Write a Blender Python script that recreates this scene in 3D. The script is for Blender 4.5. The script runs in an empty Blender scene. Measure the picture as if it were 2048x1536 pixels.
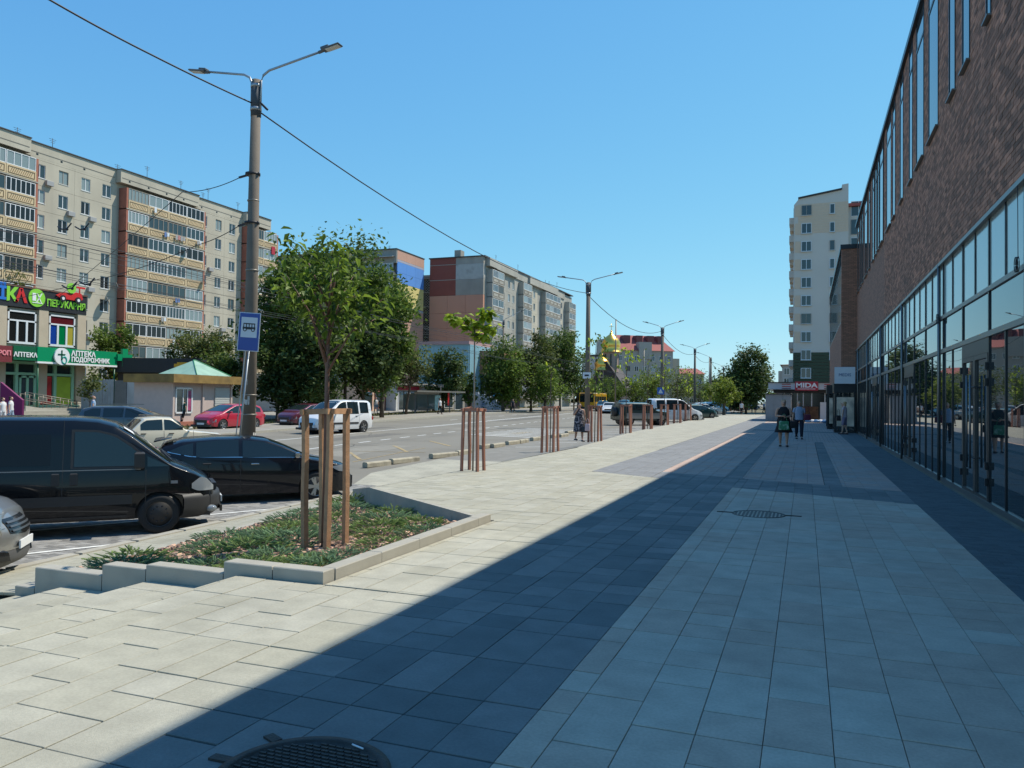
import bpy, bmesh, math, random
import numpy as np
from mathutils import Vector, Matrix
R_ = math.radians
sc = bpy.context.scene
col = sc.collection

# ------------------------------------------------------------------ camera
FPX = 1560.0
YAW, PITCH, ROLL, EYE = -0.35979, 0.020017, 0.01195, 1.6
def cam_axes():
    cy, sy, cp, sp = math.cos(YAW), math.sin(YAW), math.cos(PITCH), math.sin(PITCH)
    fw = Vector((sy*cp, cy*cp, sp)); right = Vector((cy, -sy, 0)); up = right.cross(fw)
    c, s = math.cos(ROLL), math.sin(ROLL)
    return c*right + s*up, -s*right + c*up, fw
CR, CU, CF = cam_axes()
cam_data = bpy.data.cameras.new('camera'); cam = bpy.data.objects.new('camera', cam_data)
col.objects.link(cam); sc.camera = cam
cam_data.sensor_width = 36; cam_data.lens = FPX/2048*36
cam_data.clip_start = 0.1; cam_data.clip_end = 6000
m = Matrix.Identity(4)
for i in range(3):
    m[i][0] = CR[i]; m[i][1] = CU[i]; m[i][2] = -CF[i]
m[2][3] = EYE
cam.matrix_world = m

# ------------------------------------------------------------------ light
SUN_AZ, SUN_EL = R_(45), R_(56.4)
world = bpy.data.worlds.new('World'); sc.world = world; world.use_nodes = True
nt = world.node_tree; nt.nodes.clear()
sky = nt.nodes.new('ShaderNodeTexSky'); sky.sky_type = 'NISHITA'; sky.sun_disc = False
sky.sun_elevation = SUN_EL; sky.sun_rotation = SUN_AZ
sky.altitude = 200; sky.air_density = 1.0; sky.dust_density = 0.0; sky.ozone_density = 1.2
bg = nt.nodes.new('ShaderNodeBackground'); bg.inputs[1].default_value = 0.15
def vmath(op, a, b):
    n_ = nt.nodes.new('ShaderNodeVectorMath'); n_.operation = op
    for k, q in enumerate((a, b)):
        if isinstance(q, tuple): n_.inputs[k].default_value = q
        else: nt.links.new(q, n_.inputs[k])
    return n_.outputs[0]
num = vmath('MULTIPLY', sky.outputs[0], (0.602*.88, 1.226*1.06, 2.8*1.12))
den = vmath('ADD', vmath('MULTIPLY', sky.outputs[0], (.15*.42*.88, .15*1.1*1.06, .15*3.0*1.12)), (1.0, 1.0, 1.0))
skyc = vmath('DIVIDE', num, den)
wo = nt.nodes.new('ShaderNodeOutputWorld')
nt.links.new(skyc, bg.inputs[0]); nt.links.new(bg.outputs[0], wo.inputs[0])
sun_d = bpy.data.lights.new('sun', 'SUN'); sun = bpy.data.objects.new('sun', sun_d); col.objects.link(sun)
sun_d.energy = 4.3; sun_d.angle = R_(0.53); sun_d.color = (1.0, 0.93, 0.80)
sdir = Vector((math.sin(SUN_AZ)*math.cos(SUN_EL), math.cos(SUN_AZ)*math.cos(SUN_EL), math.sin(SUN_EL)))
sun.rotation_euler = sdir.to_track_quat('Z', 'Y').to_euler()
sc.view_settings.view_transform = 'Standard'; sc.view_settings.look = 'None'
sc.view_settings.exposure = 0.36; sc.view_settings.gamma = 1.0
sc.render.engine = 'CYCLES'

# ------------------------------------------------------------------ helpers
EYEV = Vector((0, 0, EYE))
def ray(px, py): return CF*FPX + CR*(px-1024) - CU*(py-768)
def atz(px, py, z=0.0):
    d = ray(px, py); return EYEV + d*((z-EYE)/d.z)
def atx(px, py, X):
    d = ray(px, py); return EYEV + d*(X/d.x)
def aty(px, py, Y):
    d = ray(px, py); return EYEV + d*(Y/d.y)
def atd(px, py, D): return EYEV + ray(px, py)*(D/FPX)
ZR = [(-400, -.75), (0, -.75), (14, -.73), (20, -.6), (28, -.42), (38, -.34), (60, -.2), (100, 0.0), (3000, 0.0)]
def zr(Y): return float(np.interp(Y, [a for a, b in ZR], [b for a, b in ZR]))
def grd(px, py, dz=0.0):
    z = -.3
    for _ in range(60): z = .5*z + .5*(zr(atz(px, py, z).y)+dz)
    return atz(px, py, z)

def tag(o, label=None, cat=None, group=None, kind=None):
    if label: o['label'] = label
    if cat: o['category'] = cat
    if group: o['group'] = group
    if kind: o['kind'] = kind
    return o
def emp(name, label, cat, loc=(0, 0, 0), rz=0.0, group=None):
    o = bpy.data.objects.new(name, None); col.objects.link(o)
    o.location = loc; o.rotation_euler = (0, 0, rz); o.empty_display_size = .1
    return tag(o, label, cat, group)
def link(name, me, parent=None, loc=None, rot=None, scale=None):
    o = bpy.data.objects.new(name, me); col.objects.link(o)
    if parent is not None: o.parent = parent
    if loc is not None: o.location = loc
    if rot is not None: o.rotation_euler = rot
    if scale is not None: o.scale = scale
    return o
def copy_tree(o, parent=None):
    c = o.copy(); col.objects.link(c); c.parent = parent
    for ch in list(o.children): copy_tree(ch, c)
    return c

class MB:
    """collects geometry of ONE object"""
    def __init__(s): s.v = []; s.f = []; s.m = []; s.t = []; s.sm = []; s.mi = 0; s.tone = .5; s.smooth = False
    def add(s, vs, fs):
        b = len(s.v); s.v.extend([tuple(p) for p in vs])
        for f in fs:
            s.f.append([b+i for i in f]); s.m.append(s.mi); s.t.append(s.tone); s.sm.append(s.smooth)
        return s
    def box(s, x0, y0, z0, x1, y1, z1):
        vs = [(x0,y0,z0),(x1,y0,z0),(x1,y1,z0),(x0,y1,z0),(x0,y0,z1),(x1,y0,z1),(x1,y1,z1),(x0,y1,z1)]
        return s.add(vs, [(0,3,2,1),(4,5,6,7),(0,1,5,4),(1,2,6,5),(2,3,7,6),(3,0,4,7)])
    def cbox(s, c, d, rz=0.0, bev=0.0):
        hx, hy, hz = d[0]/2, d[1]/2, d[2]/2; ca, sa = math.cos(rz), math.sin(rz)
        def T(x, y, z): return (c[0]+ca*x-sa*y, c[1]+sa*x+ca*y, c[2]+z)
        if bev <= 0:
            vs = [T(*p) for p in [(-hx,-hy,-hz),(hx,-hy,-hz),(hx,hy,-hz),(-hx,hy,-hz),(-hx,-hy,hz),(hx,-hy,hz),(hx,hy,hz),(-hx,hy,hz)]]
            return s.add(vs, [(0,3,2,1),(4,5,6,7),(0,1,5,4),(1,2,6,5),(2,3,7,6),(3,0,4,7)])
        b = bev
        rings = []
        for z, i in ((-hz, b), (-hz+b, 0), (hz-b, 0), (hz, b)):
            rings.append([T(*p) for p in [(-hx+i,-hy+i,z),(hx-i,-hy+i,z),(hx-i,hy-i,z),(-hx+i,hy-i,z)]])
        vs = [p for r in rings for p in r]; fs = [(3,2,1,0), (12,13,14,15)]
        for k in range(3):
            for j in range(4):
                a = k*4+j; bb = k*4+(j+1) % 4; fs.append((a, bb, bb+4, a+4))
        return s.add(vs, fs)
    def bar(s, a, b, w, h=None, up=(0, 0, 1)):
        a = Vector(a); b = Vector(b); h = h or w; d = (b-a).normalized(); u = Vector(up)
        if abs(d.dot(u)) > .98: u = Vector((1, 0, 0))
        r = d.cross(u).normalized(); u2 = r.cross(d)
        o = [r*(-w/2)-u2*(h/2), r*(w/2)-u2*(h/2), r*(w/2)+u2*(h/2), r*(-w/2)+u2*(h/2)]
        vs = [a+q for q in o]+[b+q for q in o]
        return s.add(vs, [(3,2,1,0),(4,5,6,7),(0,1,5,4),(1,2,6,5),(2,3,7,6),(3,0,4,7)])
    def tube(s, pts, r, n=8, cap=True):
        pts = [Vector(p) for p in pts]; rr = r if isinstance(r, (list, tuple)) else [r]*len(pts)
        vs = []; fs = []
        for i, p in enumerate(pts):
            d = (pts[min(i+1, len(pts)-1)]-pts[max(i-1, 0)]).normalized()
            u = Vector((0, 0, 1)) if abs(d.z) < .95 else Vector((1, 0, 0))
            a = d.cross(u).normalized(); b = d.cross(a)
            for k in range(n):
                t = 2*math.pi*k/n; vs.append(p+(a*math.cos(t)+b*math.sin(t))*rr[i])
        for i in range(len(pts)-1):
            for k in range(n):
                k2 = (k+1) % n; fs.append((i*n+k, (i+1)*n+k, (i+1)*n+k2, i*n+k2))
        if cap: fs.append(tuple(range(n))); fs.append(tuple(reversed(range((len(pts)-1)*n, len(pts)*n))))
        sm = s.smooth; s.smooth = True; s.add(vs, fs); s.smooth = sm
        return s
    def lathe(s, prof, c=(0, 0, 0), n=24, axis='z', sx=1, sy=1):
        vs = []; fs = []
        for r, z in prof:
            for k in range(n):
                t = 2*math.pi*k/n; x, y = r*math.cos(t)*sx, r*math.sin(t)*sy
                p = (x, y, z) if axis == 'z' else ((x, z, y) if axis == 'y' else (z, x, y))
                vs.append((p[0]+c[0], p[1]+c[1], p[2]+c[2]))
        for i in range(len(prof)-1):
            for k in range(n):
                k2 = (k+1) % n; fs.append((i*n+k, i*n+k2, (i+1)*n+k2, (i+1)*n+k))
        sm = s.smooth; s.smooth = True; s.add(vs, fs); s.smooth = sm
        return s
    def prism(s, poly, z0, z1):
        n = len(poly); vs = [(p[0], p[1], z0) for p in poly]+[(p[0], p[1], z1) for p in poly]
        fs = [tuple(reversed(range(n))), tuple(range(n, 2*n))]+[(i, (i+1) % n, n+(i+1) % n, n+i) for i in range(n)]
        return s.add(vs, fs)
    def quad(s, *p): return s.add(p, [tuple(range(len(p)))])
    def sheet(s, poly3, th=.004):
        n = len(poly3); vs = [tuple(p) for p in poly3]+[(p[0], p[1], p[2]-th) for p in poly3]
        return s.add(vs, [tuple(range(n)), tuple(reversed(range(n, 2*n)))]+[(i, n+i, n+(i+1) % n, (i+1) % n) for i in range(n)])
    def grid(s, rows):
        n = len(rows[0]); vs = [p for r in rows for p in r]; fs = []
        for i in range(len(rows)-1):
            for k in range(n-1): fs.append((i*n+k, i*n+k+1, (i+1)*n+k+1, (i+1)*n+k))
        return s.add(vs, fs)
    def ball(s, c, r, n=10, m=7):
        rx, ry, rz = r if isinstance(r, (tuple, list)) else (r, r, r)
        vs = []; fs = []
        for i in range(m+1):
            ph = math.pi*i/m
            for k in range(n):
                t = 2*math.pi*k/n; vs.append((c[0]+rx*math.sin(ph)*math.cos(t), c[1]+ry*math.sin(ph)*math.sin(t), c[2]-rz*math.cos(ph)))
        for i in range(m):
            for k in range(n):
                k2 = (k+1) % n; fs.append((i*n+k, i*n+k2, (i+1)*n+k2, (i+1)*n+k))
        sm = s.smooth; s.smooth = True; s.add(vs, fs); s.smooth = sm
        return s
    def mesh(s, name, mats):
        me = bpy.data.meshes.new(name); me.from_pydata(s.v, [], s.f)
        mats = mats if isinstance(mats, (list, tuple)) else [mats]
        for q in mats: me.materials.append(q)
        if len(mats) > 1: me.polygons.foreach_set('material_index', s.m)
        me.polygons.foreach_set('use_smooth', s.sm)
        if len(set(s.t)) > 1 or s.t and s.t[0] != .5:
            a = me.attributes.new('tone', 'FLOAT', 'FACE'); a.data.foreach_set('value', s.t)
        me.update(); return me
    def build(s, name, mats, parent=None, loc=None, rot=None): return link(name, s.mesh(name, mats), parent, loc, rot)
def hull(pts, bev=0.0, seg=2):
    bm = bmesh.new()
    for p in pts: bm.verts.new(p)
    r = bmesh.ops.convex_hull(bm, input=bm.verts)
    for v in [v for v in bm.verts if not v.link_faces]: bm.verts.remove(v)
    bmesh.ops.dissolve_limit(bm, angle_limit=.02, verts=bm.verts, edges=bm.edges)
    if bev > 0: bmesh.ops.bevel(bm, geom=list(bm.edges), offset=bev, segments=seg, affect='EDGES', profile=.6, clamp_overlap=True)
    bmesh.ops.recalc_face_normals(bm, faces=bm.faces)
    return bm
def hullobj(name, pts, mat, parent=None, bev=0.0, smooth=True):
    bm = hull(pts, bev); me = bpy.data.meshes.new(name); bm.to_mesh(me); bm.free(); me.materials.append(mat)
    if smooth and bev > 0: me.polygons.foreach_set('use_smooth', [True]*len(me.polygons))
    return link(name, me, parent)

# ------------------------------------------------------------------ materials
def s2l(c): return tuple((x/255/12.92 if x/255 <= .04045 else ((x/255+.055)/1.055)**2.4) for x in c)
MATS = {}
def mat(name, color, rough=.7, metal=0.0, var=0.0, scale=3.0, bump=0.0, bscale=60.0, tone=0.0, orand=0.0, spec=.5,
        coat=0.0, stain=0.0, sscale=.6, trans=0.0, tint2=None, dirt=None, streak=False, ior=1.5, detail=5, macro=0.0):
    if name in MATS: return MATS[name]
    M = bpy.data.materials.new(name); M.use_nodes = True; n = M.node_tree; b = n.nodes['Principled BSDF']
    MATS[name] = M
    b.inputs['Roughness'].default_value = rough; b.inputs['Metallic'].default_value = metal
    b.inputs['Specular IOR Level'].default_value = spec; b.inputs['IOR'].default_value = ior
    b.inputs['Coat Weight'].default_value = coat; b.inputs['Coat Roughness'].default_value = .04
    c = (*color, 1); geo = n.nodes.new('ShaderNodeNewGeometry')
    rgb = n.nodes.new('ShaderNodeRGB'); rgb.outputs[0].default_value = c; out = rgb.outputs[0]
    def noise(sc_, det=detail, vec=None):
        t = n.nodes.new('ShaderNodeTexNoise'); t.inputs['Scale'].default_value = sc_; t.inputs['Detail'].default_value = det
        n.links.new(vec or geo.outputs['Position'], t.inputs['Vector']); return t
    def mixc(fac, a, bb, mode='MIX'):
        x = n.nodes.new('ShaderNodeMix'); x.data_type = 'RGBA'; x.blend_type = mode
        if isinstance(fac, float): x.inputs[0].default_value = fac
        else: n.links.new(fac, x.inputs[0])
        for s_, q in ((6, a), (7, bb)):
            if isinstance(q, tuple): x.inputs[s_].default_value = q
            else: n.links.new(q, x.inputs[s_])
        return x.outputs[2]
    def remap(sock, a, bb, lo, hi):
        x = n.nodes.new('ShaderNodeMapRange'); n.links.new(sock, x.inputs[0])
        x.inputs[1].default_value = a; x.inputs[2].default_value = bb; x.inputs[3].default_value = lo; x.inputs[4].default_value = hi
        return x.outputs[0]
    def mulv(out, val):
        x = n.nodes.new('ShaderNodeVectorMath'); x.operation = 'SCALE'; n.links.new(out, x.inputs[0]); n.links.new(val, x.inputs['Scale']); return x.outputs[0]
    if tint2 is not None or tone or orand:
        if tone:
            a = n.nodes.new('ShaderNodeAttribute'); a.attribute_name = 'tone'; tv = a.outputs['Fac']; amt = tone
        elif orand:
            a = n.nodes.new('ShaderNodeObjectInfo'); tv = a.outputs['Random']; amt = orand
        else: tv = noise(1.5).outputs['Fac']; amt = 0
        if tint2 is not None: out = mixc(tv, out, (*tint2, 1))
        if amt: out = mulv(out, remap(tv, 0, 1, 1-amt, 1+amt))
    if var:
        out = mulv(out, remap(noise(scale).outputs['Fac'], .25, .75, 1-var, 1+var))
    if macro:
        out = mulv(out, remap(noise(.45, 3).outputs['Fac'], .3, .7, 1-macro, 1+macro)); out = mulv(out, remap(noise(55, 2).outputs['Fac'], .35, .65, 1-macro*.7, 1+macro*.7))
    if stain:
        vec = None
        if streak:
            mp = n.nodes.new('ShaderNodeMapping'); mp.inputs['Scale'].default_value = (1, 1, .12); n.links.new(geo.outputs['Position'], mp.inputs[0]); vec = mp.outputs[0]
        f = remap(noise(sscale, 8, vec).outputs['Fac'], .5, .72, 0, stain)
        out = mixc(f, out, (*(dirt or (.05, .045, .04)), 1))
    n.links.new(out, b.inputs['Base Color'])
    if bump:
        bp = n.nodes.new('ShaderNodeBump'); bp.inputs['Strength'].default_value = bump; bp.inputs['Distance'].default_value = .01
        n.links.new(noise(bscale, 3).outputs['Fac'], bp.inputs['Height']); n.links.new(bp.outputs[0], b.inputs['Normal'])
    if trans:
        tr = n.nodes.new('ShaderNodeBsdfTranslucent'); n.links.new(out, tr.inputs[0])
        g = n.nodes.new('ShaderNodeGamma'); 
        mx = n.nodes.new('ShaderNodeMixShader'); mx.inputs[0].default_value = trans
        n.nodes.remove(g)
        n.links.new(b.outputs[0], mx.inputs[1]); n.links.new(tr.outputs[0], mx.inputs[2])
        n.links.new(mx.outputs[0], n.nodes['Material Output'].inputs[0])
    return M
def glassm(name, color=(.01, .013, .015), rough=.02, ior=1.6, wav=0.0, spec=.5):
    M = mat(name, color, rough=rough, ior=ior, spec=spec)
    if wav:
        n = M.node_tree; b = n.nodes['Principled BSDF']; geo = n.nodes.new('ShaderNodeNewGeometry')
        t = n.nodes.new('ShaderNodeTexNoise'); t.inputs['Scale'].default_value = .7; n.links.new(geo.outputs['Position'], t.inputs['Vector'])
        bp = n.nodes.new('ShaderNodeBump'); bp.inputs['Strength'].default_value = wav; bp.inputs['Distance'].default_value = .02
        n.links.new(t.outputs['Fac'], bp.inputs['Height']); n.links.new(bp.outputs[0], b.inputs['Normal'])
    return M
def emptytone(): pass

_fonts = {}
def text_mesh(txt, size, depth=.01, bold=0.0, align='CENTER', sx=1.0):
    key = (txt, size, depth, bold, align)
    cu = bpy.data.curves.new('txt', 'FONT'); cu.body = txt; cu.size = size; cu.extrude = depth/2; cu.offset = bold
    cu.align_x = align; cu.align_y = 'CENTER'; cu.resolution_u = 2
    o = bpy.data.objects.new('txt', cu); col.objects.link(o)
    bpy.context.view_layer.update()
    dg = bpy.context.evaluated_depsgraph_get()
    me = bpy.data.meshes.new_from_object(o.evaluated_get(dg)); 
    bpy.data.objects.remove(o); bpy.data.curves.remove(cu)
    return me
def text(name, txt, size, m_, parent, loc, rot, depth=.02, bold=0.0, align='CENTER', sx=1.0):
    me = text_mesh(txt, size, depth, bold, align); me.materials.clear(); me.materials.append(m_); me.name = name
    return link(name, me, parent, loc, rot, (sx, 1, 1))
# ------------------------------------------------------------------ ground and roads
m_dirt = mat('dry_grass', (.13, .11, .055), .95, var=.35, scale=.7, bump=.6, bscale=20, stain=.5, sscale=.25, dirt=(.07, .08, .03))
m_asph = mat('asphalt', (.19, .175, .142), .85, var=.2, scale=.35, bump=.35, bscale=150, stain=.25, sscale=.35, dirt=(.11, .11, .105))
m_apron = mat('light_concrete', (.36, .35, .31), .85, var=.1, scale=1.2, bump=.3, bscale=90, stain=.2, sscale=.8, dirt=(.22, .21, .19))
m_walk = mat('old_pavement', (.27, .25, .21), .9, var=.15, scale=1.5, bump=.4, bscale=60, stain=.3, sscale=.5, dirt=(.16, .15, .13))
m_park = mat('parking_paver', (.24, .235, .22), .85, tone=.32, var=.12, scale=6, bump=.4, bscale=120)
m_park2 = mat('parking_paving_far', (.20, .19, .165), .85, var=.15, scale=2, bump=.4, bscale=60)
m_paint = mat('road_paint', (.72, .72, .68), .6, var=.15, scale=9, stain=.35, sscale=5, dirt=(.2, .2, .19))
m_ypaint = mat('yellow_paint', (.38, .28, .13), .7, var=.15, scale=9, stain=.7, sscale=3, dirt=(.18, .17, .14))
m_kerb = mat('kerb_concrete', (.35, .33, .275), .85, var=.12, scale=4, bump=.25, bscale=120, stain=.15, sscale=2, dirt=(.2, .19, .17))
m_mortar = mat('joint_sand', (.035, .034, .03), .95)
YS = [-60, 0, 14, 20, 28, 38, 60, 100, 200, 500, 1500]
mb = MB(); xs = [-900, -60, -4, 300]
rows = [[(x, y, zr(y)-.06) for x in xs] for y in YS]; mb.grid([[r[i] for r in rows] for i in range(len(xs))][::-1] if False else rows)
tag(mb.build('ground', m_dirt), kind='structure')
def farkerb(Y): return float(np.interp(Y, [-60, 0, 37, 48, 70, 100, 155, 400, 1500], [-24, -24.5, -27.8, -30.2, -33.2, -35.5, -41.5, -66, -170]))
def strip(fx0, fx1, ys, dz, name, m_, kind='structure', th=None):
    mb = MB(); rr = []
    for y in ys: rr.append([(fx1(y), y, zr(y)+dz), (fx0(y), y, zr(y)+dz)])
    mb.grid(rr); return tag(mb.build(name, m_), kind=kind)
yss = [-60, -20, 0, 7, 14, 17, 20, 24, 28, 33, 38, 49, 60, 70, 85, 100, 130, 155, 220, 400, 900, 1500]
strip(lambda y: farkerb(y), lambda y: (-9.6 if y < 90 else -9.6-.02*(y-90)), yss, -.004, 'road', m_asph)
# far pavement, with its kerb, and the strip of walk behind the verge
strip(lambda y: farkerb(y)-3.2-.03*y, lambda y: farkerb(y)-.16, yss, .11, 'far_pavement', m_walk)
strip(lambda y: farkerb(y)-16-.1*y, lambda y: farkerb(y)-7-.05*y, yss, .03, 'back_walk', m_walk)
def kerbline(fx, ys, w, dz, name, m_, parent=None):
    mb = MB()
    for a, b in zip(ys[:-1], ys[1:]):
        x0, x1 = fx(a), fx(b)
        za, zb = zr(a)+dz, zr(b)+dz
        mb.add([(x0-w, a, za-.3), (x0, a, za-.3), (x1, b, zb-.3), (x1-w, b, zb-.3), (x0-w, a, za), (x0, a, za), (x1, b, zb), (x1-w, b, zb)],
               [(0,3,2,1),(4,5,6,7),(0,1,5,4),(1,2,6,5),(2,3,7,6),(3,0,4,7)])
    return mb.build(name, m_, parent)
tag(kerbline(farkerb, yss, .16, .125, 'far_kerb', m_kerb), kind='structure')
# asphalt repairs
m_patch = mat('asphalt_patch', (.135, .125, .105), .9, var=.15, scale=3, bump=.4, bscale=120); m_patch2 = mat('asphalt_patch_pale', (.225, .21, .175), .9, var=.12, scale=3, bump=.4, bscale=120)
for k, (x, y, w_, l_) in enumerate(((-16.2, 24, 1.6, 5.5), (-21, 31, 1.3, 7), (-19.8, 44, 2.2, 4.5), (-25.5, 36, 1.1, 9), (-15.5, 38, 1.8, 3), (-24, 60, 2, 14), (-17.8, 58, 1.2, 10), (-28, 75, 2.2, 18))):
    m2 = MB(); n_ = 8; rows = [[(x-w_/2+.05*math.sin(i*2.1), y+l_*i/n_, zr(y+l_*i/n_)-.0005), (x+w_/2+.05*math.sin(i*1.7), y+l_*i/n_, zr(y+l_*i/n_)-.0005)] for i in range(n_+1)]
    m2.grid([r_[::-1] for r_ in rows]); tag(m2.build('asphalt_patch', m_patch if k % 2 else m_patch2), kind='structure')
rr_ = random.Random(12); cm = MB(); m_crack = mat('crack_tar', (.045, .043, .04), .8)
for k in range(16):
    x, y = rr_.uniform(-27, -13.5), rr_.uniform(20, 62); a = rr_.uniform(-.4, 1.9); 
    for j in range(rr_.randint(5, 12)):
        a += rr_.uniform(-.45, .45); x2, y2 = x+.5*math.sin(a), y+.5*math.cos(a); nx_, ny_ = .012*math.cos(a), -.012*math.sin(a)
        cm.add([(x-nx_, y-ny_, zr(y)+.002), (x+nx_, y+ny_, zr(y)+.002), (x2+nx_, y2+ny_, zr(y2)+.002), (x2-nx_, y2-ny_, zr(y2)+.002)], [(0, 1, 2, 3)]); x, y = x2, y2
tag(cm.build('road_cracks', m_crack), 'thin dark cracks running over the asphalt', 'cracks', kind='stuff')
# painted lines
rm = MB()
def dashline(x0f, ys0, ys1, dash, gap, w, dz=.0042):
    y = ys0
    while y < ys1:
        e = min(y+dash, ys1); 
        rm.add([(x0f(y)-w/2, y, zr(y)+dz), (x0f(y)+w/2, y, zr(y)+dz), (x0f(e)+w/2, e, zr(e)+dz), (x0f(e)-w/2, e, zr(e)+dz)], [(0, 1, 2, 3)])
        y = e+gap
sol = lambda y: float(np.interp(y, [0, 33, 51, 118, 400], [-21.8, -22.9, -24.1, -29.7, -55]))
dsh = lambda y: float(np.interp(y, [0, 28, 46, 120, 400], [-17.4, -18.5, -19.5, -25, -50]))
dashline(sol, 3, 300, 3, 0, .15)
dashline(lambda y: sol(y)+.3, 46, 300, 3, 0, .12)
dashline(dsh, 5, 200, 1.1, 1.0, .13)
dashline(lambda y: (sol(y)+farkerb(y))/2+.2, 60, 260, 2.0, 3.0, .14)
tag(rm.build('lane_marking', m_paint), kind='structure')
ym = MB()
def stroke(mbx, a, b, w, dz=.0045):
    a = Vector((a[0], a[1], 0)); b = Vector((b[0], b[1], 0)); n_ = Vector((-(b-a).y, (b-a).x, 0)).normalized()*w/2
    N = 6
    for i in range(N):
        p = a.lerp(b, i/N); q = a.lerp(b, (i+1)/N)
        mbx.add([(p.x-n_.x, p.y-n_.y, zr(p.y)+dz), (p.x+n_.x, p.y+n_.y, zr(p.y)+dz), (q.x+n_.x, q.y+n_.y, zr(q.y)+dz), (q.x-n_.x, q.y-n_.y, zr(q.y)+dz)], [(0, 3, 2, 1) if False else (0, 1, 2, 3)])
for (a, b) in [((700, 905), (720, 919)), ((786, 891), (815, 904)), ((860, 882), (900, 892)), ((1055, 864), (1020, 867)), ((1030, 868), (1065, 864)), ((600, 924), (630, 938))]:
    A = grd(*a); B = grd(*b); stroke(ym, A, B, .13)
stroke(ym, grd(690, 902), grd(850, 905), .08); stroke(ym, grd(705, 924), grd(850, 896), .06)
tag(ym.build('yellow_bay_marking', m_ypaint), kind='structure')
pm = MB()
for k in range(9):                                   # zebra near the far stop
    y = 38+k*1.15
    stroke(pm, (-13.2, y), (-17.2, y+1.2), .28)
for k in range(9):
    y = 33+k*3.1; stroke(pm, (-8.6, y), (-11.4, y-2.2), .1)
tag(pm.build('white_bay_marking', m_paint), kind='structure')

# ------------------------------------------------------------------ slabs
def clip(poly, a, b, c):        # keep a*x+b*y+c >= 0
    out = []
    for i in range(len(poly)):
        p, q = poly[i], poly[(i+1) % len(poly)]
        dp, dq = a*p[0]+b*p[1]+c, a*q[0]+b*q[1]+c
        if dp >= 0: out.append(p)
        if (dp > 0) != (dq > 0) and abs(dp-dq) > 1e-9:
            t = dp/(dp-dq); out.append((p[0]+t*(q[0]-p[0]), p[1]+t*(q[1]-p[1])))
    return out
def area(p): return abs(sum(p[i][0]*p[(i+1) % len(p)][1]-p[(i+1) % len(p)][0]*p[i][1] for i in range(len(p))))/2
def inset(poly, d):
    n = len(poly); out = []
    s_ = 1 if sum(poly[i][0]*poly[(i+1) % n][1]-poly[(i+1) % n][0]*poly[i][1] for i in range(n)) > 0 else -1
    for i in range(n):
        p0, p1, p2 = Vector(poly[i-1]), Vector(poly[i]), Vector(poly[(i+1) % n])
        e1 = (p1-p0).normalized(); e2 = (p2-p1).normalized()
        n1 = Vector((-e1.y, e1.x))*s_; n2 = Vector((-e2.y, e2.x))*s_
        k = n1+n2; den = max(.35, 1+n1.dot(n2)); out.append(tuple(p1+k*(d/den)))
    return out
CROSS = [.0018, 0.0]
def slab_geo(mb, poly, zf, rnd, gap=.003, th=.03, ch=.0022):
    ym = (min(p[1] for p in poly)+max(p[1] for p in poly))/2; hy = max(.01, max(p[1] for p in poly)-ym); ky = 1-CROSS[0]/hy if hy > .06 else 1; gap = gap+(CROSS[1] if hy > .06 else 0)
    poly = [(p[0], ym+(p[1]-ym)*ky) for p in poly]
    P = inset(poly, gap-.0012); Q = inset(poly, gap-.0012+ch); n = len(P)
    dz = rnd.uniform(-.0016, .0016); tx = rnd.uniform(-.003, .003); ty = rnd.uniform(-.003, .003)
    cx = sum(p[0] for p in P)/n; cy = sum(p[1] for p in P)/n
    f = lambda p, k: (p[0], p[1], zf(p[0], p[1])+dz+(p[0]-cx)*tx+(p[1]-cy)*ty-k)
    vs = [f(p, th) for p in P]+[f(p, ch) for p in P]+[f(q, 0) for q in Q]
    fs = [(i, (i+1) % n, n+(i+1) % n, n+i) for i in range(n)]+[(n+i, n+(i+1) % n, 2*n+(i+1) % n, 2*n+i) for i in range(n)]+[tuple(range(2*n, 3*n))]
    mb.add(vs, fs)
def layout(x0, x1, colw, y0, y1, lens, seed, first=None, ystart=0.0):
    rnd = random.Random(seed); out = []; x = x1; k = 0
    while x > x0+.02:
        w = (first if (first and k == 0) else colw); xl = max(x-w, x0)
        y = ystart+.3167*rnd.randint(0, 3)
        while y > y0-1.2: y -= .3167*2
        while y < y1:
            L = rnd.choice(lens)*.3167
            p = [(xl, y), (x, y), (x, y+L), (xl, y+L)]
            if y+L > y0 and y < y1: out.append(p)
            y += L
        x = xl; k += 1
    return out
def zone(struct_name, polys, clips, zf, m_obj, m_stuff, seed, nobj, base=None, basez=-.02, cname='slab'):
    rnd = random.Random(seed); res = []
    for p in polys:
        q = p
        for c in clips:
            q = clip(q, *c)
            if len(q) < 3: break
        if len(q) >= 3 and area(q) > .004: res.append(q)
    def size(q):
        cx = sum(p[0] for p in q)/len(q); cy = sum(p[1] for p in q)/len(q); d = Vector((cx, cy, -EYE)); 
        dep = d.dot(CF)
        if dep < .6: return 0
        X = FPX*d.dot(CR)/dep; Yp = FPX*d.dot(CU)/dep
        vis = abs(X) < 1150 and Yp > -880
        return (area(q)/dep**3 if vis else 0)
    res.sort(key=lambda q: -size(q))
    st = base
    for q in res[:nobj]:
        mb = MB(); cx = sum(p[0] for p in q)/len(q); cy = sum(p[1] for p in q)/len(q)
        qq = [(p[0]-cx, p[1]-cy) for p in q]
        slab_geo(mb, qq, lambda x, y: zf(x+cx, y+cy), rnd)
        link(cname, mb.mesh(cname, m_obj), st, (cx, cy, 0))
    if len(res) > nobj:
        mb = MB()
        for q in res[nobj:]:
            mb.tone = rnd.random(); slab_geo(mb, q, zf, rnd)
        o = mb.build(cname+'s_farther', m_stuff, st); tag(o, kind='stuff')
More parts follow.
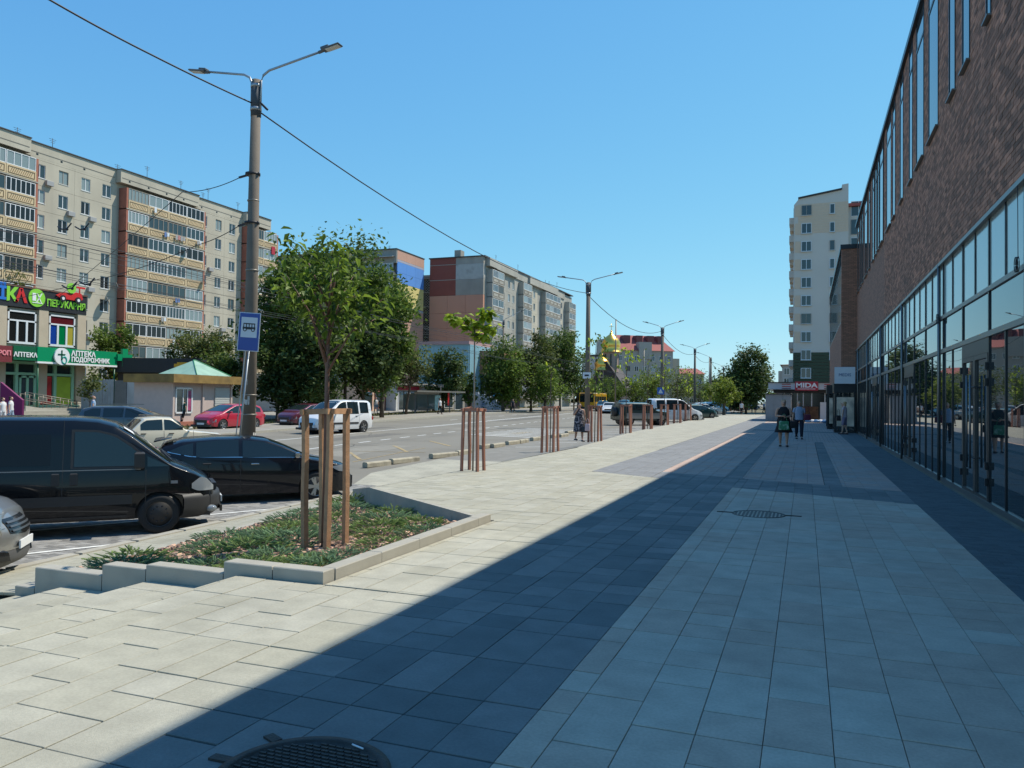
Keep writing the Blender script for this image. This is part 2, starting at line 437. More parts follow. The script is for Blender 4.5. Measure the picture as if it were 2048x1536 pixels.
def slabmats(n, c, c2, amt):
    kw = dict(rough=.8, var=.13, scale=5, bump=.3, bscale=170, stain=.38, sscale=1.3, detail=9, macro=.09)
    return (mat(n, c, orand=amt, tint2=c2, dirt=tuple(x*.62 for x in c), **kw), mat(n+'_joined', c, tone=amt, tint2=c2, dirt=tuple(x*.62 for x in c), **kw))
mL = slabmats('pale_slab', (.378, .358, .272), (.35, .335, .268), .09)
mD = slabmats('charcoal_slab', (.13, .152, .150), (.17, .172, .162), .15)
mG = slabmats('grey_slab', (.50, .39, .30), (.42, .375, .30), .12)
mP = slabmats('rosy_slab', (.44, .31, .25), (.29, .26, .235), .10)
mB = slabmats('band_slab', (.22, .222, .222), (.19, .192, .192), .1)
mK = slabmats('rosy_line_slab', (.46, .33, .26), (.42, .31, .25), .08)
flat = lambda x, y: 0.0
def basest(name, poly, z=-.022, m_=None):
    mb = MB(); mb.sheet([(p[0], p[1], z) for p in poly], .02)
    return tag(mb.build(name, m_ or m_mortar), kind='structure')
# crossing band edges (skewed 21 degrees)
e1 = (0.426, 1.0, -(15.23+.426*-1.27))     # y + .426x >= c  (far side of near edge)
nearE = lambda x: 15.23-.426*(x+1.27)
farE = lambda x: 17.65-.40*(x+2.6)
def above(fn, sl):   # keep y >= line
    c0 = fn(0.0); return (sl, 1.0, -c0)
kN, kF = .426, .40
CROSS[:] = [.0012, .0022]
# 1. pale field on the left
lens = [1, 1, 2, 2]
P = layout(-4.75, -2.83, .30, -1.5, 5.73, lens, 3, first=.385, ystart=.06)
st = basest('pale_paving', [(-4.75, -3), (-2.83, -3), (-2.83, 5.73), (-4.75, 5.73)])
zone('pale', P, [(0, 1, 3), (0, -1, 5.70), (-0, -1, 5.7)], flat, mL[0], mL[1], 5, 150, st)
P = layout(-3.85, -2.83, .317, 5.73, 9.9, lens, 4, ystart=.06)
P2 = layout(-7.22, -2.83, .31, 5.73, 26, [1, 1, 1, 2], 6, ystart=.06)
lineA = (.77, 1.0, -(9.55+.77*-3.85))
st2 = basest('pale_paving', [(-3.83, 5.7), (-2.83, 5.7), (-2.83, 60), (-7.9, 60), (-7.35, 20), (-7.22, 12.2), (-3.85, 9.55)])
zone('pale2', P, [(0, 1, -5.72), (0, -1, 9.55)], flat, mL[0], mL[1], 7, 60, st2)
def greytip(p):   # the grey tapering band starts at y 17.2
    return p
P2 = [p for p in P2 if p[2][1] > 9.5]
zone('pale3', [p for p in P2 if p[0][0] < -2.9 or True], [lineA, (0, 1, -9.55), (-.75, 1.0, 1e9) if False else (0, 1, -9.55), (0, -1, 16.36)], flat, mL[0], mL[1], 8, 240, st2)
zone('pale4', P2, [(0, 1, -16.36), (-1, 0, -4.52)], flat, mL[0], mL[1], 9, 0, st2)
zone('pale5', P2, [(0, 1, -16.36), (1, 0, 4.52), (-.85/1.63, -1, 17.21-.85/1.63*4.5)], flat, mL[0], mL[1], 10, 0, st2)
# far part of the pale field: sheet with fine joints in the material
def brickmat(name, c, c2, mortar, bw, bh, rough=.85, ms=.006, off=.5, rot=0.0, bump=.3):
    M = bpy.data.materials.new(name); M.use_nodes = True; n = M.node_tree; b = n.nodes['Principled BSDF']; b.inputs['Roughness'].default_value = rough
    geo = n.nodes.new('ShaderNodeNewGeometry'); mp = n.nodes.new('ShaderNodeMapping'); mp.inputs['Rotation'].default_value = (0, 0, rot)
    br = n.nodes.new('ShaderNodeTexBrick'); br.inputs['Scale'].default_value = 1; br.offset = off
    br.inputs['Brick Width'].default_value = bw; br.inputs['Row Height'].default_value = bh; br.inputs['Mortar Size'].default_value = ms
    br.inputs['Color1'].default_value = (*c, 1); br.inputs['Color2'].default_value = (*c2, 1); br.inputs['Mortar'].default_value = (*mortar, 1)
    n.links.new(geo.outputs['Position'], mp.inputs[0]); n.links.new(mp.outputs[0], br.inputs[0])
    nz = n.nodes.new('ShaderNodeTexNoise'); nz.inputs['Scale'].default_value = 1.3; nz.inputs['Detail'].default_value = 6; n.links.new(geo.outputs['Position'], nz.inputs[0])
    mr = n.nodes.new('ShaderNodeMapRange'); n.links.new(nz.outputs['Fac'], mr.inputs[0]); mr.inputs[1].default_value = .3; mr.inputs[2].default_value = .7; mr.inputs[3].default_value = .85; mr.inputs[4].default_value = 1.12
    vm = n.nodes.new('ShaderNodeVectorMath'); vm.operation = 'SCALE'; n.links.new(br.outputs['Color'], vm.inputs[0]); n.links.new(mr.outputs[0], vm.inputs['Scale'])
    n.links.new(vm.outputs[0], b.inputs['Base Color']); return M
m_farpale = brickmat('pale_slabs_far', (.37, .35, .275), (.345, .33, .262), (.2, .2, .18), .62, .31, ms=.01)
m_farband = brickmat('grey_band_far', (.22, .222, .222), (.19, .192, .192), (.1, .1, .1), .62, .31, ms=.01)
m_farrose = brickmat('rosy_slabs_far', (.38, .29, .245), (.28, .25, .23), (.08, .08, .08), .31, .62, ms=.01)
m_farchar = brickmat('charcoal_slabs_far', (.105, .128, .132), (.125, .138, .14), (.04, .04, .04), .62, .31, ms=.01)
def flatpoly(name, pts, z, m_):
    mb = MB(); mb.quad(*[(p[0], p[1], z) for p in pts]); return tag(mb.build(name, m_), kind='structure')
flatpoly('pale_paving_far', [(-7.3, 25.8), (-4.55, 25.8), (-4.9, 110), (-10.2, 110), (-9.4, 70), (-8.4, 40)], -.003, m_farpale)
# 2. grey tapering band and rosy line, x -4.5 .. -2.85
st = basest('grey_paving_band', [(-4.52, 17.0), (-2.83, 16.3), (-2.83, 30), (-4.52, 30)], z=-.021)
Pb = layout(-4.52, -3.05, .31, 16, 26, [1, 1, 2], 21, ystart=.06)
zone('band', Pb, [(.85/1.63, 1, -(17.21-.85/1.63*4.5))], flat, mB[0], mB[1], 22, 0, st)
Pk = layout(-3.05, -2.84, .21, 17.9, 40, [2, 2], 23, ystart=.06)
zone('pink', Pk, [(0, 1, -17.9)], flat, mK[0], mK[1], 24, 0, st, cname='rosy_edge_slab')
Pk = layout(-3.05, -2.83, .21, 16, 17.9, [1, 2], 25, ystart=.06)
zone('pk2', Pk, [(0, -1, 17.9), (.85/1.63, 1, -(17.21-.85/1.63*4.5))], flat, mB[0], mB[1], 26, 0, st)
flatpoly('grey_paving_band_far', [(-4.53, 25.9), (-3.06, 25.9), (-3.06, 110), (-4.9, 110)], -.0032, m_farband)
flatpoly('rosy_line_far', [(-3.05, 39.8), (-2.84, 39.8), (-2.84, 110), (-3.05, 110)], -.003, mK[1])
CROSS[:] = [.0045, 0.0]
# 3. charcoal band at the shadow edge and the crossing band
st = basest('charcoal_paving', [(-2.83, -3), (1.7, -3), (2.6, -3), (2.6, 60), (-2.83, 60)], z=-.0215)
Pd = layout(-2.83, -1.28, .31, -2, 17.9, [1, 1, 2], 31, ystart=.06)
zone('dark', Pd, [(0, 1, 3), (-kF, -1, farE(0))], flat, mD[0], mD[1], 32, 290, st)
Px = layout(-1.28, 1.68, .31, 13, 18, [1, 2], 33, ystart=.06)
zone('cross', Px, [above(nearE, kN), (-kF, -1, farE(0))], flat, mD[0], mD[1], 34, 0, st)
# 4. the grey field
st = basest('grey_paving', [(-1.28, -3), (1.68, -3), (1.68, 13.9), (-1.28, 15.2)], z=-.020)
Pg = layout(-1.28, 1.68, .31, -1.5, 15.5, [1, 1, 2, 2], 41, ystart=.06)
zone('grey', Pg, [(0, 1, 3), (-kN, -1, nearE(0))], flat, mG[0], mG[1], 42, 300, st)
# 5. small pavers along the glass
kw = dict(rough=.85, var=.08, scale=5, bump=.3, bscale=150, stain=.15, sscale=1.2)
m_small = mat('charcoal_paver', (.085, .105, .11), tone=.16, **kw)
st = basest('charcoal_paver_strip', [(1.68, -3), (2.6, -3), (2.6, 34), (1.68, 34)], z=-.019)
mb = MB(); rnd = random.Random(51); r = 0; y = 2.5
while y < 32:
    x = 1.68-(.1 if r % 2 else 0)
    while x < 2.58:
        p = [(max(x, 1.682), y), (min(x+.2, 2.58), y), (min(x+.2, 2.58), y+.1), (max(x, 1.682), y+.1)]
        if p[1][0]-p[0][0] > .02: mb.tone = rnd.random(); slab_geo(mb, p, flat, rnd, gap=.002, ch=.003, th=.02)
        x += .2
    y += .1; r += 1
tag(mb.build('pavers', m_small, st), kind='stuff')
# 6. beyond the crossing band: rosy fields with charcoal stripes
st = basest('rosy_paving', [(-2.83, 17.6), (1.68, 15.8), (1.68, 34), (-2.83, 34)], z=-.0205)
FF = [(kF, 1, -farE(0))]
def rosy(x0, x1, seed, n, mm): 
    Pz = layout(x0, x1, .31, 15, 34, [1, 1, 2], seed, ystart=.06); zone('r', Pz, FF, flat, mm[0], mm[1], seed+1, n, st)
rosy(-2.83, -1.6, 61, 60, mP); rosy(-1.6, -1.24, 63, 12, mD); rosy(-1.24, .36, 65, 90, mP); rosy(.36, .68, 67, 12, mD); rosy(.68, 1.68, 69, 60, mP)
flatpoly('rosy_paving_far', [(-2.83, 33.9), (1.68, 33.9), (1.68, 120), (-2.83, 120)], -.003, m_farrose)
flatpoly('charcoal_paving_far', [(1.684, 31.9), (2.6, 31.9), (2.6, 120), (1.684, 120)], -.003, m_farchar)
flatpoly('charcoal_stripe_far', [(-1.6, 34.1), (-1.24, 34.1), (-1.24, 46), (-1.6, 46)], .0012, m_farchar)
flatpoly('charcoal_cross_far', [(-2.83, 47.3), (1.68, 45.4), (1.68, 46.6), (-2.83, 48.5)], .0013, m_farchar)

CROSS[:] = [.0012, .0022]
# ------------------------------------------------------------------ steps down to the car park
def zst(x, y): return 0.0
tr = [(-4.75, -5.80, -.15), (-5.80, -6.85, -.30), (-6.85, -7.5, -.45)]
for i, (xa, xb, z) in enumerate(tr):
    mb = MB(); mb.box(xb+.001, -3, z-.4, xa-.002, 5.715, z-.03); so = tag(mb.build('step', m_kerb), kind='structure')
    Ps = layout(xb, xa, (xa-xb)/round((xa-xb)/.33), -1.5, 5.73, [1, 2, 2], 80+i, ystart=.06)
    zone('s', Ps, [(0, -1, 5.712), (0, 1, 3)], lambda x, y, z=z: z, mL[0], mL[1], 90+i, 70, so)
mb = MB(); mb.box(-4.76, -3, -.5, -4.748, 5.715, -.031); tag(mb.build('riser', m_kerb), kind='structure')
# lower walk beside the parking bays
def zlow(x, y): return -.6+max(0, min(1, (x+9.3)/1.8))*.04 if y < 6 else float(-.62+ (x+9.35)*.10)
mb = MB(); mb.sheet([(-9.6, -3, -.63), (-7.5, -3, -.60), (-7.5, 6.3, -.60), (-9.4, 6.4, -.63)], .1)
so = tag(mb.build('lower_walk', m_kerb), kind='structure')
Ps = layout(-9.25, -7.5, .30, -1.5, 6.1, [1, 2, 2], 99, ystart=.06)
zone('lw', Ps, [(0, -1, 5.9), (0, 1, 3)], lambda x, y: -.6+.0*(x), mL[0], mL[1], 98, 120, so)
# ramped strip between planter and parking
def lerp(a, b, t): return tuple(a[i]+(b[i]-a[i])*t for i in range(3))
A0, A1 = (-7.56, 5.9, -.50), (-8.55, 13.75, -.40)      # planter side
B0, B1 = (-9.15, 5.9, -.62), (-9.95, 15.4, -.66)       # parking side
mb = MB(); N = 12
mb.grid([[lerp(A0, A1, i/N), lerp(B0, B1, i/N)][::-1] for i in range(N+1)])
so = tag(mb.build('side_walk_strip', m_mortar), kind='structure')
mb = MB(); rnd = random.Random(5)
for i in range(30):
    for j in range(4):
        t0, t1 = i/30, (i+1)/30; u0, u1 = j/4, (j+1)/4
        q = [lerp(lerp(A0, A1, t), lerp(B0, B1, t), u) for t, u in ((t0, u0), (t1, u0), (t1, u1), (t0, u1))]
        c = Vector([sum(k[a] for k in q)/4 for a in range(3)]); q = [tuple(c+(Vector(k)-c)*.985+Vector((0, 0, .02))) for k in q]
        m2 = MB(); m2.add([(k[0]-c.x, k[1]-c.y, k[2]-c.z) for k in q]+[(k[0]-c.x, k[1]-c.y, k[2]-c.z-.03) for k in q], [(0, 3, 2, 1)]+[(a, (a+1) % 4, 4+(a+1) % 4, 4+a) for a in range(4)])
        m2.build('slab', mL[0], so, tuple(c))
# kerb between strip and parking
mb = MB(); K = 9
for i in range(K):
    a = lerp(B0, B1, i/K+.003); b = lerp(B0, B1, (i+1)/K-.003)
    m2 = MB(); m2.bar((a[0]-.075, a[1], a[2]-.06), (b[0]-.075, b[1], b[2]-.06), .15, .2)
    m2.build('kerb_stone', m_kerb, so)
# pale apron sloping to the wheel stops, and the grey paved bays
def zs(x, y):
    t = min(1, max(0, (-7.25-x)/2.3)); return t*zr(y)
def gridpoly(name, fx0, fx1, ys, m_, dz=0.0, nx=8):
    mb = MB(); rows = []
    for y in ys: rows.append([(fx1(y)+(fx0(y)-fx1(y))*i/nx, y, zs(fx1(y)+(fx0(y)-fx1(y))*i/nx, y)+dz) for i in range(nx+1)])
    mb.grid(rows); return tag(mb.build(name, m_), kind='structure')
m_apr = brickmat('apron_slabs', (.37, .35, .275), (.345, .33, .262), (.16, .16, .15), .62, .31, ms=.006)
gridpoly('pale_apron', lambda y: float(np.interp(y, [12.2, 13.75, 15.5, 20, 24.5], [-7.25, -8.5, -10.2, -11.9, -11.9])), lambda y: -7.22, [12.25, 13, 13.75, 15, 16, 18, 20, 22, 24.5], m_apr, .002)
gridpoly('grey_bay_paving', lambda y: -11.95, lambda y: float(np.interp(y, [24.5, 27, 40, 60, 90], [-7.25, -7.75, -8.45, -9.1, -9.9])), [24.5, 26, 28, 32, 38, 49, 60, 75, 90], m_park2, .002)
# parking pavers by the planter
mb = MB(); mb.grid([[(-9.2 if y < 5 else -9.25-(y-5.9)*.084, y, zr(y)-.012), (-15.5, y, zr(y)-.012)] for y in (-2, 2, 5.9, 10, 14, 15.4)])
so = tag(mb.build('parking_bay', m_mortar), kind='structure')
mb = MB(); rnd = random.Random(17); y = 3.0; r = 0
while y < 17.5:
    x = -15.4-(.1 if r % 2 else 0)
    while x < -9.3:
        xe = -9.28-(y-5.9)*.084
        if x+.2 < xe+.05 and not (y > 15.3 and x > -10.2):
            p = [(x, y), (min(x+.2, xe), y), (min(x+.2, xe), y+.1), (x, y+.1)]
            if p[1][0]-p[0][0] > .03: mb.tone = rnd.random(); slab_geo(mb, p, lambda a, b: zr(b)+.004, rnd, gap=.003, ch=.004, th=.02)
        x += .2
    y += .1; r += 1
tag(mb.build('paver_field', m_park, so), kind='stuff')
mb = MB()
def stroke2(a, b, w, dz=.012): stroke(mb, a, b, w, dz)
for (a, b) in [((60, 1107), (300, 1082)), ((432, 1029), (600, 1014)), ((-40, 1180), (0, 1172))]:
    A = atz(*a, -.73); B = atz(*b, -.73); d = (B-A).normalized(); stroke2(A-d*4.5, A+d*1.3, .1)
tag(mb.build('bay_line', m_paint), kind='structure')
# wheel stops
m_ws = mat('wheel_stop_concrete', (.36, .33, .25), .9, var=.2, scale=5, bump=.5, bscale=50, stain=.4, sscale=2)
WSN = ['nearest', 'second', 'third', 'fourth', 'fifth', 'sixth', 'seventh', 'eighth', 'ninth', 'tenth', 'eleventh', 'farthest']
for wi, (a, b, dz) in enumerate([((727, 936), (780, 929), 0), ((782, 929), (835, 921), 0), ((862, 918), (912, 911), 0), ((913, 911), (940, 906), 0), ((960, 898), (980, 895), 0), ((982, 896), (1008, 892), 0), ((1014, 890), (1036, 887), 0), ((1038, 887), (1053, 884), 0), ((1064, 882), (1082, 879), 0), ((1104, 876), (1116, 874), 0), ((1118, 875), (1135, 872), 0), ((1133, 868), (1147, 866), 0)]):
    A = grd(*a); B = grd(*b); d = B-A; L = max(1.0, d.length)*.96; c = (A+B)/2
    o = emp('wheel_stop', None, 'wheel stop', (c.x, c.y, zs(c.x, c.y)), math.atan2(d.y, d.x), 'concrete wheel stops at the edge of the parking bays')
    rr = random.Random(a[0]); o.rotation_euler.z += rr.uniform(-.06, .06)
    m2 = MB(); h = .16; w = .2
    prof = [(-w/2, 0), (w/2, 0), (w/2, h*.75), (w/2-.04, h), (-w/2+.04, h), (-w/2, h*.75)]
    vs = [(-L/2, p[0], p[1]) for p in prof]+[(L/2, p[0], p[1]) for p in prof]
    m2.add(vs, [tuple(range(6)), tuple(reversed(range(6, 12)))]+[(i, 6+i, 6+(i+1) % 6, (i+1) % 6) for i in range(6)]); 
    bpy.data.objects.remove(o); o = m2.build('wheel_stop', m_ws, None, (c.x, c.y, zs(c.x, c.y)+.002), (0, 0, math.atan2(d.y, d.x)+rr.uniform(-.06, .06)))
    tag(o, WSN[wi]+' concrete wheel stop block of the row along the bays'+('' if wi else ', beside the black hatchback'), 'wheel stop', 'concrete wheel stops at the edge of the parking bays')
# ------------------------------------------------------------------ the brick and glass building on the right
XF = 2.66
m_frame = mat('dark_metal_frame', (.03, .035, .042), .35, metal=.6, spec=.5)
m_framel = mat('grey_metal_frame', (.22, .22, .21), .4, metal=.7)
m_glass = glassm('facade_glass', (.02, .028, .03), rough=.012, ior=2.25, wav=.06)
m_glasst = glassm('frosted_band_glass', (.30, .36, .34), rough=.10, ior=2.2, wav=.03)
m_slit = glassm('slit_glass', (.04, .06, .07), rough=.02, ior=2.5, wav=.04)
m_brick = mat('brown_brick', (.25, .132, .085), .85, tone=.38, tint2=(.39, .19, .12), var=.15, scale=2, bump=.35, bscale=80, stain=.25, sscale=.5, dirt=(.13, .10, .085))
m_bricko = mat('brown_brick_single', (.25, .132, .085), .85, orand=.38, tint2=(.39, .19, .12), var=.15, scale=2, bump=.35, bscale=80)
m_bmort = mat('brick_mortar', (.07, .055, .045), .95)
m_bfar = None
def wallbrick(name):
    M = bpy.data.materials.new(name); M.use_nodes = True; n = M.node_tree; b = n.nodes['Principled BSDF']; b.inputs['Roughness'].default_value = .85
    geo = n.nodes.new('ShaderNodeNewGeometry'); sp = n.nodes.new('ShaderNodeSeparateXYZ'); cb = n.nodes.new('ShaderNodeCombineXYZ')
    n.links.new(geo.outputs['Position'], sp.inputs[0]); 
    ad = n.nodes.new('ShaderNodeMath'); ad.operation = 'ADD'; n.links.new(sp.outputs[0], ad.inputs[0]); n.links.new(sp.outputs[1], ad.inputs[1])
    n.links.new(ad.outputs[0], cb.inputs[0]); n.links.new(sp.outputs[2], cb.inputs[1])
    br = n.nodes.new('ShaderNodeTexBrick'); br.inputs['Scale'].default_value = 1; br.inputs['Brick Width'].default_value = .25; br.inputs['Row Height'].default_value = .075
    br.inputs['Mortar Size'].default_value = .006; br.inputs['Color1'].default_value = (.235, .128, .085, 1); br.inputs['Color2'].default_value = (.37, .185, .12, 1); br.inputs['Mortar'].default_value = (.07, .055, .045, 1)
    n.links.new(cb.outputs[0], br.inputs[0]); n.links.new(br.outputs[0], b.inputs['Base Color']); return M
m_bfar = wallbrick('brown_brick_far')
mall = emp('mall_building', 'long brown brick building with a dark glazed shop front and tall slit windows', 'building', (XF, 6, 0))
OX, OY = XF, 6.0
def L(x, y, z=0): return (x-OX, y-OY, z)
bays = [5.0, 7.3, 9.55, 11.75, 13.87, 16.02, 18.15, 18.68, 20.7, 22.77, 24.83, 25.4, 27.43, 29.6, 31.7, 32.2, 34.0, 36.2, 38.45, 38.95, 41.1, 43.2, 45.2, 45.7, 47.4]
slits = [(1.3, 1.0), (5.1, .35), (7.8, .35), (9.9, .7), (11.6, .33), (13.72, .34), (15.38, .68), (16.79, .68), (18.82, 1.4), (21.02, 1.32), (23.14, .71), (25.25, .8), (27.43, .8), (28.72, 1.5), (31.59, 1.36), (33.3, .55), (34.42, .62), (35.67, .75), (37.83, .63), (39.57, 1.5), (42.3, .6), (43.7, .6), (45.3, 1.3)]
Y0, Y1 = 3.5, 47.5
ZB0, ZS, ZT = 4.49, 7.64, 11.42
# wall body (recessed joint plane), then bricks proud of it
mb = MB()
mb.box(XF+.02-OX, Y0-OY, ZB0, XF+.5-OX, Y1-OY, ZS)
edges = [Y0]
for y, w in slits: edges += [y, y+w]
edges.append(Y1)
for i in range(0, len(edges), 2):
    if edges[i+1] > Y0 and edges[i+1] > edges[i]: mb.box(XF+.02-OX, max(edges[i], Y0)-OY, ZS, XF+.5-OX, edges[i+1]-OY, ZT)
wall = mb.build('wall', m_bfar, mall)
for y, w in slits:
    if y < Y0: continue
    m2 = MB(); t = .035; z0, z1 = ZS, ZT-.02; a, b = y-OY, y+w-OY
    for (ya, yb, za, zb) in ((a, a+t, z0, z1), (b-t, b, z0, z1), (a+t, b-t, z0, z0+t), (a+t, b-t, 10.62, 10.70)):
        m2.box(XF-.014-OX, ya, za, XF+.13-OX, yb, zb)
    f = m2.build('slit_window', m_frame, mall)
    m3 = MB(); m3.box(XF-.002-OX, a+t, z0+t, XF+.03-OX, b-t, 10.62); m3.build('pane', m_slit, f)
    m3 = MB(); m3.box(XF-.002-OX, a+t, 10.70, XF+.03-OX, b-t, z1); m3.build('pane', m_slit, f)
    m3 = MB(); m3.box(XF-.07-OX, a-.03, z0-.03, XF+.02-OX, b+.03, z0-.001); m3.build('sill', m_framel, f)
# bricks
rnd = random.Random(3); bricks = []
BW, BH, G = .25, .075, .008
r = 0; z = ZB0+.09
while z < ZT-.07:
    y = Y0+(.125 if r % 2 else 0)
    ymax = 31.0
    while y < ymax:
        ya, yb = y, y+BW
        if z+BH > ZS-.035:
            for sy, sw in slits:
                if ya < sy+sw+.005 and yb > sy-.005:
                    if ya < sy-.02: yb = sy-.005
                    elif yb > sy+sw+.02: ya = sy+sw+.005
                    else: ya = yb
        if yb-ya > .03: bricks.append((ya, yb, z))
        y += BW
    z += BH; r += 1
def bsize(q): 
    p = Vector((XF, q[0], q[2]))-EYEV; d = p.dot(CF)
    if d < 1: return 0
    X = FPX*p.dot(CR)/d; Y = FPX*p.dot(CU)/d
    return (1/d if abs(X) < 1030 and abs(Y) < 770 else 0)
bricks.sort(key=lambda q: -bsize(q))
unit = {}
def brickgeo(mb, y0, y1, z0, z1, dx):
    c = .004; x = XF-OX-dx; x1 = XF+.02-OX
    a, b, c0, d0 = y0+G/2, y1-G/2, z0+G/2, z1-G/2
    vs = [(x1, a, c0), (x1, b, c0), (x1, b, d0), (x1, a, d0), (x, a, c0), (x, b, c0), (x, b, d0), (x, a, d0)]
    mb.add(vs, [(4, 7, 6, 5), (0, 4, 5, 1), (1, 5, 6, 2), (2, 6, 7, 3), (3, 7, 4, 0)])
for q in bricks[:300]:
    k = round(q[1]-q[0], 2)
    if k not in unit:
        mb = MB(); mb.v = []; brickgeo(mb, OY, OY+(q[1]-q[0]), 0, BH, 0.0)
        mb2 = MB(); mb2.add([(v[0], v[1]-OY, v[2]) for v in mb.v], mb.f); unit[k] = mb2.mesh('brick', m_bricko)
    link('brick', unit[k], wall, (rnd.uniform(-.003, .003), q[0]-OY, q[2]))
mb = MB()
for q in bricks[300:]:
    if q[0] > 25 and rnd.random() < 0: continue
    mb.tone = rnd.random()*.8+.1; brickgeo(mb, q[0]-0, q[1]-0, q[2], q[2]+BH, rnd.uniform(-.003, .003))
mb2 = MB(); mb2.v = [(v[0], v[1]-OY, v[2]) for v in mb.v]; mb2.f, mb2.m, mb2.t, mb2.sm = mb.f, mb.m, mb.t, mb.sm
tag(mb2.build('bricks_farther', m_brick, wall), kind='stuff')
# parapet cap
mb = MB(); mb.box(XF-.09-OX, Y0-OY, ZT, XF+.6-OX, Y1-OY, ZT+.16); mb.build('parapet_cap', m_frame, mall)
# glazing
ZR1, ZR2, ZG0 = 2.665, 3.365, .10
gl = MB()
def pane(z0, z1, ya, yb, m_, fr, setb=.006):
    m3 = MB(); m3.box(XF+setb-OX, ya-OY, z0, XF+setb+.02-OX, yb-OY, z1); m3.build('pane', m_, fr)
tw = .055; fr = MB(); fr.box(XF+.04-OX, Y0-OY, .03, XF+.14-OX, bays[0]-OY, ZB0)
frame = fr.build('curtain_wall_frame', m_frame, mall)
for i, y in enumerate(bays):
    fr = MB(); fr.box(XF-.014-OX, y-tw/2-OY, 0.02, XF+.14-OX, y+tw/2-OY, ZB0); fr.build('mullion', m_frame, frame)
rl = MB()
for z, h, d in ((ZB0, .07, .07), (ZR2, .075, .024), (ZR1, .085, .027), (.02, .09, .028)):
    rl.box(XF-d-OX, bays[0]-OY, z, XF+.12-OX, Y1-OY, z+h)
rl.build('rail', m_framel, mall)
doors = {(13.87, 16.02), (22.77, 24.83), (31.7, 32.2), (20.7, 22.77) if False else (34.0, 36.2)}
m_door = mat('door_metal', (.09, .085, .08), .45, metal=.5)
m_steel = mat('brushed_steel', (.22, .22, .22), .4, metal=.8)
for a, b in zip(bays[:-1], bays[1:]):
    if b-a < .8:
        pane(ZR2+.075, ZB0, a+.03, b-.03, m_glasst, frame); pane(ZR1+.085, ZR2, a+.03, b-.03, m_glass, frame); pane(.11, ZR1, a+.03, b-.03, m_glass, frame)
        m3 = MB(); m3.tube([(XF-.05-OX, (a+b)/2-OY, .02), (XF-.05-OX, (a+b)/2-OY, ZB0+.05)], .028, 8); m3.build('downpipe', m_framel, mall)
        continue
    mid = (a+b)/2
    m3 = MB(); m3.box(XF-.010-OX, mid-.022-OY, ZR2+.075, XF+.12-OX, mid+.022-OY, ZB0)
    if (a, b) not in doors: m3.box(XF-.010-OX, mid-.022-OY, .11, XF+.12-OX, mid+.022-OY, ZR1)
    m3.build('mullion', m_frame, frame)
    pane(ZR2+.075, ZB0, a+.03, mid-.026, m_glasst, frame); pane(ZR2+.075, ZB0, mid+.026, b-.03, m_glasst, frame)
    pane(ZR1+.085, ZR2, a+.03, b-.03, m_glass, frame)
    if (a, b) not in doors:
        pane(.11, ZR1, a+.03, mid-.026, m_glass, frame); pane(.11, ZR1, mid+.026, b-.03, m_glass, frame)
    else:
        for s_, (ya, yb) in enumerate(((a+.03, mid-.004), (mid+.004, b-.03))):
            m3 = MB(); t = .075; z1 = 2.42
            for q in ((ya, ya+t, .04, z1), (yb-t, yb, .04, z1), (ya+t, yb-t, .04, .16), (ya+t, yb-t, z1-t, z1)):
                m3.box(XF-.02-OX, q[0]-OY, q[2], XF+.05-OX, q[1]-OY, q[3])
            d = m3.build('door_leaf', m_door, mall)
            m4 = MB(); m4.box(XF+.01-OX, ya+t-OY, .16, XF+.03-OX, yb-t-OY, z1-t); m4.build('pane', m_glass, d)
            m4 = MB(); yh = (yb-.14) if s_ == 0 else (ya+.14)
            m4.tube([(XF-.1-OX, yh-OY, .55), (XF-.1-OX, yh-OY, 2.1)], .017, 8)
            for zz in (.72, 1.9): m4.tube([(XF-.1-OX, yh-OY, zz), (XF-.01-OX, yh-OY, zz)], .01, 6)
            m4.build('handle', m_steel, d)
            m4 = MB(); yg = ya+.01 if s_ == 0 else yb-.01
            for zz in (.35, .6, 1.9, 2.15): m4.box(XF-.055-OX, yg-.03-OY, zz, XF-.02-OX, yg+.03-OY, zz+.12)
            m4.build('hinge', m_frame, d)
        m3 = MB(); m3.box(XF-.015-OX, a+.03-OY, 2.425, XF+.05-OX, b-.03-OY, ZR1); m3.build('lintel_panel', m_door, mall)
# blinds behind the upper band and a dark interior
m_int = mat('dim_interior', (.05, .05, .05), .9); m_blind = mat('window_film', (.35, .42, .43), .8)
mb = MB(); mb.box(XF+.45-OX, Y0-OY, -.4, XF+30-OX, Y1-OY, 11.2); mb.build('core', m_int, mall)
mb = MB(); mb.box(XF-.0-OX, Y0-OY, -.3, XF+.45-OX, Y1-OY, .018); mb.build('plinth', m_kerb, mall)
mb = MB(); mb.box(XF+.0-OX, Y0-OY, ZB0+.07, XF+.45-OX, Y1-OY, ZB0+.09); mb.build('soffit', m_frame, mall)
# loose cable loops on the glass
m_cable = mat('black_cable', (.015, .015, .015), .5)
mb = MB()
for k, (y, z) in enumerate(((11.85, 3.45), (18.4, 3.4))):
    for j in range(3):
        pts = [(XF-.06-j*.012-OX, y-OY+.06*math.cos(t)+.015*j, z+.10*math.sin(t)) for t in np.linspace(0, 6.2, 14)]
        mb.tube(pts, .006, 5)
    mb.tube([(XF-.06-OX, y-OY, z+.09), (XF-.06-OX, y-OY+.02, z+1.1)], .005, 5)
    mb.build('cable', m_cable, mall); mb = MB()
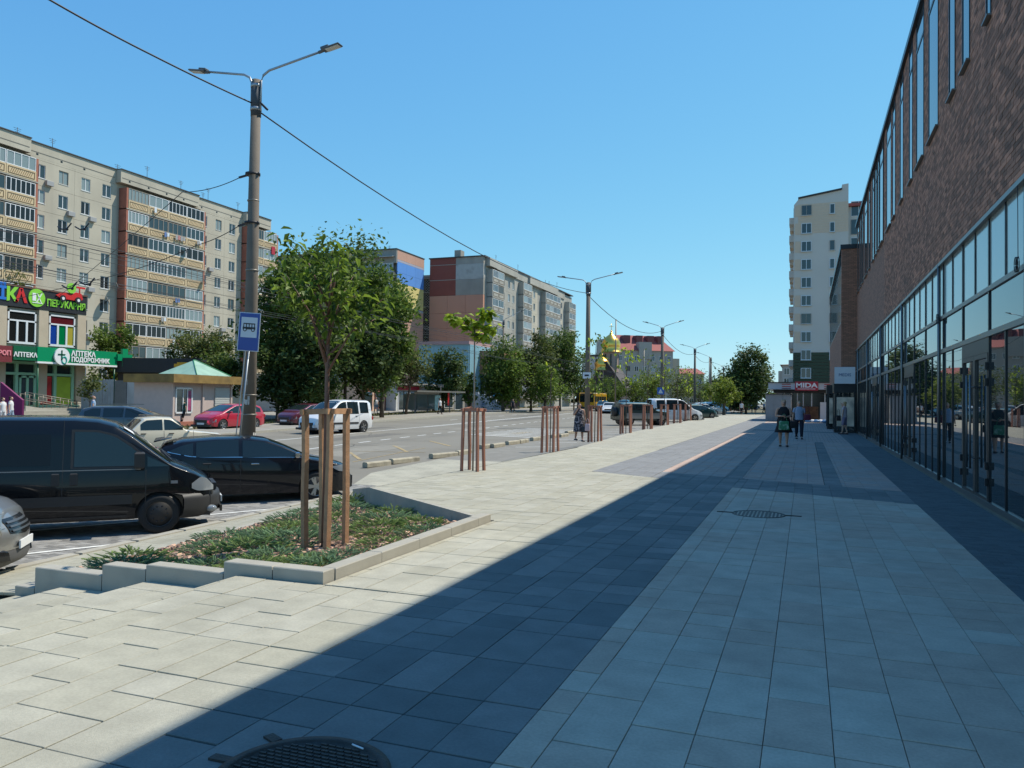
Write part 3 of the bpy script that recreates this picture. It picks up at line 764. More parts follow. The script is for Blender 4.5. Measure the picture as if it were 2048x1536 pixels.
# second, slightly projecting volume
XW = 1.88
v2 = emp('mall_annex', 'lower projecting brick volume with dark window bands at the far end of the brick building', 'building', (XW, 47.5, 0))
mb = MB(); 
mb.box(0, 0.0, 2.9, 20, 22, 6.2); mb.box(0, 0, 6.2, 20, .5, 10.45); mb.box(0, 21.5, 6.2, 20, 22, 10.45)
mb.box(.3, 1.2, 0.0, 20, 22, 2.9); mb.box(.3, .5, 6.2, 20, 21.5, 10.3)
mb.build('wall', m_bfar, v2)
mb = MB(); mb.box(-.06, -.06, 10.3, 20, 22.1, 10.55); mb.build('parapet_cap', m_frame, v2)
for k in range(14):
    a = .6+k*1.5
    mb = MB()
    for q in ((a, a+.05, 6.25, 10.3), (a+1.35, a+1.4, 6.25, 10.3), (a+.05, a+1.35, 9.4, 9.46), (a+.05, a+1.35, 6.2, 6.26)): mb.box(0.0, q[0], q[2], .28, q[1], q[3])
    f = mb.build('window', m_frame, v2); m3 = MB(); m3.box(.012, a+.05, 6.26, .03, a+1.35, 9.4); m3.build('pane', m_slit, f)
mb = MB(); mb.box(-.01, -.012, 2.75, .5, 21, 2.9); mb.build('canopy_edge', m_frame, v2)
# projecting showcase and the small white sign above it
sb = emp('showcase', 'black framed glass display box standing out from the shop front beneath the small white sign', 'showcase', (1.50, 46.6, 0))
mb = MB()
for q in ((0, 0, .1, .08, .08, 2.3), (1.0, 0, .1, 1.08, .08, 2.3), (0, 2.4, .1, .08, 2.48, 2.3), (0, 0, 0, 1.1, 2.48, .12), (-.02, -.02, 2.2, 1.1, 2.5, 2.75)): mb.box(*q)
f = mb.build('frame', m_frame, sb)
mb = MB(); mb.box(.08, .03, .12, 1.0, .05, 2.2); mb.box(.03, .08, .12, .05, 2.4, 2.2); mb.build('pane', m_glass, f)
m_poster = mat('display_poster', (.62, .50, .38), .5, var=.5, scale=1.6, stain=.8, sscale=1.1, dirt=(.05, .05, .055))
mb = MB(); mb.box(.12, .005, .35, 1.0, .025, 1.95); mb.build('display_panel', m_poster, sb)
sb2 = copy_tree(sb); sb2.location = (1.28, 52.5, 0); sb2['label'] = 'second black glass display box farther along the shop front'
m_white = mat('white_sign', (.62, .66, .70), .5, var=.04); m_blue = mat('sign_blue', (.03, .10, .25), .5); m_red = mat('sign_red', (.42, .02, .04), .45)
sg = emp('projecting_sign', 'small square white sign with blue lettering sticking out above the showcase', 'sign', (1.45, 43.6, 2.65))
mb = MB(); mb.cbox((.45, 0, .4), (.98, .1, .86), 0, .01); mb.build('panel', m_white, sg)
text('lettering', 'MEDIS', .22, m_blue, sg, (.45, -.056, .42), (R_(90), 0, 0), .01)
# drain grate and big manhole
m_iron = mat('cast_iron', (.055, .05, .045), .6, metal=.5, var=.3, scale=12, bump=.5, bscale=90, stain=.5, sscale=6, dirt=(.10, .065, .04))
gr = emp('drain_grate', 'round slotted iron drain grate set in the grey slabs in the shade', 'drain', (-.62, 11.75, 0))
mb = MB(); mb.lathe([(.34, -.005), (.37, -.005), (.37, .006), (.34, .006), (.34, -.02)], n=36); mb.build('ring', m_iron, gr)
mb = MB(); mb.lathe([(0, -.018), (.34, -.018)], n=24); mb.build('pit', mat('pit_black', (.01, .01, .01), .9), gr)
for k in range(13):
    x = -.31+k*.0517; h = math.sqrt(max(.001, .338**2-x*x)); mb = MB(); mb.box(x-.014, -h, -.016, x+.014, h, .004); mb.build('bar', m_iron, gr)
mb = MB()
for s_ in (-1, 1): mb.box(s_*.47-.11, -.012, -.005, s_*.47+.11, .012, .012)
mb.build('lug', m_iron, gr)
mh = emp('manhole_cover', 'big rusty manhole cover in the dark slabs at the bottom edge', 'manhole cover', (-1.98, 2.80, 0))
mb = MB(); mb.lathe([(.37, .001), (.375, .011), (.335, .012), (.333, .002), (.0, .002)], n=56); mb.build('cover', m_iron, mh)
mb = MB()
rnd = random.Random(8)
for i in range(-8, 9):
    for j in range(-11, 12):
        x = i*.041+(.02 if j % 2 else 0); y = j*.029
        if x*x+y*y < .315**2: mb.cbox((x, y, .005), (.034, .011, .007), 0)
tag(mb.build('tread_studs', m_iron, mh), kind='stuff')
for q in (((-.37, .0, .004), (-.47, .0, .004)), ((-.30, .235, .004), (-.38, .27, .004))): MB().bar(q[0], q[1], .05, .014).build('hinge_lug', m_iron, mh)
tag(MB().tube([(-1.93, 3.115, .017), (-1.86, 3.095, .017)], .004, 6).build('cigarette_stub', m_white), 'white cigarette stub lying on the rusty manhole cover', 'litter')
# ------------------------------------------------------------------ panel blocks
m_panel = mat('panel_concrete', (.46, .42, .335), .9, var=.1, scale=.25, bump=.3, bscale=8, stain=.35, sscale=.35, dirt=(.22, .205, .17), streak=True)
m_panelg = mat('panel_concrete_grey', (.37, .355, .31), .9, var=.14, scale=.3, bump=.3, bscale=8, stain=.5, sscale=.4, dirt=(.17, .165, .15), streak=True)
m_seam = mat('panel_seam', (.17, .16, .14), .95)
m_upvc = mat('white_upvc', (.72, .73, .74), .45)
m_oldw = mat('old_wood_frame', (.30, .27, .23), .7)
m_wpane = glassm('window_pane', (.03, .045, .05), rough=.05, ior=1.7)
m_wpane2 = glassm('curtained_pane', (.22, .27, .27), rough=.08, ior=1.6)
m_wpane3 = glassm('dark_pane', (.015, .015, .015), rough=.15, ior=1.5)
m_cream = mat('balcony_cream', (.60, .47, .29), .85, var=.08, scale=.6, stain=.15, sscale=.8, dirt=(.35, .28, .18))
m_relief = mat('balcony_relief', (.20, .12, .06), .85)
m_terra = mat('terracotta_brick', (.36, .13, .085), .85, var=.12, scale=1.5)
m_tar = mat('roof_edge_dark', (.05, .05, .052), .8)
m_sill = mat('window_sill', (.55, .55, .53), .6)
m_dish = mat('dish_grey', (.33, .33, .33), .6)
_mc = {}
m_fab1 = mat('laundry_blue', (.12, .2, .4), .9); m_fab2 = mat('laundry_rose', (.45, .2, .2), .9)
def wmesh(w, h, nm, lights=2, old=False):
    k = ('w', w, h, lights, old)
    if k not in _mc:
        t = .07; mb = MB()
        for q in ((0, t, 0, h), (w-t, w, 0, h), (t, w-t, 0, t), (t, w-t, h-t, h)): mb.box(q[0], -.03, q[2], q[1], .06, q[3])
        for i in range(1, lights):
            x = w*i/lights; mb.box(x-t*.55, -.028, t, x+t*.55, .058, h-t)
        _mc[k] = mb.mesh('window', m_oldw if old else m_upvc)
    return _mc[k]
def pmesh(w, h, m_):
    k = ('p', w, h, m_.name)
    if k not in _mc:
        mb = MB(); mb.box(.06, .01, .06, w-.06, .03, h-.06); _mc[k] = mb.mesh('pane', m_)
    return _mc[k]
def smesh(w):
    k = ('s', w)
    if k not in _mc: mb = MB(); mb.box(-.06, -.14, -.07, w+.06, .05, -.002); _mc[k] = mb.mesh('sill', m_sill)
    return _mc[k]
def window(parent, x, y, z, w, h, rnd, lights=2, old=None, pane=None, sill=True):
    o = (rnd.random() < .12) if old is None else old
    f = link('window', wmesh(w, h, 'window', lights, o), parent, (x, y, z))
    pm_ = pane or (m_wpane if rnd.random() < .5 else (m_wpane2 if rnd.random() < .8 else m_wpane3))
    link('pane', pmesh(w, h, pm_), f)
    if sill: link('sill', smesh(w), f)
    return f
def relief(w, h, full):
    k = ('r', round(w, 2), round(h, 2), full)
    if k not in _mc:
        mb = MB(); t = .05
        for q in ((.18, .18+t, .16, h-.16), (w-.18-t, w-.18, .16, h-.16), (.18+t, w-.18-t, .16, .16+t), (.18+t, w-.18-t, h-.16-t, h-.16)): mb.box(q[0], -.035, q[2], q[1], -.001, q[3])
        if full:
            n = max(4, int((w-.7)/.24))
            for i in range(n):
                x = .42+i*(w-.84)/n; mb.bar((x, -.015, .30), (x+.20, -.015, h-.30), .05, .03, up=(0, -1, 0))
        _mc[k] = mb.mesh('relief', m_relief)
    return _mc[k]
def balcony_block(B, x0, x1, nb, zbase, floors, fh, dep, rnd, m_pan, side=m_terra, full=True, firstz=0, depthy=0.0, slabz=None):
    """stack of glazed balconies between x0 and x1; local y<0 is outward"""
    bw = (x1-x0-.5)/nb
    for s_ in (x0, x1-.25):
        m2 = MB(); m2.box(s_, -dep, zbase+.01, s_+.25, 0, zbase+floors*fh-.25); m2.build('side_wall', side, B)
    for f in range(floors):
        z = zbase+f*fh
        m2 = MB(); m2.box(x0, -dep-.05, z-.13, x1, -.001, z+.0); m2.build('balcony_slab', m_panelg, B)
        for b in range(nb):
            xa = x0+.25+b*bw
            m2 = MB(); m2.box(xa+.03, -dep-.06, z+.02, xa+bw-.03, -dep+.05, z+1.05); p = m2.build('balcony_panel', m_pan, B)
            link('relief', relief(bw-.06, 1.03, full), p, (xa+.03, -dep-.06, z+.02))
            if firstz and f < 1: pass
            lights = rnd.choice([3, 4, 4, 5, 6]); hh = round(fh-1.05-.28, 2); w = round(bw-.08, 2)
            fr_ = link('balcony_glazing', wmesh(w, hh, 'w', lights, rnd.random() < .22), B, (xa+.04, -dep+.02, z+1.08))
            link('pane', pmesh(w, hh, rnd.choice([m_wpane, m_wpane, m_wpane2, m_wpane2, m_wpane3])), fr_)
        m2 = MB(); m2.box(x0+.25, -.3, z+.05, x1-.25, -.28, z+fh-.2); m2.build('back_wall', m_wpane3, B)
def antennas(B, x0, x1, z, n, rnd, y=1.5):
    for i in range(n):
        x = rnd.uniform(x0, x1); h = rnd.uniform(1.2, 2.4); mb = MB(); mb.tube([(x, y, z), (x, y, z+h)], .03, 5)
        for k in range(3): mb.tube([(x-.45+.1*k, y, z+h-.12-.2*k), (x+.45-.1*k, y, z+h-.12-.2*k)], .02, 4)
        mb.build('aerial', m_cable, B)
rnd = random.Random(11)
def disc(r, h, n=24):
    mb = MB(); p_ = [(r*math.cos(2*math.pi*k/n), r*math.sin(2*math.pi*k/n)) for k in range(n)]; return mb.prism(p_, 0, h)
# block A: facade plane x = -79.5, runs along +Y; local x -> +Y, local y -> -X
FH = 2.78
A0y = 30.0
gA = zr(60)
bA = emp('apartment_block', 'long beige nine storey panel block with cream patterned balconies behind the pharmacy', 'apartment block', (-79.5, A0y, 0), R_(90))
lx = lambda Y: Y-A0y
zb = 27.03-1.5-8*FH          # sill height of the ground floor row
mb = MB(); mb.box(lx(30), .02, -1, lx(100.6), 12, 29.0); mb.build('wall', m_panel, bA)
segs = [(30, 46.5, 'n'), (46.5, 60.6, 'b'), (60.6, 72.3, 'w'), (72.3, 86.2, 'b'), (86.2, 94.8, 'w'), (94.8, 102.2, 'b')]
for (a, b, t) in ((60.17, 72.0, 0), (72.0, 85.2, 1), (85.2, 95.0, 2), (95.0, 100.7, 3), (46, 60.17, 4), (30, 46, 5)):
    out = -.9 if t in (1, 3, 4) else -.12
    m2 = MB(); m2.box(lx(a)+.01, out, 27.7, lx(b)-.01, .6, 29.25); m2.build('parapet', m_panel, bA)
    m2 = MB(); m2.box(lx(a), out-.12, 29.25, lx(b), .8, 29.36); m2.build('roof_edge', m_tar, bA)
    m2 = MB()
    for k in range(int((b-a)/3)): m2.box(lx(a)+1.2+k*3, out-.015, 27.95, lx(a)+1.45+k*3, out+.1, 28.15)
    tag(m2.build('vent_hole', m_wpane3, bA), kind='stuff')
    m2 = MB(); m2.box(lx(a)+.2, out-.02, 28.22, lx(b)-.2, out+.05, 28.30); m2.build('parapet_joint', m_seam, bA)
# wall panels between the seams, proud of the body
def wallpanels(B, cols, z0, floors, fh, holes, m_, th=.12):
    for (xa, xb) in cols:
        for f in range(floors):
            za, zc = z0+f*fh, z0+(f+1)*fh
            hs_ = [h for h in holes if h[0] > xa-.01 and h[1] < xb+.01]
            mb = MB()
            cur = xa+.012
            for (h0, h1) in sorted(hs_):
                mb.box(cur, -th, za+.012, h0, .03, zc-.012)
                mb.box(h0, -th, za+.012, h1, .03, za+.85); mb.box(h0, -th, za+.85+1.5, h1, .03, zc-.012); cur = h1
            mb.box(cur, -th, za+.012, xb-.012, .03, zc-.012)
            mb.build('wall_panel', m_, B)
zp = zb-.85
wins = [(61.25, 1.28), (64.2, 1.22), (67.15, 1.2), (70.05, 1.25), (86.5, 1.15), (89.35, 1.2), (92.2, 1.25)]
holes = [(lx(y), lx(y)+w) for y, w in wins]+[(lx(y), lx(y)+1.2) for y in (31.5, 34.5, 37.5, 40.5, 43.5)]
# nine floors of panels, then plain panels up to the parapet
wallpanels(bA, [(lx(60.7), lx(66.25)), (lx(66.25), lx(72.2)), (lx(86.3), lx(91.2)), (lx(91.2), lx(94.9)), (lx(30), lx(36.2)), (lx(36.2), lx(42)), (lx(42), lx(46.4))], zp, 9, FH, holes, m_panel)
for (a, b) in ((60.7, 66.25), (66.25, 72.0), (86.3, 91.2), (91.2, 94.9), (30, 36.2), (36.2, 46.4)): MB().box(lx(a)+.012, -.12, zp+9*FH+.012, lx(b)-.012, .03, 27.69).build('wall_panel', m_panel, bA)
for f in range(9):
    for h0, h1 in holes:
        window(bA, h0, -.02, zp+.85+f*FH, round(h1-h0, 2), 1.5, rnd)
balcony_block(bA, lx(46.6), lx(60.8), 4, zp-.05, 9, FH, 1.25, rnd, m_cream)
balcony_block(bA, lx(72.6), lx(86.1), 4, zp-.05, 9, FH, 1.25, rnd, m_cream)
balcony_block(bA, lx(95.0), lx(102.1), 2, zp-.05, 9, FH, 1.25, rnd, m_cream)
mb = MB(); mb.box(lx(100.6), -.9, -1, lx(102.1), 12, 27.5); mb.build('end_wall', m_panelg, bA)
antennas(bA, lx(56), lx(100), 29.3, 9, rnd)
for Y, f in ((62.9, 8), (62.9, 5), (65.7, 7), (68.6, 7), (68.6, 4), (65.7, 3), (68.6, 2), (88.3, 6), (91.0, 3), (88.3, 2)):
    MB().cbox((lx(Y), -.32, zp+.45+f*FH), (.85, .34, .55), 0, .03).build('air_conditioner', m_dish, bA)
for k in range(9):
    Y = rnd.uniform(74, 85); f = rnd.randrange(2, 9); x = lx(Y)
    for j in range(rnd.choice([1, 2, 2])): MB().box(x+j*.45, -1.52, zp-.05+f*FH+.35+rnd.random()*.2, x+j*.45+.36, -1.49, zp-.05+f*FH+1.0).build('laundry', [m_white, m_dish, m_fab1, m_fab2, m_white][rnd.randrange(5)], bA)
for (Y, z, s_) in ((60.7, 26.9, 1.0), (70.6, 13.0, 1.5), (71.9, 15.0, 1.0), (82.2, 20.9, .9), (85.6, 17.5, .9)):
    d = MB(); d.lathe([(0, .05), (.25*s_, .035), (.4*s_, 0), (.41*s_, .012), (.24*s_, .05), (0, .07)], n=16); d.tube([(0, 0, .05), (0, .0, -.3*s_)], .02, 5)
    dd = d.build('satellite_dish', m_dish, bA, (lx(Y), -1.7 if Y > 72.5 else -.75, z), (R_(68), 0, R_(50)))
mb = MB(); mb.box(lx(100.3), -1.42, 23.9, lx(101.2), -1.38, 25.1); mb.build('hanging_cloth', m_red, bA)

# block B: brown gable, grey long side, x=-56, y 134 .. 195
bB = emp('apartment_block', 'nine storey block with a maroon and salmon end wall and grey stained panels', 'apartment block', (-57.0, 135.5, 0), R_(90))
ly = lambda Y: Y-135.5
m_salmon = mat('salmon_paint', (.52, .26, .175), .9, var=.08, scale=.3, stain=.2, sscale=.3, dirt=(.27, .17, .14))
m_maroon = mat('maroon_paint', (.24, .07, .05), .9, var=.15, scale=.4, stain=.2, sscale=.4, dirt=(.1, .05, .045))
m_gable = mat('gable_grey', (.31, .29, .25), .9, var=.15, scale=.3, stain=.5, sscale=.3, dirt=(.13, .13, .12), streak=True)
mb = MB(); mb.box(ly(136.2), .02, -1, ly(195), 11.2, 28.3); mb.build('wall', m_panelg, bB)
# gable panels (facing the camera side, local -x)
def gpan(name, y0, y1, z0, z1, m_, x=-.0): m2 = MB(); m2.box(x-.12, y0, z0, ly(136.2)+.01, y1, z1); m2.build(name, m_, bB)
rows_ = [(0, 3), (3, 6), (6, 9), (9, 12.2), (12.2, 15.1), (15.1, 18.0), (18.0, 21.4)]
for (z0, z1) in rows_:
    for (y0, y1) in ((-.05, 3.6), (3.62, 7.4), (7.42, 11.2)): gpan('gable_panel', y0+.01, y1-.01, z0+.015, z1-.015, m_salmon)
for (z0, z1) in ((21.4, 24.4), (24.4, 27.3)):
    gpan('gable_panel', 5.7, 11.2, z0+.04, z1-.04, m_maroon); gpan('gable_panel', -.05, 5.68, z0+.01, z1-.01, m_gable if z0 < 24 else mat('peeling_render', (.42, .42, .39), .9, var=.2, scale=.5, stain=.9, sscale=.5, dirt=(.2, .2, .185)))
gpan('gable_panel', 5.7, 11.2, 27.34, 28.6, m_maroon); gpan('gable_panel', -.05, 5.68, 27.3, 28.6, m_gable)
for z in (24.36, 27.28): m2 = MB(); m2.box(-.16, 5.7, z, -.1, 11.2, z+.1); m2.build('pale_band', m_kerb, bB)
m2 = MB(); m2.box(-.3, -.4, 28.6, ly(195), 11.4, 28.8); m2.build('roof_edge', m_tar, bB)
m2 = MB(); m2.box(.5, 5.0, 28.8, 2.2, 6.3, 30.2); m2.build('chimney', m_gable, bB)
zpB = 25.9-1.5-8*2.74-.85-.0
for (a, b, nb) in ((137.2, 143.4, 2), (154.6, 160.2, 2), (169.7, 181.4, 4), (188.6, 194.7, 2)):
    balcony_block(bB, ly(a), ly(b), nb, zpB+.4, 9, 2.74, 1.2, rnd, m_panelg, side=m_panelg, full=False)
holesB = []
for (a, b, ws) in ((143.4, 152.2, (145.2, 148.2, 150.8)), (160.2, 166.9, (161.5, 164.1)), (181.4, 186.4, (182.6, 184.9))):
    hb = [(ly(y), ly(y)+1.2) for y in ws]; holesB += hb
    mid = (hb[0][1]+hb[1][0])/2
    wallpanels(bB, [(ly(a), mid), (mid, ly(b))], zpB, 9, 2.74, hb, m_panel if a > 160 else m_panelg)
for f in range(9):
    for h0, h1 in holesB: window(bB, h0, -.02, zpB+.85+f*2.74, 1.2, 1.5, rnd)
for (a, b, o_) in ((140.4, 152.5, -.7), (152.5, 160.3, -.2), (160.3, 181.0, -.7), (181.0, 188, -.2), (136.5, 140.4, -.9)):
    m2 = MB(); m2.box(ly(a), o_, 27.0, ly(b), .3, 28.55); m2.build('parapet', m_panelg, bB)
antennas(bB, 1, 55, 28.8, 5, rnd)

# mural block: street face at x=-68.7, y 122.8..133.5
bM = emp('apartment_block', 'panel block with a blue and yellow flag painted on its salmon end wall', 'apartment block', (-68.7, 122.8, 0))
m_fblue = mat('mural_blue', (.09, .26, .62), .85, var=.06, scale=.5)
m_fyel = mat('mural_yellow', (.62, .52, .20), .85, var=.06, scale=.5)
m_sal2 = mat('salmon_light', (.50, .29, .21), .9, var=.06, scale=.3, stain=.15, sscale=.4, dirt=(.36, .25, .2))
mb = MB(); mb.box(-30, 1.2, -1, -.12, 11.0, 27.9); mb.build('wall', m_gable, bM)
mb = MB(); mb.box(-30, .3, 25.9, -.0, 11.1, 28.35); mb.build('parapet', m_gable, bM)
mb = MB(); mb.box(-30, .1, 28.35, .1, 11.2, 28.5); mb.build('roof_edge', m_tar, bM)
for j in range(3):
    ya, yb = .6+j*3.45, .6+(j+1)*3.45
    for (z0, z1, m_) in ((-1, 6, m_sal2), (6, 9, m_sal2), (9, 12, m_sal2), (12, 15, m_sal2), (15, 17.9, m_sal2), (18.35, 20.3, m_fyel), (20.3, 22.4, m_fyel), (22.42, 24.3, m_fblue), (24.3, 26.2, m_fblue), (26.6, 28.3, m_sal2)):
        mb = MB(); mb.box(-.11, ya+.012, z0+.012, .02, yb-.012, z1-.012); mb.build('wall_panel', m_, bM)
for z in (17.9, 26.2):
    mb = MB(); mb.box(-.11, .61, z, .03, 10.9, z+.38); mb.build('lilac_band', mat('lilac_paint', (.36, .36, .42), .9), bM)
for f in range(9):
    z = 1.0+f*2.78
    for (x0, x1) in ((-8.0, -.4),):
        mb = MB(); mb.box(x0, 0, z, x1, 1.19, z+1.05); mb.build('balcony_panel', m_gable, bM)
        for (xa, w, l) in ((x0+.1, 3.5, 5), (x0+3.9, 3.5, 5)):
            window(bM, xa, .15, z+1.08, w, 1.55, rnd, lights=l, sill=False)
    for xa in (-12, -16, -20, -24): window(bM, xa, 1.15, z+.85, 1.3, 1.5, rnd)
mb = MB(); mb.sheet([(-8.6, -.6, 27.0), (-.4, -.6, 27.0), (-.4, 1.1, 27.35), (-8.6, 1.1, 27.35)], .08); mb.build('balcony_roof', m_sill, bM)
antennas(bM, -26, -1, 28.5, 4, rnd, 4)
mb = MB(); mb.tube([(-3, 6, 28.4), (-3, 6, 29.2)], .35, 10); mb.tube([(-3, 6, 29.2), (-3, 6, 29.35)], .9, 12); mb.build('roof_vent', m_tar, bM)
# lattice stair tower between
bS = emp('stair_tower', 'narrow concrete stair tower with a diamond lattice screen between the two blocks', 'tower', (-71.5, 139, 0))
mb = MB(); mb.box(-2.2, 1.0, -1, 3.2, 6, 25.6); mb.build('back_wall', m_wpane3, bS)
for x in (-.3, 2.25): MB().box(x, 0, -1, x+.25, 1, 25.7).build('pier', m_gable, bS)
MB().box(-.3, 0, 25.7, 5.0, 3, 26.2).build('roof_slab', m_gable, bS)
for f in range(9):
    z = .5+f*2.8; mb = MB(); n = 4; w = 2.3
    for i in range(n):
        for j in range(5):
            cx, cz = w*(i+.5)/n, z+.28+j*.52
            for a in ((-.28, 0, 0, .26), (0, .26, .28, 0), (.28, 0, 0, -.26), (0, -.26, -.28, 0)): mb.bar((cx+a[0], .3, cz+a[1]), (cx+a[2], .3, cz+a[3]), .08, .1, up=(0, 1, 0))
    mb.build('lattice_screen', m_panelg, bS); MB().box(-.05, .1, z+2.55, 2.25, .9, z+2.75).build('landing', m_gable, bS)

# two storey shop building with pharmacy (street face x = -56)
XP = -56.0
def PY(px, py, X=XP): return atx(px, py, X)
bP = emp('shop_building', 'two storey shop building with black sign board above and green pharmacy front below', 'shop building', (XP, 20, 0), R_(90))
lp = lambda Y: Y-20
ye = PY(165, 620).y
m_stone = mat('sand_pilaster', (.50, .41, .30), .85, var=.08, scale=1, bump=.2)
m_signk = mat('sign_board_black', (.022, .022, .026), .5)
m_green = mat('pharmacy_green', (.0, .26, .105), .4); m_dgreen = mat('pharmacy_dark_green', (.008, .11, .05), .4)
m_mint = mat('mint_frame', (.28, .52, .36), .5)
m_lime = mat('lime_letter', (.25, .62, .05), .5); m_bluel = mat('blue_letter', (.02, .16, .55), .5); m_redl = mat('red_letter', (.6, .02, .02), .5)
m_whl = mat('white_letter', (.8, .8, .8), .5)
zsignT, zsignB = PY(100, 588).z, PY(100, 618).z
ztop = PY(165, 602).z+.6
zT = PY(20, 572).z; zB = PY(20, 612).z
MB().box(lp(10), .3, -1, lp(ye), 14, zT+.1).build('wall', m_stone, bP)
MB().box(lp(10), -.15, zB, lp(ye)+.25, .3, zT).build('sign_board', m_signk, bP)
MB().box(lp(10), -.2, zT, lp(ye)+.3, 14, zT+.12).build('roof_edge', mat('brown_flashing', (.12, .06, .04), .7), bP)
w1, w2 = (PY(15, 660).y, PY(72, 660).y), (PY(98, 660).y, PY(150, 660).y)
zwT, zwB = PY(50, 637).z+.55, PY(50, 687).z
def bigwin(a, b, colors, tcol):
    B = bP; f = MB(); a, b = lp(a), lp(b); t = .12; zm = zwT-.75; n = 3
    for q in ((a, a+t, zwB, zwT), (b-t, b, zwB, zwT), (a, b, zwB-.05, zwB+t), (a, b, zwT-t, zwT), (a, b, zm-.06, zm+.06)): f.box(q[0], -.02, q[2], q[1], .12, q[3])
    for i in (1, 2): x = a+(b-a)*i/3; f.box(x-.08, -.021, zwB, x+.08, .121, zm)
    fo = f.build('window', m_upvc, B)
    for i in range(3):
        xa, xb = a+(b-a)*i/3+.05, a+(b-a)*(i+1)/3-.05; MB().box(xa, .04, zwB+.1, xb, .06, zm-.02).build('pane', colors[i], fo)
    MB().box(a+.05, .04, zm+.03, b-.05, .06, zwT-.05).build('pane', tcol, fo)
MB().box(lp(w1[0])-.3, .14, zwB-.3, lp(w2[1])+.3, .31, zwT+.2).build('window_recess', m_stone, bP)
bigwin(w1[0], w1[1], [m_wpane3]*3, m_wpane3)
bigwin(w2[0], w2[1], [mat('blue_film', (.01, .05, .28), .2), mat('green_film', (.0, .17, .05), .2), mat('ochre_film', (.40, .33, .05), .2)], mat('maroon_film', (.10, .01, .015), .2))
for y in (w1[0]-.95, (w1[1]+w2[0])/2-.4, w2[1]+.15, w1[0]-3): MB().box(lp(y), -.12, 1, lp(y)+.8, .3, zB).build('pilaster', m_stone, bP)
RF = (R_(90), 0, 0)
def ptext(t, px, py, size, m_, X=XP, off=-.18, bold=.0, dep=.04, sx=1.0, B=None):
    p = PY(px, py, X); text('lettering', t, size, m_, B or bP, (lp(p.y), off, p.z), RF, dep, bold, sx=sx)
ptext('Ї', 2, 587, 1.3, m_bluel, bold=.05); ptext('К', 20, 590, 1.35, m_lime, bold=.06); ptext('А', 39, 593, 1.35, m_redl, bold=.06)
ptext('ПЕРУКАРНЯ', 130, 611, .74, m_lime, bold=.02, sx=.80)
p = PY(70, 596); o = disc(.70, .06, 32).build('round_logo', m_lime, bP, (lp(p.y), -.16, p.z), RF)
lg = MB(); lg.box(-.4, -.25, .07, -.1, .35, .09); lg.bar((-.05, -.35, .08), (.4, .4, .08), .07, .03); lg.bar((.35, -.35, .08), (-.0, .35, .08), .07, .03); lg.box(-.4, -.42, .07, .45, -.36, .09)
link('logo_mark', lg.mesh('logo_mark', m_whl), o)
# generic red racing car sign with a green helmet
p = PY(137, 592); rc = emp('race_car_emblem', None, None, (0, 0, 0)); bpy.data.objects.remove(rc)
rcb = MB(); rcb.add([(-1.3, 0, -.1), (-.9, 0, .12), (-.4, 0, .2), (.1, 0, .1), (.5, 0, .35), (1.0, 0, .3), (1.15, 0, -.15), (.9, 0, -.35), (-.9, 0, -.3), (-1.3, .08, -.1), (-.9, .08, .12), (-.4, .08, .2), (.1, .08, .1), (.5, .08, .35), (1.0, .08, .3), (1.15, .08, -.15), (.9, .08, -.35), (-.9, .08, -.3)],
  [tuple(range(9)), tuple(reversed(range(9, 18)))]+[(i, 9+i, 9+(i+1) % 9, (i+1) % 9) for i in range(9)]); rcb.box(.55, 0, .7, 1.35, .08, .85); rcb.box(.8, 0, .3, .88, .08, .7)
rco = rcb.build('race_car_emblem', m_redl, bP, (lp(p.y), -.25, p.z))
disc(.42, .06, 20).build('helmet', m_lime, rco, (.0, -.02, .62), RF)
for x in (-.75, .65):
    disc(.27, .06, 20).build('wheel', m_signk, rco, (x, -.03, -.3), RF); 
disc(.12, .06, 20).build('hub', m_whl, rco, (-.75, -.06, -.3), RF); disc(.12, .06, 20).build('hub', m_whl, rco, (.65, -.06, -.3), RF)
# pharmacy storey, board stands 1.6 m out
XG = XP+1.6
g0, g1, g2 = PY(25, 710, XG), PY(72, 710, XG), PY(231, 735, XG)
zgT, zgB = PY(72, 693, XG).z, PY(72, 722, XG).z
MB().box(lp(g0.y), -1.7, zgB, lp(g1.y), -1.5, zgT-.05).build('pharmacy_board', m_dgreen, bP)
MB().box(lp(g1.y), -1.75, zgB-.02, lp(g2.y), -1.5, zgT).build('pharmacy_board', m_green, bP)
MB().box(lp(g1.y), -1.78, zgB-.16, lp(g2.y), -1.5, zgB-.02).build('board_strip', m_whl, bP)
MB().box(lp(10), -1.7, zgB-.2, lp(g0.y)-.1, -1.5, zgT-.1).build('red_board', mat('dull_red_board', (.18, .03, .035), .5), bP)
MB().box(lp(10), -1.6, zgB+.1, lp(g2.y)-.1, .3, zgB+.3).build('canopy', m_dgreen, bP)
ptext('АПТЕКА', 49, 710, .47, m_whl, XG, -1.72, .012)
q_ = PY(156, 708, XG); text('lettering', 'АПТЕКА', .56, m_whl, bP, (lp(PY(139, 707, XG).y), -1.79, PY(139, 707, XG).z), RF, .03, .02, 'LEFT')
text('lettering', 'ПОДОРОЖНИК', .50, m_whl, bP, (lp(PY(139, 722, XG).y), -1.79, PY(139, 719, XG).z), RF, .03, .02, 'LEFT', .95)
ptext('РОП', 7, 706, .46, mat('pink_letter', (.75, .25, .28), .5), XG, -1.72, .02)
p = PY(119, 713, XG); lo = disc(.66, .12, 36).build('round_logo', m_whl, bP, (lp(p.y), -1.78, p.z), RF)
c = MB(); c.box(-.38, .1, .13, .25, .2, .15); c.box(-.1, -.28, .13, -.0, .48, .15); link('cross_mark', c.mesh('cross_mark', m_dgreen), lo)
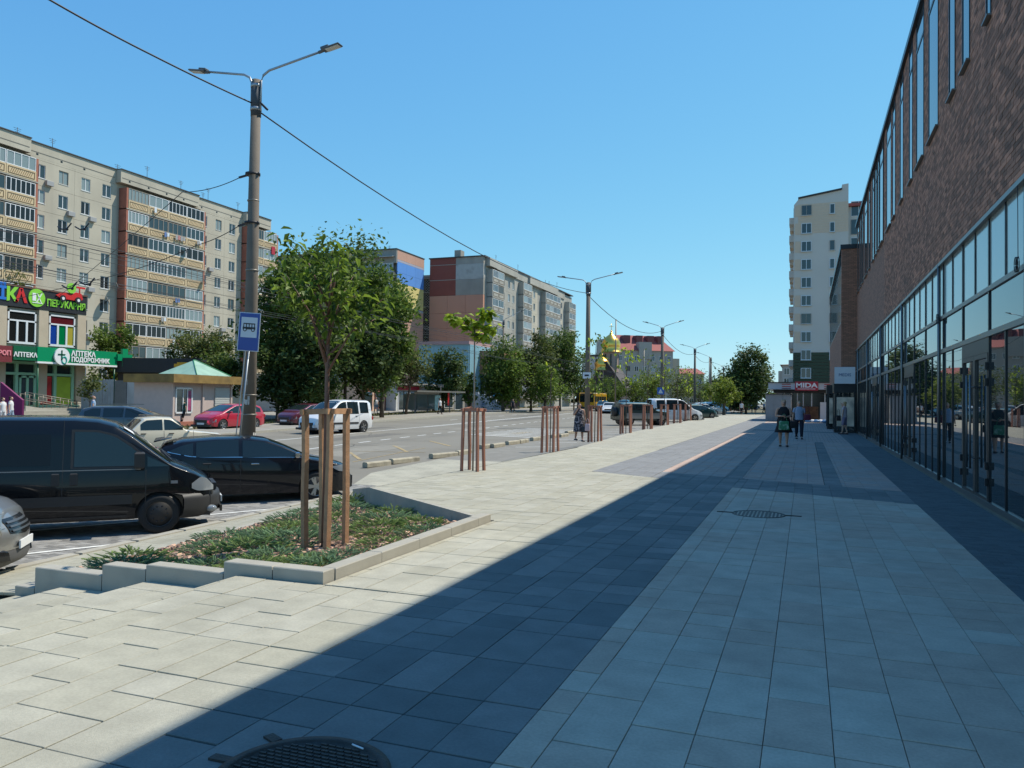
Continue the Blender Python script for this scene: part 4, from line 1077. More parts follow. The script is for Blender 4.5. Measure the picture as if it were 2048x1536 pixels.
c = MB(); c.lathe([(.16, 0), (.25, 0), (.25, .02), (.16, .02), (.16, 0)], (.17, -.28, .13), n=20, sx=1.0, sy=1.25); link('leaf_mark', c.mesh('leaf_mark', mat('teal_mark', (.02, .35, .28), .4)), lo)
gc = emp('pharmacy_cross', 'green pharmacy cross sign jutting out at the end of the green board', 'sign', (XG+.2, g2.y+.7, PY(236, 715, XG).z))
MB().box(-.1, -.75, -.28, .1, .75, .28).build('cross_bar', m_green, gc); MB().box(-.11, -.28, -.75, .11, .28, .75).build('cross_bar', m_green, gc); MB().box(-.03, -.95, .0, .03, -.6, .05).build('bracket', m_green, gc)
# ground storey glazing, mint frames
zf0, zf1 = .75, zgB-.1
gx0 = lp(PY(0, 760).y); gx1 = lp(PY(145, 760).y)
MB().box(gx0-6, .05, -.6, lp(ye), .3, zf0).build('plinth', m_mint, bP)
MB().box(gx0-6, .18, zf0, gx1+.2, .29, zf1).build('shop_interior', m_wpane3, bP)
xsv = [lp(PY(x, 760).y) for x in (0, 33, 72, 78, 110, 145)]
for x in xsv: MB().box(x-.12, -.03, zf0, x+.12, .17, zf1).build('frame_post', m_mint, bP)
MB().box(gx0-6, -.04, zf1-.95, gx1+.1, .16, zf1-.75).build('transom', m_mint, bP); MB().box(gx0-6, -.04, zf1-.1, gx1+.1, .16, zf1+.1).build('transom', m_mint, bP)
for (a, b, m_) in ((80, 103, mat('red_poster', (.5, .03, .03), .5, var=.4, scale=1.5)), (112, 141, mat('lime_poster', (.30, .42, .04), .5, var=.2, scale=1.5))):
    MB().box(lp(PY(a, 770).y), .0, zf0+.05, lp(PY(b, 770).y), .03, zf1-1.0).build('poster', m_, bP)
for (a, b) in ((0, 32), (34, 71), (80, 109), (112, 144)):
    MB().box(lp(PY(a, 740).y)+.15, .07, zf1-.72, lp(PY(b, 740).y)-.15, .1, zf1-.12).build('pane', m_wpane, bP)
xa, xb = lp(PY(38, 770).y), lp(PY(70, 770).y)
dr = MB(); 
for q in ((xa, xa+.15, zf0, zf1-1), (xb-.15, xb, zf0, zf1-1), (xa, xb, zf1-1.15, zf1-1), ((xa+xb)/2-.1, (xa+xb)/2+.1, zf0, zf1-1)): dr.box(q[0], -.05, q[2], q[1], .05, q[3])
dro = dr.build('door', m_mint, bP); MB().box(xa+.1, .0, zf0, xb-.1, .02, zf1-1.1).build('pane', m_wpane, dro)
for px in (228, 75): 
    q = PY(px, 800, XG); MB().tube([(lp(q.y), -1.55, -.6), (lp(q.y), -1.55, zgB+.1)], .06, 8).build('canopy_post', m_dgreen, bP)
# ramp with railing in front
rp = emp('access_ramp', 'long concrete access ramp with thin metal railings before the pharmacy', 'ramp', (XG+.6, PY(40, 800, XG).y, 0), R_(90))
yl = PY(190, 800, XG).y-PY(40, 800, XG).y
gz0 = zr(40)+.05
mb = MB(); mb.add([(0, 0, gz0-.3), (yl, 0, gz0-.3), (yl, 0, gz0+.05), (0, 0, gz0+1.0), (0, 1.6, gz0-.3), (yl, 1.6, gz0-.3), (yl, 1.6, gz0+.05), (0, 1.6, gz0+1.0)], [(0, 1, 2, 3), (7, 6, 5, 4), (3, 2, 6, 7), (0, 3, 7, 4), (1, 5, 6, 2)])
mb.build('ramp_body', mat('ramp_concrete', (.42, .40, .34), .9, var=.1), rp)
m_rail = mat('rail_metal', (.22, .20, .17), .5, metal=.4)
for yy in (.08, 1.5):
    for dz in (.55, 1.0):
        MB().tube([(0, yy, gz0+1.0+dz), (yl, yy, gz0+.05+dz)], .03, 6).build('rail', m_rail, rp)
    for k in range(10):
        t = k/9; zz = gz0+1.0*(1-t)+.05*t; MB().tube([(yl*t, yy, zz), (yl*t, yy, zz+1.0)], .025, 6).build('rail_post', m_rail, rp)
st = emp('entrance_steps', 'pale concrete entrance landing of the pharmacy at the head of the ramp', 'steps', (XP, PY(-10, 800).y, 0), R_(90))
for k in range(4): MB().box(0, -3.2+k*.35, gz0-.3+k*.0, 8, -.1, gz0+.2+k*.2).build('step', m_kerb, st)

# purple banner stair screen at the very left
m_purp = mat('purple_banner', (.20, .01, .10), .6, var=.1)
p = atd(0, 800, 52); q = atd(44, 830, 52)
o = emp('purple_banner', 'sloping purple banner with white print at the far left before the shop', 'banner', (p.x, p.y, 0)); d = (q-p); 
mb = MB(); zt0, zt1 = atd(0, 764, 52).z, atd(44, 800, 52).z
mb.add([(0, 0, gz0), (d.x, d.y, gz0), (d.x, d.y, zt1), (0, 0, zt0), (.05, .1, gz0), (d.x+.05, d.y+.1, gz0), (d.x+.05, d.y+.1, zt1), (.05, .1, zt0)], [(0, 1, 2, 3), (7, 6, 5, 4), (0, 4, 5, 1), (1, 5, 6, 2), (2, 6, 7, 3), (3, 7, 4, 0)])
mb.build('panel', m_purp, o)

# black low building, grey sheet fence, kiosk
bK = emp('low_building', 'low black building with a yellow logo behind the grey sheet fence', 'building', (atd(232, 740, 66).x, atd(232, 740, 66).y, 0), 0)
Y66 = atd(300, 740, 66)
def inD(px, py, Dn): return atd(px, py, Dn)
a = inD(225, 740, 66); b = inD(402, 740, 66); d = Vector((b.x-a.x, b.y-a.y, 0)); ang = math.atan2(d.y, d.x); Lk = d.length
bK.location = (a.x, a.y, 0); bK.rotation_euler.z = ang
z1, z0 = inD(300, 716, 66).z, inD(300, 745, 66).z
m_blk = mat('black_cladding', (.02, .02, .022), .6, var=.1)
MB().box(0, 0, z0, Lk, 8, z1).build('fascia', m_blk, bK); MB().box(.2, .5, -1, Lk-.2, 8, z0).build('wall', mat('dark_wall', (.05, .045, .04), .9), bK)
xx = inD(365, 731, 66); mb = MB(); u = (Vector((xx.x-a.x, xx.y-a.y, 0))).length
mb.box(u-.7, -.06, xx.z-.14, u+.7, -.01, xx.z+.14); mb.box(u-.45, -.055, xx.z-.27, u+.45, -.012, xx.z+.27); mb.build('yellow_logo', mat('yellow_logo', (.7, .33, .01), .5), bK)
def fence_panels(pa, pb, D1, D2, n, m_, label, topy0, topy1, ribs=True):
    a = inD(pa, 800, D1); b = inD(pb, 800, D2); d = Vector((b.x-a.x, b.y-a.y, 0)); Lf = d.length; g = zr(a.y)
    o = emp('sheet_fence', label, 'fence', (a.x, a.y, g-.1), math.atan2(d.y, d.x))
    h = inD(pa, topy0, D1).z-g+.1
    for i in range(n):
        xa, xb = Lf*i/n, Lf*(i+1)/n; mb = MB()
        if ribs:
            k = max(4, int((xb-xa)/.16)); pts = []
            for j in range(k+1):
                x = xa+.01+(xb-xa-.02)*j/k; pts.append((x, .035*(1 if j % 2 else -1)))
            mb.grid([[(p_[0], p_[1], .0) for p_ in pts], [(p_[0], p_[1], h) for p_ in pts]])
            mb.grid([[(p_[0], p_[1]+.02, h) for p_ in pts], [(p_[0], p_[1]+.02, .0) for p_ in pts]])
        else: mb.box(xa+.01, -.02, 0, xb-.01, .02, h-(.08 if i % 2 else 0))
        mb.build('fence_panel', m_, o)
        MB().tube([(xa, .05, 0), (xa, .05, h+.05)], .03, 6).build('fence_post', m_rail, o)
    return o
fence_panels(163, 228, 62, 60, 3, mat('ribbed_sheet', (.38, .38, .37), .6, var=.1, stain=.2), 'ribbed grey sheet fence beside the green canopy post', 759, 759)
fence_panels(229, 253, 60, 59, 1, mat('dull_sheet', (.20, .20, .19), .7, var=.1, stain=.3), 'short dull grey fence panel between the ribbed and the pale fence', 761, 761, False)
fence_panels(254, 345, 59, 56, 3, mat('pale_sheet', (.48, .48, .46), .7, var=.12, scale=1, stain=.3, sscale=.9, dirt=(.3, .3, .29)), 'pale flat sheet fence between the ribbed fence and the kiosk', 757, 757, False)
# kiosk with green pyramid roof
a = inD(345, 800, 49); b = inD(463, 800, 54.5); d = Vector((b.x-a.x, b.y-a.y, 0)); Lk = d.length; g = zr(a.y)
kk = emp('kiosk', 'small pink kiosk with an ochre fascia and a green pyramid skylight roof', 'kiosk', (a.x, a.y, g), math.atan2(d.y, d.x))
hk = inD(345, 765, 49).z-g; hf = inD(345, 748, 49).z-g
m_kiosk = mat('kiosk_pink', (.50, .40, .36), .7, var=.06); m_och = mat('ochre_fascia', (.24, .15, .04), .7, var=.3, scale=2, stain=.3)
MB().box(0, .05, 0, Lk, 3, hk).build('wall', m_kiosk, kk); MB().box(-.5, -.5, hk, Lk+.5, 3.4, hf).build('fascia', m_och, kk)
mb = MB(); mb.box(.25, -.03, .8, .35, .05, hk-.3); mb.box(.25+1.45, -.03, .8, 1.8, .05, hk-.3); mb.box(.25, -.03, hk-.4, 1.8, .05, hk-.3); mb.box(.25, -.03, .8, 1.8, .05, .9); mb.box(.9, -.03, .9, .96, .05, hk-.4); mb.box(1.3, -.03, .9, 1.36, .05, hk-.4)
w_ = mb.build('window', m_upvc, kk); MB().box(.35, .01, .9, 1.7, .03, hk-.4).build('pane', m_wpane, w_); MB().box(1.37, -.0, 1.0, 1.69, .015, hk-.5).build('poster', mat('pink_poster', (.35, .06, .15), .6, var=.5, scale=4), w_)
mb = MB()
for k in range(14): z = .35+k*(hk-.6)/14; mb.box(Lk-1.75, -.02-(.015 if k % 2 else 0), z, Lk-.25, .049, z+(hk-.6)/14-.01)
mb.build('roller_shutter', mat('shutter_grey', (.44, .45, .43), .6), kk)
for x in (0, Lk/2-.12, Lk-.12): MB().box(x-.02, -.05, 0, x+.14, .06, hk).build('corner_post', m_kiosk, kk)
MB().box(-.1, -.12, 0, Lk+.1, .049, .28).build('plinth', m_terra, kk)
cx = Lk*.62; pw = 1.75; pt = inD(405, 720, 52).z-g
mb = MB(); mb.add([(cx-pw, -.3, hf), (cx+pw, -.3, hf), (cx+pw, 3.0, hf), (cx-pw, 3.0, hf), (cx-.12, 1.35, pt), (cx+.12, 1.35, pt)], [(0, 1, 5, 4), (1, 2, 5), (2, 3, 4, 5), (3, 0, 4)])
pr_ = mb.build('pyramid_roof', mat('green_skylight', (.27, .42, .32), .5, var=.15, scale=1.5), kk)
MB().tube([(cx-pw, -.3, hf+.02), (cx-.12, 1.35, pt+.02), (cx+.12, 1.35, pt+.02), (cx+pw, -.3, hf+.02)], .03, 5).build('ridge', mat('green_ridge', (.05, .28, .12), .5), pr_)

# teal clad building, brick part and graffiti wall
a = aty(838, 690, 108); b = aty(938, 688, 108)
bT = emp('teal_building', 'low building with light blue cladding in front of the salmon end wall', 'building', (a.x, 108, 0))
Wt = b.x-a.x; m_teal = mat('teal_cladding', (.22, .40, .46), .6, var=.06, scale=2)
for k in range(10): MB().box(Wt*k/10+.01, 0, 2.2, Wt*(k+1)/10-.01, .15, a.z).build('cladding_panel', m_teal, bT)
MB().box(0, .16, -1, Wt, 10, a.z-.1).build('wall', m_sal2, bT)
MB().box(-.2, -.2, a.z, Wt+.1, 10, a.z+.5).build('parapet', mat('pink_band', (.42, .27, .26), .8), bT)
for k in range(12): 
    MB().box(Wt, .2+k*.8, 2.2, Wt+.1, .96+k*.8, a.z).build('cladding_panel', m_teal, bT)
MB().box(-2, -.05, -1, Wt+.2, .0, 2.1).build('plinth', m_gable, bT)
a2 = aty(941, 702, 112); b2 = aty(985, 700, 112)
bBr = emp('brick_annex', 'red brick annex with dark ground floor right of the light blue building', 'building', (a2.x, 112, 0))
Wb = b2.x-a2.x+2
MB().box(0, 0, 5.5, Wb, 8, a2.z).build('wall', mat('red_brick_wall', (.33, .16, .10), .9, var=.2, scale=2), bBr); MB().box(.3, .4, -1, Wb-.3, 8, 5.5).build('ground_floor', m_wpane3, bBr)
for k in range(5): MB().box(k*Wb/5, .1, -1, k*Wb/5+.35, .5, 5.5).build('pillar', m_gable, bBr)
a3 = aty(945, 800, 104); b3 = aty(1005, 800, 104)
gw = emp('graffiti_wall', 'low white wall with blue and dark graffiti under the trees', 'wall', (a3.x, 104, 0))
for k in range(5):
    MB().box((b3.x-a3.x)*k/5+.01, 0, -.2, (b3.x-a3.x)*(k+1)/5-.01, .3, 2.7-.35*k).build('wall_section', mat('graffiti_paint', (.55, .57, .6), .8, stain=.95, sscale=.9, dirt=(.05, .16, .35), var=.3), gw)
um = emp('parasol', 'bright blue parasol beside the graffiti wall', 'parasol', (aty(1003, 800, 103).x, 103, 0))
MB().lathe([(1.3, 2.1), (.7, 2.5), (.0, 2.8)], n=8).build('canopy', mat('parasol_blue', (.0, .3, .6), .6), um); MB().tube([(0, 0, 0), (0, 0, 2.7)], .03, 6).build('pole', m_rail, um)
# one storey shops under the trees
XS = -50.0
def shops(px0, px1, D, label, cols, hgt, lab2=None):
    a = inD(px0, 800, D); b = inD(px1, 800, D+8); d = Vector((b.x-a.x, b.y-a.y, 0)); L_ = d.length; g = zr(a.y)
    o = emp('shop', label, 'shop', (a.x, a.y, g), math.atan2(d.y, d.x))
    MB().box(0, 0, 0, L_, 6, hgt).build('wall', cols[0], o); MB().box(-.2, -.5, hgt, L_+.2, 6, hgt+.25).build('roof', m_gable, o)
    n = max(2, int(L_/2.6))
    for k in range(n):
        x = .5+k*(L_-.6)/n; w = (L_-.6)/n-.5
        f = MB(); f.box(x, -.06, .4 if k % 2 else .05, x+w, -.01, 2.6); fo = f.build('window' if k % 2 else 'door', cols[1], o)
        MB().box(x+.12, -.08, .5 if k % 2 else .2, x+w-.12, -.06, 2.45).build('pane', m_wpane, fo)
    MB().box(.3, -.15, 2.75, L_-.3, -.0, 3.25).build('sign_board', cols[2], o)
    return o
m_peach = mat('peach_wall', (.62, .44, .32), .85, var=.06); m_whw = mat('white_wall', (.6, .6, .58), .85, var=.08)
shops(722, 790, 95, 'peach shop front with a brown door under the big trees', (m_peach, m_terra, m_terra), 3.6)
shops(792, 862, 100, 'white shop front with red signs left of the bus shelter', (m_whw, m_upvc, m_red), 3.4)
shops(560, 700, 92, 'white low shop mostly hidden behind the big dark tree', (m_whw, m_gable, m_gable), 3.4)
shops(862, 930, 104, 'grey low shop behind the bus shelter', (m_gable, m_upvc, m_gable), 3.2)

# church with gold domes
m_gold = mat('gold_leaf', (.95, .56, .12), .3, metal=1.0, bump=.1, bscale=6)
m_chw = mat('church_wall', (.42, .30, .24), .85); m_chroof = mat('church_roof', (.06, .045, .04), .7)
ch = emp('church', 'church with two gold onion domes above steep dark roofs', 'church', (-35.0, 147, 0))
def dome(cx, cy, z0, r, h, drumh):
    mb = MB(); mb.lathe([(r*.78, z0-drumh), (r*.78, z0)], (cx, cy, 0), 16); mb.build('drum', m_chw, ch)
    for k in range(8): 
        t = k*math.pi/4+.2; MB().cbox((cx+r*.79*math.cos(t), cy+r*.79*math.sin(t), z0-drumh*.5), (.12, .3, drumh*.7), t).build('drum_window', m_wpane3, ch)
    prof = [(r*1.12, z0-.15), (r*1.05, z0+.05), (r*.9, z0+h*.12), (r*.98, z0+h*.25), (r*.98, z0+h*.42), (r*.82, z0+h*.6), (r*.5, z0+h*.76), (r*.2, z0+h*.86), (r*.16, z0+h*.94), (.0, z0+h)]
    d = MB().lathe(prof, (cx, cy, 0), 12).build('dome', m_gold, ch)
    zt = z0+h; mb = MB(); mb.ball((cx, cy, zt+.1), .18); mb.tube([(cx, cy, zt), (cx, cy, zt+1.5)], .05, 6); mb.bar((cx-.4, cy, zt+1.0), (cx+.4, cy, zt+1.0), .08); mb.build('cross', m_gold, d)
dome(0, 0, 11.1, 1.85, 3.8, 4.0); dome(-1.0, -3.0, 7.5, 1.5, 2.7, 1.6)
mb = MB(); mb.add([(-4.2, -4, 3.2), (4.2, -4, 3.2), (0, -4, 8.8), (-4.2, 6, 3.2), (4.2, 6, 3.2), (0, 6, 8.8)], [(0, 1, 2), (5, 4, 3), (0, 2, 5, 3), (1, 4, 5, 2)]); mb.build('roof', m_chroof, ch)
mb = MB(); mb.box(-3.4, -3.8, 0, 3.4, 6, 4.2); mb.add([(-3.4, -3.95, 3.9), (3.4, -3.95, 3.9), (0, -3.95, 8.0)], [(0, 1, 2)]); mb.build('wall', m_chw, ch)
for s_ in (-1, 1): MB().bar((s_*4.4, -4.1, 2.9), (0, -4.1, 9.0), .25, .35, up=(0, 1, 0)).build('gable_board', m_chroof, ch)

# generic distant block (windows real)
def farblock(label, x, y, w, dp, h, rz, m_, floors, cols, roofm=None, roofh=0, wm=(1.2, 1.5), side=True, name='apartment_block', off=1.2):
    o = emp(name, label, 'apartment block', (x, y, 0), rz); MB().box(0, 0, -1, w, dp, h).build('wall', m_, o)
    fh = (h-off)/floors; rr = random.Random(int(w*10))
    for f in range(floors):
        for c in range(cols): window(o, (c+.5)*w/cols-wm[0]/2, -.02, off+f*fh, wm[0], wm[1], rr, sill=False)
    if roofm:
        mb = MB(); mb.add([(-.5, -.5, h), (w+.5, -.5, h), (w+.5, dp+.5, h), (-.5, dp+.5, h), (w*.12, dp/2, h+roofh), (w*.88, dp/2, h+roofh)], [(0, 1, 5, 4), (1, 2, 5), (2, 3, 4, 5), (3, 0, 4), (3, 2, 1, 0)]); mb.build('roof', roofm, o)
    else: MB().box(-.2, -.2, h, w+.2, dp+.2, h+.5).build('roof_edge', m_tar, o)
    return o
m_rroof = mat('red_tile_roof', (.30, .08, .07), .8, var=.1); m_grb = mat('grey_beige_render', (.37, .34, .29), .9, var=.06, scale=.2)
p0 = atd(1232, 700, 228); p1 = atd(1346, 700, 232); w = (p1-p0).length
rr1 = farblock('grey residential block with a steep red tiled roof behind the church', p0.x, p0.y, w, 14, 16.5, math.atan2(p1.y-p0.y, p1.x-p0.x), m_grb, 5, 7, m_rroof, 5)
MB().box(-2.5, 1, -1, 0, 10, 20.0).build('stair_wing', m_grb, rr1); MB().box(w, 2, -1, w+3.0, 12, 14.5).build('side_wing', mat('side_beige', (.42, .37, .28), .9), rr1)
for k, fx in enumerate((.2, .42, .62, .8)): MB().box(w*fx, 3.0, 18.5, w*fx+2.0, 6.0, 21.2).build('dormer', mat('dormer_red', (.17, .06, .055), .8), rr1)
MB().box(w*.5-2, -.6, 14, w*.5+2, 2, 19.0).build('gable_wing', m_grb, rr1)
p0 = atd(1358, 735, 250); farblock('low grey block with reddish roof right of the red roofed block', p0.x, p0.y, 8, 12, 10.5, R_(20), m_grb, 3, 3, m_rroof, 2.0)
p0 = atd(1178, 740, 210); farblock('pale grey tower seen beside the second lamp pole', p0.x-2, p0.y, 5.5, 10, 13.5, R_(15), mat('pale_grey_render', (.5, .5, .5), .9), 4, 2)
p0 = atd(1195, 740, 205); farblock('small dark grey block left of the church', p0.x, p0.y, 5, 10, 9.2, R_(15), m_gable, 3, 2)
# tall block on the right
tb = emp('apartment_tower', 'tall pale ten storey tower with cream bands and a dark green base at the end of the promenade', 'apartment tower', (-1.75, 127.0, 0))
tag(tb, 'tall pale tower with cream bands and a dark green base beyond the brick building')
m_tw = mat('tower_white', (.60, .545, .48), .9, var=.04, scale=.3); m_tc = mat('tower_cream', (.64, .49, .36), .9, var=.04); m_tg = mat('tower_green', (.055, .075, .045), .9, var=.1)
TX = lambda px, py: aty(px, py, 127.0)
zt = [TX(1600, y).z for y in (412, 468, 705)]
MB().box(.05, .3, -1, 22, 16, zt[2]-.0).build('wall', m_tw, tb)
tw_ = TX(1697, 400).x+1.75
mb = MB(); zl, zrr = TX(1597, 398).z, TX(1697, 364).z
def vprism(poly, y0, y1, name, m_):   # poly in x,z
    n = len(poly); mb = MB(); mb.add([(p_[0], y0, p_[1]) for p_ in poly]+[(p_[0], y1, p_[1]) for p_ in poly], [tuple(range(n)), tuple(reversed(range(n, 2*n)))]+[(i, n+i, n+(i+1) % n, (i+1) % n) for i in range(n)]); return mb.build(name, m_, tb)
vprism([(.0, zt[2]), (tw_, zt[2]), (tw_, zrr-.2), (tw_-.9, zrr-.3), (tw_-.9, zrr-1.1), (.7, zl), (.0, zl-.9)], .0, 16, 'upper_wall', m_tw)
vprism([(.6, zl+.02), (tw_-.9, zrr-1.08), (tw_-.9, zrr-.85), (.6, zl+.22)], -.25, 16.2, 'roof_edge', m_tar)
for k in range(12): MB().box(0.6, -.03, zt[1]+k*.38+.02, tw_, -.001, zt[1]+(k+1)*.38-.02).build('cream_board', m_tc, tb)
for k in range(int((zt[2]+.2)/.5)): z = -0.2+k*.5; MB().box(-.02, -.06, z+.03, tw_+3, .29, z+.47).build('green_board', m_tg, tb)
fhT = 36.5*127/1560*.975
zw0 = TX(1610, 431).z; step = (TX(1610, 431).z-TX(1610, 720).z)/8
for f in range(11):
    z = zw0-f*step
    if z < 0: break
    window(tb, TX(1603, 431).x+1.75, -.09, z, 1.45, 1.55, rnd, pane=m_wpane, lights=2)
    if f < 8:
        MB().box(TX(1590, 431).x+1.75, -.035, z-.1, TX(1602, 431).x+1.72, -.001, z+1.6).build('cream_band', m_tc, tb)
    if f < 9: window(tb, tw_-2.6, -.09, z, .7, 1.5, rnd, pane=m_wpane, lights=1)
    # street side balconies
    for j in range(3): 
        MB().box(-.7, 1.5+j*5, z-.9, -.0, 4.3+j*5, z+.1).build('balcony_panel', m_tc if j % 2 else m_tw, tb); window(tb, -.03, 2+j*5, z+.1, 1.2, 1.3, rnd, sill=False).rotation_euler.z = R_(-90)
MB().box(tw_, 1.5, zt[2], tw_+3.2, 14, TX(1715, 408).z).build('side_bay', m_tw, tb)
MB().box(tw_-.1, 1.0, TX(1715, 408).z, tw_+3.6, 14.5, TX(1715, 402).z).build('tile_eave', m_rroof, tb)
for f in range(4): window(tb, tw_+.4, 1.46, zw0-f*step-.3, 2.2, 2.3, rnd, sill=False, pane=m_wpane)
# block beyond it
p0 = atd(1564, 770, 178); fb = farblock('distant grey block with many bays left of the tall tower', p0.x, p0.y, 6, 40, 8.8+1.5, 0, mat('far_grey_render', (.42, .40, .37), .9), 4, 3, m_rroof, 1.0)
for k in range(7): MB().box(-.9, 3+k*5, 0, 0, 5.5+k*5, 9).build('bay', m_tw, fb)

# MIDA shop pavilion
p0 = aty(1537, 775, 74); p1 = aty(1658, 775, 74)
mi = emp('shoe_shop', 'low pavilion shop with a white fascia and a red MIDA sign', 'shop', (p0.x, 74, 0)); tag(mi, 'low pavilion shop with a white fascia and a red lettered sign')
Wm = 8.0; zf1, zf0 = aty(1600, 766, 74).z, aty(1600, 779, 74).z
MB().box(0, -.3, zf0, Wm, 8, zf1).build('fascia', mat('fascia_white', (.52, .55, .58), .5), mi); MB().box(-.1, -.4, zf1, Wm, 8, zf1+.08).build('roof_edge', m_tar, mi); MB().box(.4, .3, zf0-.3, Wm, 8, zf0).build('soffit', m_tar, mi)
MB().box(1.2, .8, 0, Wm, 8, zf0-.3).build('back_wall', m_wpane3, mi)
xs_, xe_ = aty(1590, 772, 73.6).x-p0.x, aty(1636, 772, 73.6).x-p0.x
bd = MB().box(xs_, -.42, zf0-.1, xe_, -.3, zf1+.12).build('sign_board', m_red, mi)
text('lettering', 'MIDA', .56, m_whl, mi, ((xs_+xe_)/2, -.44, (zf0+zf1)/2+.06), RF, .03, .02, sx=1.3); MB().box(xs_+.2, -.44, zf0+.02, xe_-.2, -.42, zf0+.07).build('underline', m_whl, mi)
for xx in (1.15, xe_+.5):
    for z in (zf0+.42, zf0+.22, zf0+.05): MB().box(xx, -.33, z, xx+.75, -.3, z+.07).build('stripe', m_red if z > zf0+.1 else mat('stripe_plum', (.12, .03, .08), .5), mi)
for k, x in enumerate((1.3, 1.9, 2.4, 2.9, 3.6, 4.7)): MB().box(x, .7, 0, x+.09, .82, zf0-.3).build('door_frame', m_upvc, mi)
MB().box(2.9, .5, .1, 4.2, .75, 1.3).build('shop_shelf', mat('brown_goods', (.14, .07, .03), .7, var=.5, scale=5), mi); MB().box(4.35, .5, .1, 4.9, .7, 1.7).build('white_rack', m_whl, mi)
MB().box(5.2, .2, 0, 6.4, .4, 2.4).build('roller_shutter', mat('bluish_shutter', (.28, .33, .36), .6), mi)
# grey sheet hut left of it
p0 = aty(1531, 790, 71); p1 = aty(1582, 790, 71)
hu = emp('sheet_hut', 'grey metal sheet hut left of the pavilion shop', 'hut', (p0.x, 71, 0)); wq = p1.x-p0.x; hq = aty(1550, 789, 71).z
for k in range(3): MB().box(wq*k/3+.012, 0, .02, wq*(k+1)/3-.012, .05, hq).build('wall_sheet', mat('hut_sheet', (.25, .27, .28), .6, var=.08), hu)
MB().box(0, .06, .02, wq, 2.6, hq-.02).build('body', mat('hut_sheet', (.25, .27, .28), .6), hu); MB().box(-.1, -.1, hq, wq+.1, 2.7, hq+.06).build('roof', m_tar, hu)
bgp = emp('plastic_sacks', 'white and blue plastic sacks heaped before the pavilion shop', 'sacks', (aty(1632, 838, 69).x, 69, 0))
for k in range(5): MB().ball((k*.32-.6, .1*(k % 2), .12), (.28, .2, .14)).build('sack', m_whl if k % 2 else mat('blue_plastic', (.1, .25, .45), .5), bgp)
# ------------------------------------------------------------------ vehicles
m_tyre = mat('tyre_rubber', (.02, .02, .02), .85); m_alloy = mat('alloy_rim', (.38, .38, .38), .3, metal=.9); m_steelrim = mat('black_steel_rim', (.035, .035, .035), .6)
m_cglass = glassm('car_glass', (.012, .02, .022), rough=.02, ior=1.6); m_black = mat('black_plastic', (.022, .022, .023), .55); m_chrome = mat('chrome', (.6, .6, .6), .15, metal=1)
m_lamp = glassm('headlamp_glass', (.20, .22, .235), rough=.06, ior=1.9); m_tail = mat('tail_lamp_red', (.35, .01, .01), .2, coat=1); m_plate = mat('number_plate', (.65, .66, .66), .5); m_orange = mat('indicator_orange', (.6, .2, .02), .3)
def paint(n, c, metal=0.0, rough=.35): return mat('paint_'+n, c, rough, metal=metal, coat=(.55 if max(c) < .02 else 1.0), spec=(.12 if max(c) < .02 else .5), var=.04, scale=.6)
def interp(pts, x): return float(np.interp(x, [p[0] for p in pts], [p[1] for p in pts]))
